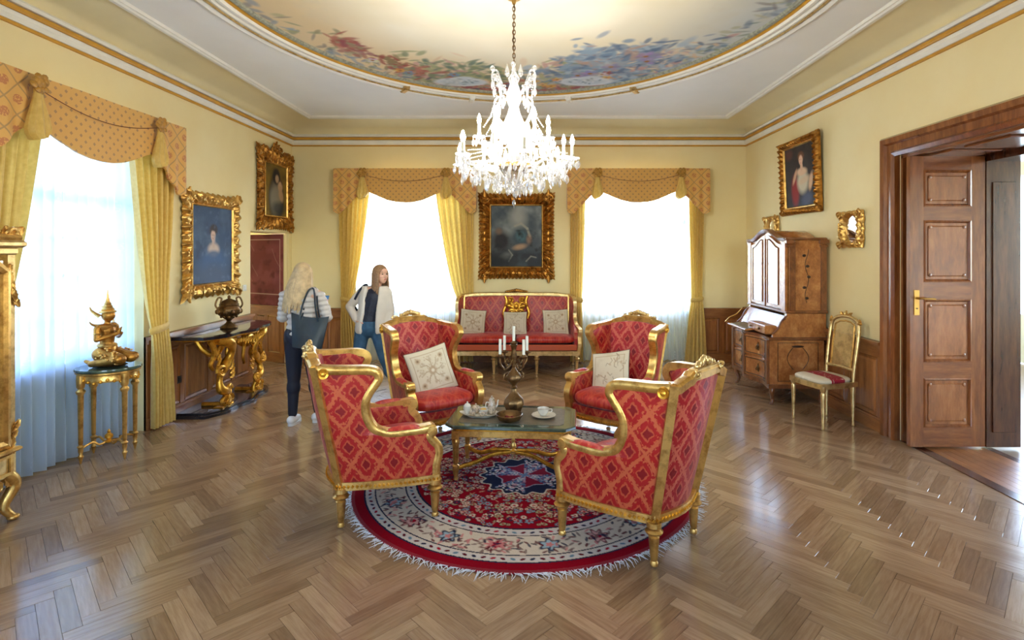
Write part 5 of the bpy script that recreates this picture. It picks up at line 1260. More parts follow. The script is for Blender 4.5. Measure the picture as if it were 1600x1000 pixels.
def candle(par, x, y, z, h=.09):
    h += .035
    MB().lathe([(.008, z-.02), (.014, z-.012), (.030, z-.006), (.032, z), (.014, z+.003), (.014, z+.012), (.011, z+.014)], (x, y, 0), 14).build('drip_pan', 'bronze', par)
    c_ = MB().lathe([(.0115, z+.008), (.0115, z+.008+h), (.008, z+.01+h), (.002, z+.008+h)], (x, y, 0), 12).build('candle', 'wax', par)
    MB().tube([(x, y, z+h), (x+.001, y, z+h+.018)], .0012, 5).build('wick', 'inlay', c_)
candle(cb, 0, 0, .565, .085)
for k in range(4):
    a = k*PI/2+.3; c_, s_ = math.cos(a), math.sin(a)
    MB().tube(spl([(.01*c_, .01*s_, .43), (.05*c_, .05*s_, .375), (.09*c_, .09*s_, .37), (.125*c_, .125*s_, .41), (.13*c_, .13*s_, .455)], 6), .007, 7).tube(spl([(.02*c_, .02*s_, .40), (.06*c_, .06*s_, .44), (.085*c_, .085*s_, .42), (.07*c_, .07*s_, .395)], 5), .005, 6).ball((.09*c_, .09*s_, .365), .012, 8).build('arm', 'bronze', cb)
    candle(cb, .13*c_, .13*s_, .475, .085)
bw = MB().lathe([(.03, 0), (.05, .004), (.085, .022), (.098, .048), (.10, .06), (.096, .062), (.09, .05), (.06, .02), (.004, .012)], (0, 0, 0), 28).build('footed_bowl', 'bronze'); bw.location = onT(-.01, -.17); tag(bw, 'low dark bronze bowl in front of the candelabrum', 'bowl')
mb = MB()
for (x, y) in ((.02, 0), (-.02, .015), (0, -.02)): mb.ball((x, y, .028), .017, 8)
_i = mb.build('dried_petals', simple('dark red petals', S(120, 26, 28), .6), bw); _i['kind'] = 'stuff'
tr = empty('serving_tray', onT(-.26, -.02), -.1, 'scalloped cream porcelain tray on the left side of the coffee table', 'tray')
def trf(u, v):
    a = 2*PI*u; r_ = v; w = 1+.06*math.cos(6*a); return (.155*r_*w*math.cos(a), .11*r_*w*math.sin(a), .004+(.018*sm((r_-.75)/.25))+.003*math.cos(6*a)*(r_ > .8))
MB().grid(trf, 60, 14, closeu=True).build('dish', 'porcelain', tr); MB().grid(lambda u, v: (trf(u, v)[0]*.98, trf(u, v)[1]*.98, trf(u, v)[2]-.004), 60, 14, closeu=True).build('dish_underside', 'porcelain', tr)
TT = TM @ Matrix.Translation((-.26, -.02, TZ+.009)) @ Matrix.Rotation(-.1, 4, 'Z')
def onTr(x, y): return tuple(TT @ Vector((x, y, .0)))
tp = empty('teapot', onTr(.085, .035), .6, 'tall slim porcelain coffee pot with domed lid at the right end of the tray', 'teapot')
MB().lathe([(.02, 0), (.026, .005), (.032, .03), (.034, .06), (.026, .09), (.02, .105), (.022, .11)], n=20).build('body', 'china_paint', tp); MB().lathe([(.022, .11), (.018, .122), (.006, .13), (.008, .137), (.002, .142)], n=16).build('lid', 'silver', tp)
MB().tube(spl([(.03, 0, .04), (.05, 0, .06), (.055, 0, .09), (.062, 0, .10)], 5), lambda t: .008*(1-.5*t), 8).build('spout', 'porcelain', tp); MB().tube(spl([(-.024, 0, .09), (-.05, 0, .095), (-.055, 0, .06), (-.032, 0, .035)], 6), .004, 7).build('handle', 'porcelain', tp)
def cup(loc, rz, label, cat='cup', h=.05, r=.034, m='china_paint', lid=False, group='tea things on the tray'):
    o = empty({'cup': 'teacup', 'jug': 'milk_jug', 'bowl': 'sugar_bowl'}[cat], loc, rz, label, cat, group)
    MB().lathe([(r*.5, 0), (r*.55, .004), (r*.8, h*.3), (r, h*.75), (r*1.05, h), (r*.98, h), (r*.9, h*.7), (r*.5, h*.25), (.003, h*.2)], n=20).build('body', m, o)
    MB().tube(spl([(r*.95, 0, h*.8), (r*1.5, 0, h*.8), (r*1.5, 0, h*.4), (r*.8, 0, h*.3)], 5), .0032, 6).build('handle', m, o)
    if lid: MB().lathe([(r*.98, h), (r*.7, h+.015), (.006, h+.022), (.007, h+.03), (.002, h+.034)], n=16).build('lid', m, o)
    return o
cup(onTr(-.105, .0), 2.4, 'small cream lidded jug at the left end of the tray', 'jug', .062, .028, 'porcelain', True)
cup(onTr(-.045, .03), 1.0, 'painted lidded sugar bowl beside the small jug on the tray', 'bowl', .042, .034, 'china_paint', True)
sg = cup(onTr(.02, .04), .4, 'round bowl of yellow cream in the middle of the tray', 'bowl', .036, .042, 'porcelain'); MB().lathe([(.038, .026), (.036, .032), (.02, .036), (.002, .037)], n=20).build('cream', 'yellow_cream', sg)
cup(onTr(-.05, -.045), -1, 'small painted cup at the front left of the tray', 'cup', .03, .026); cup(onTr(.03, -.045), -.5, 'small painted cup at the front middle of the tray', 'cup', .03, .026)
sa = MB().lathe([(.035, 0), (.05, .003), (.09, .014), (.095, .018), (.088, .018), (.05, .008), (.003, .006)], n=36, lobes=12, la=.015).build('saucer', 'porcelain'); sa.location = onT(.24, -.02); tag(sa, 'large cream saucer under the teacup at the right end of the table', 'saucer')
l_ = onT(.235, -.01); cup((l_[0], l_[1], l_[2]+.012), .2, 'cream painted teacup on the large saucer at the right end of the table', 'cup', .052, .045, 'porcelain', False, None)

# ================================================================== CHANDELIER
CX, CY = -.125, 4.25
ch_ = empty('chandelier', (CX, CY, 2.15), 0, 'lit crystal chandelier with candle bulbs hanging from the painted ceiling', 'chandelier')
def cz(z): return z-2.15
MB().lathe([(.11, cz(3.775)), (.10, cz(3.74)), (.05, cz(3.70)), (.02, cz(3.69)), (.012, cz(3.66))], n=24).build('canopy', 'brass', ch_)
for k in range(17):
    z = 3.655-.029*k*1.05; pts = [(.011*math.cos(t)*(1 if k % 2 else 0), .011*math.cos(t)*(0 if k % 2 else 1), cz(z)+.021*math.sin(t)) for t in np.linspace(0, 2*PI, 13)[:-1]]
    MB().tube(pts, .0038, 6, closed=True).build('chain_link', 'bronze', ch_)
MB().tube([(.004, 0, cz(3.66)), (-.006, .004, cz(3.4)), (.005, 0, cz(3.14))], .003, 5).build('wire', 'inlay', ch_)
MB().lathe([(.008, cz(3.16)), (.02, cz(3.12)), (.045, cz(3.08)), (.03, cz(3.04)), (.05, cz(2.98)), (.06, cz(2.92)), (.035, cz(2.86)), (.05, cz(2.80)), (.085, cz(2.72)), (.09, cz(2.66)), (.05, cz(2.58)), (.04, cz(2.5)), (.09, cz(2.42)), (.11, cz(2.38)), (.06, cz(2.30)), (.03, cz(2.24)), (.01, cz(2.2))], n=24, lobes=12, la=.06).build('glass_column', 'crystal', ch_)
MB().lathe([(.10, cz(2.40)), (.14, cz(2.41)), (.14, cz(2.385)), (.10, cz(2.375))], n=24).build('receiver_plate', 'gold', ch_)
# crystal meshes
d1 = MB(); rr_ = [(0.001, 0), (.011, -.012), (.014, -.026), (.012, -.040), (.001, -.058)]
d1.lathe(rr_, (0, 0, -.012), 6, sy=.55); d1.lathe([(.001, 0), (.006, -.005), (.001, -.011)], (0, 0, 0), 6)
proto = d1.build('crystal_drop', 'crystal', ch_, smooth=False)
d2 = MB(); d2.lathe([(.001, 0), (.005, -.006), (.007, -.05), (.001, -.075)], (0, 0, -.012), 6); d2.lathe([(.001, 0), (.006, -.005), (.001, -.011)], (0, 0, 0), 6); proto2 = d2.build('crystal_drop', 'crystal', ch_, smooth=False)
ndrop = [2]; q = random.Random(12)
extra = MB()
def drop(x, y, z, s=1.0, kind=0):
    if ndrop[0] < 300:
        o = (proto, proto2)[kind].copy(); COL.objects.link(o); o.parent = ch_; o.location = (x, y, z); o.rotation_euler = (0, 0, q.random()*6); o.scale = (s, s, s); ndrop[0] += 1
    else: extra.lathe([(a*s, z_*s) for a, z_ in rr_], (x, y, z-.012*s), 6, sy=.55)
def beads(pts, r=.0065, step=.016):
    P = [Vector(p) for p in pts]
    for a, b in zip(P[:-1], P[1:]):
        n_ = max(1, int((b-a).length/step))
        for k in range(n_): extra.ball(a.lerp(b, k/n_), r, 6, k=4)
bulbs = []
def arm(a, r, z0, zc_, zr, sc=1.0):
    c_, s_ = math.cos(a), math.sin(a)
    f = lambda rad, z: (rad*c_, rad*s_, cz(z))
    ar = MB().tube(spl([f(.06, z0), f(r*.4, z0-.06), f(r*.75, z0-.045), f(r*.98, zc_-.05), f(r, zc_-.01)], 6), .009*sc, 8).build('arm', 'crystal', ch_)
    MB().lathe([(.012, zc_-2.15-.015), (.05*sc, zc_-2.15-.002), (.055*sc, zc_-2.15+.006), (.014, zc_-2.15+.004), (.016, zc_-2.15+.02), (.014, zc_-2.15+.03)], (r*c_, r*s_, 0), 16, lobes=8, la=.06).build('bobeche', 'crystal', ar)
    MB().lathe([(.0125, zc_-2.15+.012), (.0125, zc_-2.15+.10)], (r*c_, r*s_, 0), 12).build('candle_sleeve', 'wax', ar)
    MB().lathe([(.009, zc_-2.15+.10), (.016, zc_-2.15+.118), (.0165, zc_-2.15+.135), (.009, zc_-2.15+.16), (.002, zc_-2.15+.18)], (r*c_, r*s_, 0), 12).build('bulb', 'bulb', ar)
    bulbs.append((r*c_, r*s_, zc_-2.15+.14))
    for k in range(6): b = 2*PI*k/6+a; drop(r*c_+.05*sc*math.cos(b), r*s_+.05*sc*math.sin(b), zc_-2.15-.002, .95+.25*q.random(), 0)
for k in range(12): arm(2*PI*(k+.35)/12, .47 if k % 2 else .40, 2.44, 2.43+(0 if k % 2 else .05), 0)
for k in range(6): arm(2*PI*(k+.1)/6, .27, 2.62, 2.62, 0, .9)
for (z, r, n_, s, kd) in ((2.375, .40, 26, 1.25, 0), (2.335, .31, 22, 1.3, 0), (2.30, .22, 16, 1.35, 0), (2.27, .13, 10, 1.35, 0), (2.255, .05, 5, 1.4, 0)):
    for k in range(n_): a = 2*PI*(k+q.random()*.4)/n_; drop(r*math.cos(a), r*math.sin(a), cz(z)+q.uniform(-.012, .012), s*q.uniform(.85, 1.15), kd)
# crown arms with pendants, middle scrolls
for k in range(6):
    a = 2*PI*(k+.5)/6; c_, s_ = math.cos(a), math.sin(a); f = lambda rad, z: (rad*c_, rad*s_, cz(z))
    MB().tube(spl([f(.03, 2.94), f(.08, 2.98), f(.12, 3.06), f(.15, 3.12), f(.185, 3.10), f(.19, 3.05)], 6), .007, 7).build('crown_scroll', 'crystal', ch_)
    MB().tube(spl([f(.05, 2.70), f(.12, 2.74), f(.17, 2.86), f(.13, 2.92), f(.10, 2.86)], 6), .007, 7).build('scroll', 'crystal', ch_)
    for (rad, z, s) in ((.19, 3.05, 1.2), (.15, 3.10, 1.0), (.12, 3.02, 1.1), (.17, 2.84, 1.3), (.13, 2.90, 1.0), (.09, 2.96, 1.2)): drop(rad*c_, rad*s_, cz(z), s, 0)
    beads([f(.19, 3.05), f(.16, 2.97), f(.17, 2.90)]); beads([f(.17, 2.86), f(.20, 2.76), f(.27, 2.66)]); beads([f(.10, 2.72), f(.16, 2.62), f(.27, 2.60)])
    extra.ball(f(.185, 3.13), .02, 8, k=6); extra.lathe([(.001, 0), (.02, .02), (.012, .05), (.001, .09)], f(.06, 3.10), 6)
    for j in range(3): rad = .09+.03*j; extra.lathe([(.016, -.0), (.02, .008), (.016, .016)], f(rad, 3.0+.02*j), 8)
for k in range(12):
    a = 2*PI*(k+.35)/12; b = 2*PI*(k+1.35)/12; r1, r2 = (.47 if k % 2 else .40), (.40 if k % 2 else .47)
    P1 = (r1*math.cos(a), r1*math.sin(a), cz(2.42)); P2 = (r2*math.cos(b), r2*math.sin(b), cz(2.42)); m_ = ((P1[0]+P2[0])*.49, (P1[1]+P2[1])*.49, cz(2.34)); beads([P1, m_, P2]); drop(*m_, 1.3)
    c_, s_ = math.cos(a), math.sin(a); beads([(.09*c_, .09*s_, cz(2.68)), (.25*c_, .25*s_, cz(2.50)), (r1*.95*c_, r1*.95*s_, cz(2.47))])
    beads([(r1*.9*c_, r1*.9*s_, cz(2.40)), (.3*c_, .3*s_, cz(2.32)), (.12*c_, .12*s_, cz(2.25)), (.02*c_, .02*s_, cz(2.21))], .008, .02)
    for (rad, z) in ((.30, 2.47), (.20, 2.52), (.24, 2.40), (.34, 2.41), (.14, 2.6), (.14, 2.46), (.36, 2.36), (.18, 2.33)): drop(rad*c_+q.gauss(0, .02), rad*s_+q.gauss(0, .02), cz(z), q.uniform(.9, 1.3))
eo = extra.build('crystal_garlands', 'crystal', ch_, smooth=False); eo['kind'] = 'stuff'
for b in bulbs:
    l = bpy.data.lights.new('candle_light', 'POINT'); l.energy = CHAND_W; l.color = (1, .95, .87); l.shadow_soft_size = .03
    o = bpy.data.objects.new('candle_light', l); COL.objects.link(o); o.parent = ch_; o.location = (b[0], b[1], b[2]+.055)
# ================================================================== WRITING CABINET (right wall)
X0, X1, Y0, Y1 = 2.64, 3.33, 6.10, 7.18       # front, back, near, far
wc = empty('writing_cabinet', (X1, (Y0+Y1)/2, 0), PI/2, 'inlaid walnut writing cabinet with mirrored arched doors against the right wall', 'cabinet')
# local: x = along wall (+x = far / +Y), front towards +y (world -X)
Wd = (Y1-Y0)/2; Dp = X1-X0
def serp(x, d0=Dp): u = x/Wd; return d0-.045+.045*math.cos(u*PI*2)*(.6)+.03*math.cos(u*PI)
def slabfront(x0, x1, z0, z1, off, th, n=14, bow=0.0):
    return MB().slab(lambda u, v, w: (lerp(x0, x1, u), serp(lerp(x0, x1, u))+(off+bow*math.sin(PI*v) if w == 0 else off-th), lerp(z0, z1, v)), n, 4, th)
slabfront(-Wd, Wd, .20, .73, 0, Dp-.08, 28).build('carcase', 'burr', wc)
MB().slab(lambda u, v, w: (lerp(-Wd-.015, Wd+.015, u), (serp(lerp(-Wd, Wd, u))+.018) if w == 0 else 0, lerp(.735, .762, v)), 28, 2, .1).build('desk_top', 'burr_dark', wc, smooth=False)
MB().slab(lambda u, v, w: (lerp(-Wd-.01, Wd+.01, u), (serp(lerp(-Wd, Wd, u))+.016) if w == 0 else 0, lerp(.19, .235, v)), 28, 2, .1).build('base_moulding', 'burr_dark', wc, smooth=False)
for (a, b) in ((-Wd+.07, -.03), (.03, Wd-.07)):
    for (z0, z1) in ((.25, .475), (.50, .725)):
        dr = slabfront(a, b, z0, z1, .018, .03, 14, .006).build('drawer', 'burr', wc)
        P = [(a+.02, z0+.02), (b-.02, z0+.02), (b-.02, z1-.02), (a+.02, z1-.02)]; pts = []
        for i in range(4):
            p, q_ = P[i], P[(i+1) % 4]
            for k in range(8): t_ = k/8; x = lerp(p[0], q_[0], t_); pts.append((x, serp(x)+.024, lerp(p[1], q_[1], t_)))
        MB().tube(pts, .004, 5, closed=True).build('banding', 'inlay', dr)
        xm = (a+b)/2; zm = (z0+z1)/2; h_ = MB(); yb = serp(xm)+.028
        h_.lathe([(.028, 0), (.03, .003), (.02, .005)], (xm, yb, zm), 14, m=Matrix.Rotation(-PI/2, 3, 'X')); leaf(h_, (xm, zm), PI/2, .05, .014, yb, .003); leaf(h_, (xm, zm), -PI/2, .05, .014, yb, .003)
        h_.tube([(xm-.028, yb+.006, zm+.005), (xm-.022, yb+.02, zm-.02), (xm, yb+.024, zm-.028), (xm+.022, yb+.02, zm-.02), (xm+.028, yb+.006, zm+.005)], .0035, 6).build('drawer_pull', 'bronze', dr)
for x in (-Wd+.032, 0, Wd-.032): slabfront(x-.026, x+.026, .235, .73, .03, .04, 4).build('pilaster', 'burr_dark', wc)
for sx in (-1, 1):
    # side panel inlay
    for (z0, z1, y0_, y1_) in ((.27, .70, .10, Dp-.14),):
        MB().tube([(sx*(Wd+.001), y0_, z0), (sx*(Wd+.001), y1_, z0), (sx*(Wd+.001), y1_, z1), (sx*(Wd+.001), y0_, z1)], .004, 5, closed=True).build('side_banding', 'inlay', wc)
        sc_ = MB()
        for s2 in (-1, 1): sc_.tube([(sx*(Wd+.0012), (y0_+y1_)/2+s2*(.05+.07*math.sin(t)), .40+.08*t) for t in np.linspace(0, 3.1, 14)], .0035, 5)
        sc_.ball((sx*(Wd+.001), (y0_+y1_)/2, .66), (.004, .07, .012), 8).build('scroll_inlay', 'inlay', wc)
    for y in (.05, Dp-.10):
        f_ = 1 if y > .2 else 0
        MB().tube(spl([(sx*(Wd-.04), y, .21), (sx*(Wd-.02), y+.02*f_, .15), (sx*(Wd-.045), y, .07), (sx*(Wd-.03), y+.015*f_, .012)], 6), lambda t_: .036*(1-.62*t_), 10).ball((sx*(Wd-.028), y+.018*f_, .012), (.022, .026, .012), 8).build('foot', 'burr_dark', wc)
# stepped ogee writing section
og = [(0, .76), (.60, .76), (.595, .79), (.555, .82), (.53, .87), (.50, .93), (.455, .96), (.44, 1.03), (0, 1.03)]
for sx in (-1, 1):
    MB().prism([(y, z) for y, z in og], .035, Matrix.Translation((sx*(Wd-.035), 0, 0)) @ Matrix.Rotation(PI/2, 4, 'Z')).build('desk_side', 'burr', wc, smooth=False)
    MB().tube(spl([(sx*(Wd-.02), .60, .80), (sx*(Wd-.02), .54, .86), (sx*(Wd-.02), .50, .94), (sx*(Wd-.02), .44, 1.0)], 6), .010, 7).build('desk_moulding', 'burr_dark', wc)
MB().slab(lambda u, v, w: (lerp(-Wd+.05, Wd-.05, u), lerp(.575, .45, v)-(.03 if w else 0), lerp(.80, 1.0, v)-(.02 if w else 0)), 6, 4, .03).build('sloping_lid', 'burr', wc)
lid = MB().box((.12, .66, .80), (.56, .22, .02), (-.10, 0, 0), bev=.005).build('fall_front', 'burr', wc); MB().box((.12, .66, .812), (.50, .17, .004), (-.10, 0, 0)).build('leather_inset', 'mat_brown', lid)
for (x0_, x1_) in ((-Wd+.06, -.20), (-.20, .0)):
    d_ = MB().box(((x0_+x1_)/2, .60, .835), (x1_-x0_-.01, .14, .10), bev=.01).build('small_drawer', 'burr', wc); MB().ball(((x0_+x1_)/2, .68, .835), .013, 8).build('knob', 'bronze', d_)
for x in (-.12, .38): MB().tube(spl([(x+.14, .76, .80), (x+.14, .70, .86), (x+.13, .62, .90), (x+.13, .54, .98)], 6), .007, 6).build('lid_stay', 'brass', wc) if x > 0 else None
# upper cabinet: front plane at y=UD
UD = .43; Wu = Wd-.02
MB().box((0, UD/2, 1.445), (2*Wu, UD, .83)).build('upper_carcase', 'burr', wc, smooth=False)
MB().box((0, UD/2+.01, 1.045), (2*Wu+.04, UD+.04, .035), bev=.008).build('upper_base_moulding', 'burr_dark', wc)
for sx in (-1, 1):
    for y in (.03, UD-.05): MB().box((sx*(Wu+.006), y, 1.44), (.024, .06, .76), bev=.004).build('pilaster', 'burr_dark', wc)
    MB().box((sx*(Wu-.045), UD+.012, 1.44), (.09, .04, .80), bev=.006).build('front_pilaster', 'burr', wc)
    for y in (.03, UD-.02): MB().box((sx*(Wu+.01), y, 1.835), (.05, .10, .05), bev=.01).box((sx*(Wu+.005), y, 1.79), (.035, .08, .035), bev=.008).build('capital', 'burr_dark', wc)
    iv = MB()
    for k in range(5): iv.ball((sx*(Wu+.001), UD/2+.03*math.sin(k*2), 1.2+.12*k), (.003, .022, .016), 8, k=6)
    iv.tube([(sx*(Wu+.001), UD/2+.02*math.sin(t_*2.2), 1.15+.12*t_) for t_ in np.linspace(0, 5, 26)], .003, 5).build('vine_inlay', 'inlay', wc)
def top(u):  # arched outline of the top, u -1..1
    a = abs(u); return 1.862+.115*(math.cos(PI*min(1, a/.78))*.5+.5)**.9+(.0 if a < .78 else 0)
arc = [(u*Wu, top(u)) for u in np.linspace(-1, 1, 41)]
MB().slab(lambda u, v, w: (lerp(-Wu, Wu, u), lerp(.0, UD, v), (top(lerp(-1, 1, u)) if w == 0 else 1.855)), 40, 6, .02).build('arched_roof', 'burr', wc)
MB().sweep([(x, UD+.0, z+.004) for x, z in arc], [(-.02, -.02), (-.02, .03), (.0, .045), (.012, .05), (.022, .03), (.022, -.02)], (0, 1, 0)).build('cornice_moulding', 'burr_dark', wc)
for sx in (-1, 1): MB().box((sx*(Wu+.012), UD/2+.02, 1.868), (.04, UD+.04, .03), bev=.01).build('side_cornice', 'burr_dark', wc)
for s in (-1, 1):
    xa, xb = (.008, Wu-.10); ol = [(s*xa, 1.075), (s*xb, 1.075)]+[(s*lerp(xb, xa, t_), top(lerp(xb, xa, t_)/Wu)-.055) for t_ in np.linspace(0, 1, 14)]
    if s < 0: ol = ol[::-1]
    dm = Matrix.Translation((0, UD+.016, 0))
    dr = MB().prism(ol, .022, dm).build('door', 'burr', wc, smooth=False)
    cx_ = sum(p[0] for p in ol)/len(ol); cz_ = 1.42
    inn = [((x-s*(xa+xb)/2)*.66+s*(xa+xb)/2, (z-cz_)*.90+cz_) for x, z in ol]
    MB().prism(inn, .004, Matrix.Translation((0, UD+.0285, 0))).build('mirror_pane', 'mirror', dr, smooth=False)
    MB().tube([(x, UD+.031, z) for x, z in inn], .009, 6, closed=True).build('door_moulding', 'burr_dark', dr)
MB().box((0, UD+.032, 1.47), (.016, .014, .82), bev=.004).build('door_strip', 'burr_dark', wc)
for x in (-.03, .03): MB().lathe([(.007, 0), (.007, .004)], (x, UD+.03, 1.40), 8, m=Matrix.Rotation(-PI/2, 3, 'X')).build('keyhole', 'brass', wc)

# ================================================================== CONSOLE TABLE (left wall)
co_ = empty('console_table', (XL+.06, 6.25, 0), -PI/2, 'black marble console table on two carved gilded scroll legs under the blue portrait', 'table')
# local x: -x = far (+Y)... rotation -90: x -> -Y, y -> +X (into the room)
def ctop(u):   # depth outline of serpentine top, u -1..1
    return .465+.045*math.cos(u*PI)+.02*math.cos(u*3*PI)-.07*abs(u)**8
def serp_slab(hw, z0, z1, sc, y0_=0, edge=.012):
    def fn(u, v, w):
        U = lerp(-1, 1, u); x = U*hw; y = lerp(y0_, ctop(U)*sc, v); z = (z1 if w == 0 else z0)-(edge*.6 if v > .97 and w == 0 else 0); return (x, y, z)
    return MB().slab(fn, 40, 8, .03)
serp_slab(.70, .815, .85, 1.0).build('marble_top', 'marble_black', co_)
serp_slab(.64, .795, .815, .93).build('top_rim', 'gold_rich', co_)
serp_slab(.66, 0, .035, .95).build('plinth', 'marble_black', co_); serp_slab(.62, .035, .05, .9).build('plinth_step', 'marble_black', co_)
for s in (-1, 1):
    lg = MB(); X_ = s*.33
    def T3(p): return (X_+p[0]*s, p[1], p[2])
    # bold S scroll
    pth = spl([(.16, .34, .79), (.02, .40, .74), (-.07, .38, .64), (-.06, .34, .53), (.03, .33, .44), (.10, .34, .35), (.09, .35, .25), (.0, .36, .20), (-.05, .35, .12), (-.04, .34, .055)], 7)
    lg.tube([T3(p) for p in pth], lambda t_: .055-.02*t_+.012*math.sin(t_*20), 10, flat=.9)
    pth2 = spl([(.20, .30, .78), (.16, .32, .68), (.16, .31, .60), (.20, .30, .53), (.15, .30, .47)], 6); lg.tube([T3(p) for p in pth2], lambda t_: .035*(1-.5*t_), 8)
    pth3 = spl([(-.14, .28, .79), (-.17, .29, .70), (-.15, .28, .60), (-.17, .28, .50), (-.13, .27, .40)], 6); lg.tube([T3(p) for p in pth3], lambda t_: .03*(1-.5*t_), 8)
    for c_, r_, f_ in (((.12, .44), .07, 1), ((-.03, .22), .06, -1), ((.05, .10), .055, 1), ((-.10, .68), .05, -1)): scroll(lg, (X_+s*c_[0], c_[1]), r_, 1.3, 0 if s > 0 else PI, s*f_, .02, .37)
    for k in range(9): z = .74-.05*k; leaf(lg, (X_-s*(.06+.015*math.sin(k)), z), PI-.5 if s > 0 else .5, .10, .028, .36, .012); 
    for k in range(8): z = .72-.045*k; leaf(lg, (X_+s*(.10+.02*math.sin(k*1.7)), z), (-.9 if s > 0 else PI+.9), .08, .022, .34, .012)
    for k in range(7): a = -PI/2+(k-3)*.35; leaf(lg, (X_+s*.0, .17), a, .11, .03, .39, .012)
    lg.ball((X_, .36, .12), (.07, .045, .07), 10)
    lg.tube([(X_, .32, .06), (X_, .10, .06)], .03, 8).box((X_, .33, .055), (.22, .10, .02), bev=.006)
    lg.build('carved_scroll_leg', 'gold_rich', co_)
    MB().tube(spl([(X_, .33, .72), (X_, .22, .60), (X_, .10, .66), (X_, .02, .78)], 6), .03, 8).build('rear_scroll', 'gold_rich', co_)
gl = MB(); gl.tube(spl([(-.55, .30, .79), (-.35, .37, .77), (-.15, .41, .74), (0, .44, .76), (.15, .41, .74), (.35, .37, .77), (.55, .30, .79)], 6), .022, 8)
for k in range(-5, 6): leaf(gl, (k*.05, .77), -PI/2+k*.12, .09 if abs(k) < 3 else .06, .025, .45, .012)
gl.build('carved_apron', 'gold_rich', co_)
va = empty('lidded_urn', (XL+.06+.22, 6.22, .851), .5, 'embossed bronze urn with handles on the console table', 'urn')
MB().lathe([(.085, 0), (.09, .01), (.085, .02), (.06, .04), (.035, .06), (.022, .08), (.03, .095), (.05, .11), (.10, .15), (.125, .20), (.115, .235), (.095, .255), (.10, .27), (.09, .285)], n=30, lobes=10, la=.035).build('body', 'bronze', va)
MB().lathe([(.092, .285), (.07, .31), (.03, .33), (.012, .34), (.018, .355), (.004, .375)], n=20, lobes=10, la=.05).build('lid', 'bronze', va)
for s in (-1, 1): MB().tube(spl([(s*.11, 0, .22), (s*.135, 0, .27), (s*.11, 0, .345), (s*.075, 0, .34), (s*.085, 0, .29)], 6), .010, 7).build('handle', 'bronze', va)
rl = MB()
for k in range(10): a = 2*PI*k/10; rl.ball((.118*math.cos(a), .118*math.sin(a), .19), (.022, .022, .03), 8, k=6); rl.ball((.08*math.cos(a+.3), .08*math.sin(a+.3), .135), .016, 8, k=6)
rl.build('embossed_fruit', 'bronze', va)

# ================================================================== STATUE STAND
SX, SY = -3.56, 4.60
sd = empty('statue_stand', (SX, SY, 0), .35, 'round gilded stand with dark green marble top and four fluted legs by the sheer curtain', 'stand')
MB().lathe([(.21, .735), (.232, .74), (.236, .75), (.232, .762), (.0, .763)], n=40, sx=1.0, sy=.88).build('marble_top', 'marble_green', sd)
MB().lathe([(.20, .655), (.205, .67), (.20, .68), (.20, .71), (.225, .722), (.225, .735), (.19, .735), (.185, .655)], n=40, sx=1.0, sy=.88, lobes=20, la=.008).build('apron', 'gold', sd)
fe = MB()
for k in range(28): a = 2*PI*k/28; fe.ball((.205*math.cos(a), .18*math.sin(a), .665-.012*math.cos(a*7)), .014, 7, k=5)
fe.build('festoon', 'gold_rich', sd)
for (sx, sy) in ((1, 1), (-1, 1), (-1, -1), (1, -1)):
    MB().lathe([(.006, 0), (.012, .03), (.020, .06), (.012, .075), (.018, .10), (.018, .13), (.026, .14), (.012, .155), (.016, .165), (.021, .56), (.03, .575), (.034, .59), (.02, .61), (.028, .625), (.03, .66), (.03, .72)], (sx*.150, sy*.128, 0), 14).build('leg', 'gold', sd)
    MB().tube(spl([(sx*.150, sy*.128, .12), (sx*.09, sy*.07, .15), (sx*.05, sy*.05, .12), (sx*.015, sy*.01, .13)], 6), .009, 7).build('stretcher', 'gold', sd)
MB().lathe([(.03, .12), (.035, .13), (.015, .145), (.03, .16), (.03, .18), (.01, .20), (.014, .21), (.003, .23)], n=12).build('stretcher_finial', 'gold_rich', sd)

# ================================================================== GILDED VITRINE (left edge)
vt = empty('display_cabinet', (XL+.03, 2.975, 0), -PI/2, 'gilded glazed display cabinet with cabriole feet at the left edge', 'cabinet')
# local: y -> +X, x -> -Y ; far end is local x = -.56
hw, dp = .56, .35
for sx in (-1, 1):
    for y in (.04, dp-.03):
        MB().tube(spl([(sx*(hw-.04), y, .30), (sx*(hw-.0), y+(.02 if y > .2 else 0), .22), (sx*(hw-.05), y, .10), (sx*(hw-.02), y+(.03 if y > .2 else 0), .02)], 6), lambda t_: .045*(1-.55*t_), 10).ball((sx*(hw-.02), y+(.03 if y > .2 else 0), .02), (.035, .035, .02), 10).build('cabriole_foot', 'gold', vt)
        MB().box((sx*(hw-.025), y, 1.05), (.05, .05, 1.42), bev=.008).build('corner_post', 'gold_pale', vt)
    MB().box((sx*(hw-.02), dp/2, 1.08), (.006, dp-.1, 1.2)).build('side_glass', 'pane', vt, smooth=False)
    sl = MB(); sl2 = MB()
    for k in range(5): leaf(sl, (sx*(hw-.03), 1.45-.0*k+.05*k), -PI/2+.3*(k-2), .10, .022, dp+.0); 
    for k in range(4): leaf(sl2, (sx*(hw-.02), .42+.05*k), PI/2+.4*(k-1.5), .08, .02, dp+.0)
    sl.build('post_carving', 'gold', vt); sl2.build('post_carving', 'gold', vt)
MB().box((0, dp/2, .36), (2*hw, dp, .16), bev=.01).build('plinth_box', 'gold_pale', vt)
for s in (-1, 1): MB().sweep([(s*.28-.24, dp+.003, .31), (s*.28+.24, dp+.003, .31), (s*.28+.24, dp+.003, .42), (s*.28-.24, dp+.003, .42)], [(-.01, 0), (-.01, .012), (.01, .012), (.01, 0)], (0, 1, 0), closed=True).build('plinth_panel', 'gold', vt, smooth=False)
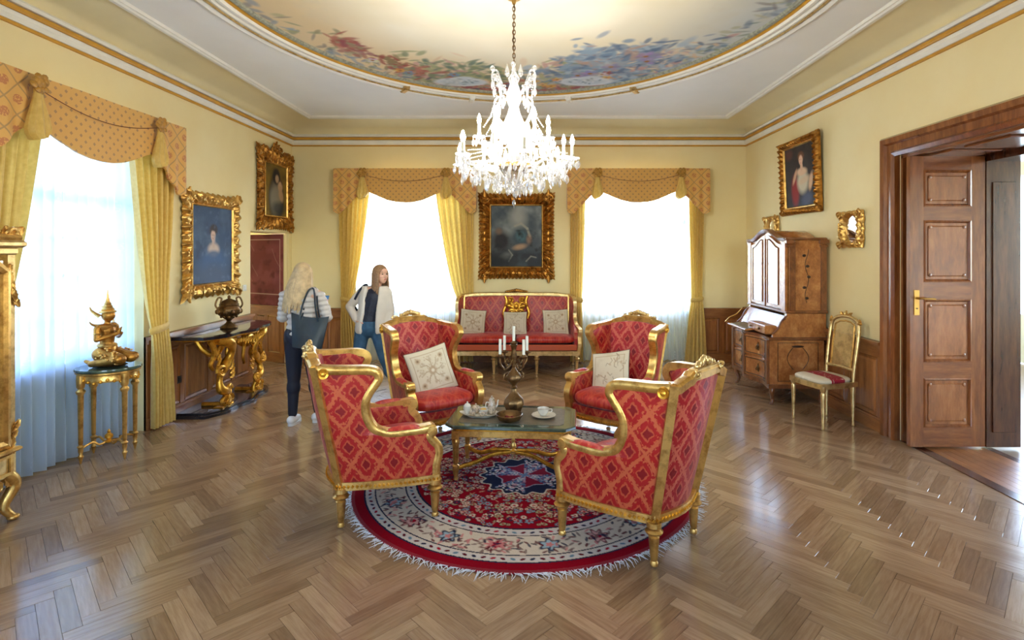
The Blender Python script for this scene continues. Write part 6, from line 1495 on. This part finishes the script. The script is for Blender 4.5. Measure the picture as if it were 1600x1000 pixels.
MB().box((0, .012, 1.08), (2*hw-.06, .02, 1.3)).build('back', 'gold_pale', vt, smooth=False)
MB().box((0, dp/2+.01, .455), (2*hw+.03, dp+.04, .03), bev=.01).build('waist_moulding', 'gold', vt)
MB().box((0, dp/2+.01, 1.78), (2*hw+.06, dp+.07, .05), bev=.015).box((0, dp/2, 1.735), (2*hw+.01, dp+.02, .05), bev=.01).build('cornice', 'gold_pale', vt)
ap_ = MB()
for k in range(-7, 8): leaf(ap_, (k*.07, .28), -PI/2+k*.1, .07, .03, dp+.0)
ap_.build('carved_apron', 'gold', vt)
for s in (-1, 1):
    dr = MB().sweep([(s*.27-.225, dp-.01, .50), (s*.27+.225, dp-.01, .50), (s*.27+.225, dp-.01, 1.60), (s*.27+.12, dp-.01, 1.68), (s*.27-.12, dp-.01, 1.68), (s*.27-.225, dp-.01, 1.60)], [(-.025, -.012), (-.025, .016), (0, .024), (.025, .016), (.025, -.012)], (0, 1, 0), closed=True).build('door', 'gold', vt, smooth=False)
    MB().box((s*.27, dp-.012, 1.09), (.43, .005, 1.17)).build('door_glass', 'pane', dr, smooth=False)
for z in (.85, 1.25): MB().box((0, dp/2, z), (2*hw-.1, dp-.08, .008)).build('shelf', 'pane', vt, smooth=False)
cr = MB()
cr.tube(spl([(-hw-.02, dp, 1.82), (-.4, dp, 1.83), (-.25, dp, 1.90), (0, dp, 1.97), (.25, dp, 1.90), (.4, dp, 1.83), (hw+.02, dp, 1.82)], 8), .025, 8)
for s in (-1, 1): scroll(cr, (s*(hw-.03), 1.84), .045, 1.2, 0, s, .015, dp+.0); leaf(cr, (s*(hw-.05), 1.82), PI/2-s*1.0, .13, .035, dp); leaf(cr, (s*(hw-.08), 1.82), PI/2-s*.2, .08, .03, dp); leaf(cr, (s*.3, 1.86), PI/2+s*.3, .12, .03, dp)
for a in (-.6, 0, .6): leaf(cr, (0, 1.93), PI/2+a, .14, .04, dp)
cr.build('crest', 'gold', vt)
# ================================================================== FIGURES
def hand(mb, w, d, palm, side, curl=.5, s=1.0):
    """w wrist point, d direction of the hand, palm normal (towards the palm), side: direction of the thumb"""
    w = Vector(w); d = Vector(d).normalized(); side = Vector(side); side = (side-d*side.dot(d)).normalized(); pn = Vector(palm); pn = (pn-d*pn.dot(d)-side*pn.dot(side)).normalized()
    for k in (-1, -.35, .35, 1): mb.cap(w+side*k*.012*s, w+d*.075*s+side*k*.030*s, .013*s, .0115*s, 8)
    for k, L_ in zip((1, .33, -.33, -1), (.068, .078, .072, .056)):
        p = w+d*.08*s+side*k*.029*s; dr = (d+side*k*.12).normalized(); c = curl*.6
        for j, f in enumerate((.42, .32, .26)):
            q_ = p+dr*L_*f*s; mb.cap(p, q_, (.0092-.0008*j)*s, (.0086-.0008*j)*s, 8); p = q_; dr = (dr*math.cos(c)+pn*math.sin(c)).normalized()
    p = w+d*.022*s+side*.022*s; dr = (d*.6+side*.75+pn*.25).normalized()
    for L_ in (.036, .030, .024): q_ = p+dr*L_*s; mb.cap(p, q_, .0115*s, .0095*s, 8); p = q_; dr = (dr*.8+d*.45+pn*.2*curl).normalized()
def head(mb, c, yaw, pitch=0, s=1.0):
    """c centre of the head, face along local -y rotated"""
    m = Matrix.Translation(c) @ Matrix.Rotation(yaw, 4, 'Z') @ Matrix.Rotation(pitch, 4, 'X') @ Matrix.Scale(s, 4); m3 = m.to_3x3()
    def B(p, r): mb.ball(m @ Vector(p), r, 14, m3, 10)
    B((0, .012, .028), (.074, .092, .082)); B((0, -.012, -.02), (.064, .074, .085)); B((0, -.038, -.078), (.036, .038, .030)); B((0, -.03, -.06), (.050, .052, .042))
    for x in (-1, 1): B((x*.036, -.052, -.022), (.022, .022, .024)); B((x*.028, -.068, .022), (.022, .012, .008)); B((x*.074, .012, -.005), (.010, .018, .030))
    B((0, -.086, -.012), (.0105, .018, .026)); B((0, -.094, -.026), (.014, .014, .011)); B((0, -.080, -.056), (.022, .012, .010)); B((0, -.084, .045), (.045, .012, .03))
    return m
def face_bits(m, par, mi):
    for x in (-1, 1):
        MB().ball((m @ Vector((x*.028, -.078, .005))), (.011, .007, .006), 10, m.to_3x3()).build('eye', 'eye', par)
        MB().ball((m @ Vector((x*.028, -.083, .026))), (.017, .005, .003), 10, m.to_3x3()).build('eyebrow', 'hair_brown', par)
    MB().ball((m @ Vector((0, -.090, -.055))), (.019, .007, .006), 10, m.to_3x3()).build('lips', 'lip', par)
    for o in list(par.children):
        if o.name.split('.')[0] in ('eye', 'eyebrow', 'lips') and o.get('done') is None: o.matrix_parent_inverse = mi; o['done'] = 1; del o['done']
def hairpiece(name, m, mat, par, length, spread, seed, fringe_open=0, fall=None):
    """cap plus many hanging locks"""
    q = random.Random(seed); mb = MB(); m3 = m.to_3x3()
    mb.ball(m @ Vector((0, .020, .036)), (.086, .100, .090), 18, m3, 12); mb.ball(m @ Vector((0, .05, -.02)), (.080, .066, .10), 16, m3, 10)
    for k in range(60):
        a = lerp(-PI*.5-1.15+fringe_open*0, PI*.5+1.15, k/59)   # from left temple round the back to right temple; 0 = back
        a = lerp(-2.25, 2.25, k/59)
        bx, by = math.sin(a)*.078, .015+math.cos(a)*.088
        L_ = length*(.82+.3*q.random()); o = Vector((bx, by, .03)); pts = [m @ (Vector((bx*.6, by*.6+.005, .095))), m @ o]
        dn = fall or Vector((0, 0, -1)); out = (m3 @ Vector((math.sin(a), math.cos(a), 0))).normalized()
        p = m @ o
        for j in range(1, 6): p2 = p+dn*L_*j/5+out*(spread*math.sin(j/5*PI*.6)+.002*math.sin(j+k*.5)); pts.append(p2)
        mb.tube(spl(pts, 3), lambda t_: .016*(1-.72*t_**2)*(1 if t_ > .05 else .6), 6)
    return mb.build(name, mat, par)
def skinobj(mb, name, mat, par=None, vox=.009, sm_=4): o = mb.build(name, mat, par, auto=False); remesh(o, vox, sm_); return o

# --- woman seen from behind (blonde, quilted jacket) -------------------
P1 = Vector((-2.27, 5.42, 0)); yaw = 0.0
def W1(x, y, z): return Vector((x, y, z))
w1 = MB(); facing = PI+.25   # local face -y -> +y
hip = .86
# pelvis, torso
w1.cap((0, 0, .88), (0, 0, .98), .13, .12); w1.cap((0, .0, 1.0), (0, -.0, 1.22), .11, .12); w1.cap((-.13, -.01, 1.30), (.13, -.01, 1.30), .055, .055); w1.cap((0, 0, 1.30), (0, .0, 1.42), .055, .048)
def leg(mb, h, k, a, r, toe, s=1.0, foot=True):
    mb.cap(h, k, r[0], r[1]); mb.cap(k, a, r[2], r[3])
    calf = Vector(k).lerp(Vector(a), .28); mb.ball(calf+Vector((0, -.012 if False else 0, 0)), (r[2]*1.08, r[2]*1.15, .10), 12)
    if foot: mb.cap(Vector(a)+Vector((0, 0, -.035)), Vector(a)+Vector(toe)*.13+Vector((0, 0, -.055)), .034, .026)
Lh, Lk, La = (-.085, 0, .86), (-.095, .015, .47), (-.10, .0, .085); Rh, Rk, Ra = (.085, 0, .86), (.10, .05, .48), (.10, .13, .085)
tl_, tr_ = Vector((-.15, .95, 0)).normalized(), Vector((.25, .95, 0)).normalized()
leg(w1, Lh, Lk, La, (.085, .052, .052, .034), tl_); leg(w1, Rh, Rk, Ra, (.085, .052, .052, .034), tr_)
sL, eL, wL = (-.175, 0, 1.30), (-.23, .04, 1.06), (-.10, .26, 1.13); sR, eR, wR = (.175, 0, 1.30), (.25, .02, 1.07), (.13, .24, 1.16)
for a, b, c in ((sL, eL, wL), (sR, eR, wR)): w1.cap(a, b, .043, .036); w1.cap(b, c, .034, .024)
hand(w1, wL, (.4, .8, .15), (0.3, 0, -1), (0, 0, 1), .7, .95); hand(w1, wR, (-.3, .8, .25), (-.6, 0, -.6), (0, 0, 1), .9, .95)
hm = head(w1, (0, .02, 1.50), facing, -.12, .98)
body1 = w1.build('person', 'skin', auto=False); body1.location = P1; body1.rotation_euler = (0, 0, -.12); remesh(body1, .008, 3)
tag(body1, 'blonde woman seen from behind in a pale quilted jacket with a dark shoulder bag', 'person')
face_bits(hm, body1, Matrix.Identity(4))
tz = MB(); tz.cap((0, .0, .88), (0, 0, .93), .142, .128); leg(tz, Lh, Lk, Vector(La)+Vector((0, 0, .03)), (.098, .066, .062, .046), tl_, foot=False); leg(tz, Rh, Rk, Vector(Ra)+Vector((0, 0, .03)), (.098, .066, .062, .046), tr_, foot=False)
for x in (-.07, .07): tz.ball((x, -.045, .90), (.085, .085, .10), 12)
skinobj(tz, 'trousers', 'navy', body1)
jk = MB()
for z, rx, ry in ((1.30, .165, .10), (1.25, .175, .118), (1.195, .170, .122), (1.14, .158, .118), (1.085, .150, .116), (1.03, .150, .118), (.975, .158, .124), (.92, .165, .132)): jk.ball((0, -.005, z), (rx, ry, .046), 20, k=8)
jk.cap((0, 0, .95), (0, 0, 1.26), .115, .115); jk.ball((0, 0, 1.36), (.085, .08, .05), 14); jk.cap((-.12, -.005, 1.315), (.12, -.005, 1.315), .062, .062)
for a, b, c in ((sL, eL, wL), (sR, eR, wR)):
    A0, B0, C0 = Vector(a), Vector(b), Vector(c)
    for k in range(6): p = A0.lerp(B0, k/5); jk.ball(p, (.066-.006*k/5, .066-.006*k/5, .036), 12, k=6)
    for k in range(5): p = B0.lerp(C0, k/4.4); jk.ball(p, (.054-.010*k/4, .050-.01*k/4, .05-.01*k/4), 12, k=6)
skinobj(jk, 'quilted_jacket', 'puffer', body1, .008, 2)
for k in range(1): pass
hairpiece('hair', hm, 'hair_blonde', body1, .36, .045, 4, fall=Vector((-.16, -.07, -1)).normalized())
for (a, t_) in ((La, tl_), (Ra, tr_)):
    a = Vector(a); sh = MB(); sh.cap(a+Vector((0, 0, -.03))-t_*.035, a+t_*.14+Vector((0, 0, -.052)), .044, .032); sh.cap(a+Vector((0, 0, -.035)), a+t_*.10+Vector((0, 0, -.045)), .043, .038)
    so = skinobj(sh, 'shoe', 'shoe', body1, .007, 2)
    MB().sweep([a+t_*(.05+.115*math.cos(w_))+t_.cross(Vector((0, 0, 1)))*.043*math.sin(w_)+Vector((0, 0, .014-a.z)) for w_ in np.linspace(0, 2*PI, 25)[:-1]], [(-.006, -.013), (-.006, .012), (.006, .012), (.006, -.013)], (0, 0, 1), closed=True).build('sole', 'shoe', so)
bgm = Matrix.Translation(P1) @ Matrix.Rotation(-.12, 4, 'Z')
bag = MB().slab(lambda u, v, w: ((lerp(-1, 1, u))*lerp(.14, .185, v)+.0, (.045 if w else -.045)*math.sin(PI*min(max(u, .02), .98))**.4*(1-.75*v)*(1 if 1 else 0), lerp(0, .30, v)+.03*(2*u-1)**2*v), 14, 12, .02).build('shoulder_bag', 'bag')
bag.matrix_world = bgm @ Matrix.Translation((.125, -.13, .79)) @ Matrix.Rotation(.10, 4, 'Y') @ Matrix.Rotation(.1, 4, 'Z'); l_, r_, s_ = bag.matrix_world.decompose(); bag.location = l_; bag.rotation_euler = r_.to_euler()
tag(bag, 'dark teal leather shopper bag hanging from the blonde woman\'s right shoulder', 'bag')
for y in (-.022, .03): MB().sweep(spl([(-.09, y, .27), (-.085, y+.02, .40), (-.06, y+.06, .54), (-.035, y+.10, .575), (-.0, y+.07, .54), (.05, y+.0, .42), (.09, y, .27)], 5), [(-.008, -.003), (-.008, .003), (.008, .003), (.008, -.003)], (0, 1, .01)).build('strap', 'bag', bag)
ph_ = MB().box((0, 0, 0), (.07, .009, .14), bev=.004).build('phone', 'phone'); ph_.matrix_world = bgm @ Matrix.Translation((.055, .345, 1.20)) @ Matrix.Rotation(-.6, 4, 'X'); l_, r_, s_ = ph_.matrix_world.decompose(); ph_.location = l_; ph_.rotation_euler = r_.to_euler(); tag(ph_, 'small phone with blue case in the blonde woman\'s hand', 'phone')

# --- woman in an open cream jacket ---------------------------------------
P2 = Vector((-1.87, 6.35, 0)); w2 = MB()
lean = .10
w2.cap((0, .0, .86), (0.0, 0, .95), .125, .112); w2.cap((.01, 0, .98), (.06, 0, 1.17), .10, .115); w2.cap((-.06, 0, 1.26), (.18, 0, 1.27), .052, .05); w2.cap((.065, 0, 1.26), (.10, -.01, 1.36), .050, .044)
Lh, Lk, La = (-.08, 0, .84), (-.13, -.03, .46), (-.14, .02, .085); Rh, Rk, Ra = (.08, 0, .84), (.19, -.05, .47), (.33, .03, .085)
t1, t2 = Vector((-.1, -1, 0)).normalized(), Vector((.35, -.94, 0)).normalized()
leg(w2, Lh, Lk, La, (.083, .05, .05, .033), t1); leg(w2, Rh, Rk, Ra, (.083, .05, .05, .033), t2)
sL, eL, wL = (-.09, 0, 1.25), (-.245, .03, 1.08), (-.14, -.06, .93); sR, eR, wR = (.20, 0, 1.25), (.235, .03, 1.02), (.225, -.05, .82)
for a, b, c in ((sL, eL, wL), (sR, eR, wR)): w2.cap(a, b, .042, .035); w2.cap(b, c, .033, .023)
hand(w2, wL, (.5, -.2, -.7), (.3, .8, -.2), (.3, -.8, .4), .9, .95); hand(w2, wR, (-.05, -.2, -1), (-1, 0, 0), (0, -1, 0), .5, .95)
hm = head(w2, (.135, -.015, 1.455), .85, -.06, .97)
body2 = w2.build('person', 'skin', auto=False); body2.location = P2; body2.rotation_euler = (0, 0, .0); remesh(body2, .008, 3)
tag(body2, 'long haired woman in an open cream jacket and blue jeans leaning before the window', 'person'); face_bits(hm, body2, Matrix.Identity(4))
jn = MB(); jn.cap((0, 0, .85), (0, 0, .93), .134, .120); leg(jn, Lh, Lk, La, (.094, .064, .062, .050), t1, foot=False); leg(jn, Rh, Rk, Ra, (.094, .064, .062, .050), t2, foot=False); skinobj(jn, 'jeans', 'denim', body2)
bl = MB(); bl.cap((.0, -.0, .93), (.01, 0, 1.0), .124, .112); bl.cap((.015, -.005, 1.0), (.06, -.005, 1.19), .110, .120); bl.cap((-.03, -.0, 1.25), (.14, -.0, 1.26), .055, .053)
for x in (.0, .11): bl.ball((x, -.07, 1.16), (.052, .042, .055), 12)
skinobj(bl, 'blouse', 'navy_print', body2)
j2 = MB()
def coat(s):
    # open front: side and back shells
    for (z, rx, ry, cx_) in ((1.28, .140, .085, .06), (1.25, .15, .10, .058), (1.22, .152, .105, .055), (1.18, .152, .11, .05), (1.14, .15, .114, .047), (1.10, .15, .116, .043), (1.06, .15, .12, .038), (1.02, .15, .122, .034), (.98, .152, .124, .03), (.94, .156, .127, .026), (.90, .160, .13, .023), (.86, .163, .132, .02), (.82, .166, .135, .02)): 
        for k in range(15):
            a = lerp(.62, PI-.02, k/14)*s; x = cx_+rx*math.sin(a); y = -ry*math.cos(a); j2.ball((x, y, z), (.024, .024, .05), 8, k=6)
coat(1); coat(-1)
for a, b, c in ((sL, eL, wL), (sR, eR, wR)): j2.cap(a, b, .060, .050); j2.cap(b, Vector(b).lerp(Vector(c), .93), .050, .038)
skinobj(j2, 'open_jacket', 'fleece', body2, .011, 3)
hairpiece('hair', hm, 'hair_brown', body2, .24, .014, 8)
bp = MB().cap((-.12, .15, .98), (-.10, .15, 1.10), .07, .06).build('backpack', 'navy'); bp.location = P2; tag(bp, 'small dark backpack behind the hip of the woman in the cream jacket', 'bag')
bp2 = MB().cap((0, 0, -.01), (0, 0, .05), .05, .045).build('pocket', 'navy', bp); bp2.location = (-.17, .12, .95)
MB().sweep(spl([(-.16, .16, .98), (-.20, .04, 1.10), (-.14, -.06, 1.20), (-.08, -.06, 1.30), (-.05, .06, 1.33), (-.08, .16, 1.16)], 5), [(-.012, -.003), (-.012, .004), (.012, .004), (.012, -.003)], (0, -1, .01)).build('strap', 'navy', bp)

# --- gilded kneeling statue ---------------------------------------------
st = MB(); 
st.cap((-.01, 0, .10), (-.005, 0, .17), .075, .055); st.cap((-.005, 0, .20), (-.01, 0, .30), .048, .062); st.cap((-.01, -.07, .335), (-.01, .07, .335), .026, .026); st.cap((-.005, 0, .33), (.0, 0, .40), .022, .020)
for s in (-1, 1):
    st.cap((-.015, s*.045, .105), (.145, s*.055, .065), .062, .046); st.cap((.15, s*.075, .07), (-.06, s*.08, .03), .04, .028); st.cap((-.06, s*.08, .03), (-.12, s*.07, .05), .022, .014)
    st.cap((-.01, s*.088, .325), (.0, s*.105, .235), .024, .021); st.cap((.0, s*.105, .235), (.095, s*.02, .275), .020, .014)
    for k in range(4): st.cap((.095, s*.006, .272+.004*k), (.115-.004*k, s*.004, .33-.004*k), .007, .004, 6)
    st.cap((.10, s*.012, .275), (.09, s*.008, .30), .006, .005, 6)
st.ball((.005, 0, .425), (.050, .044, .052), 14); st.ball((.045, 0, .418), (.010, .007, .010), 8); st.ball((.034, 0, .398), (.012, .016, .012), 8)
for s in (-1, 1): st.ball((.0, s*.038, .42), (.008, .006, .022), 8)
sb_ = st.build('kneeling_statue', 'gold_deep', auto=False); remesh(sb_, .005, 2); sb_.location = (SX-.01, SY, .764); sb_.rotation_euler = (0, 0, -.05); sb_.scale = (1.06, 1.06, 1.0)
tag(sb_, 'gilded kneeling figure with a pointed crown and joined hands on the round stand', 'statue')
MB().lathe([(.056, .450), (.058, .46), (.042, .47), (.046, .478), (.032, .495), (.034, .50), (.022, .52), (.024, .526), (.014, .545), (.015, .552), (.007, .58), (.008, .586), (.002, .645)], n=20).build('pointed_crown', 'gold', sb_)
ef = MB()
for s in (-1, 1): ef.tube(spl([(-.03, s*.04, .42), (-.06, s*.055, .45), (-.085, s*.06, .475), (-.10, s*.055, .50)], 4), lambda t_: .018*(1-.8*t_), 6); ef.tube(spl([(-.02, s*.07, .345), (-.04, s*.10, .36), (-.05, s*.115, .385)], 4), lambda t_: .016*(1-.8*t_), 6)
ef.build('ear_flanges', 'gold', sb_)
MB().lathe([(.06, 0), (.072, .02), (.074, .035), (.055, .03), (.04, .015)], (-.01, 0, .31), 20, sy=1.25, sx=.8).build('collar', 'gold', sb_)
kl = MB().lathe([(.082, 0), (.085, .014), (.074, .024), (.066, .014)], (-.005, 0, .165), 20, sx=.8, sy=.8).build('waist_sash', 'gold', sb_)
for s in (-1, 1): MB().lathe([(.024, -.006), (.028, 0), (.024, .006)], (-.005, s*.097, .285), 12).build('armlet', 'gold', sb_)
cl = MB()
for k in range(70):
    q_ = random.Random(k); s = (-1, 1)[k % 2]; t_ = q_.random(); a = q_.uniform(-1.7, 1.7); c0 = Vector((-.01, s*.05, .10)).lerp(Vector((.15, s*.075, .075)), t_); r0 = lerp(.064, .045, t_); cl.ball(c0+Vector((0, s*r0*math.cos(a), r0*math.sin(a))), .008, 6, k=4)
co2 = cl.build('skirt_studs', 'gold', sb_); co2['kind'] = 'stuff'
MB().ball((.02, 0, .010), (.13, .09, .012), 20).build('statue_base', 'bronze', sb_)
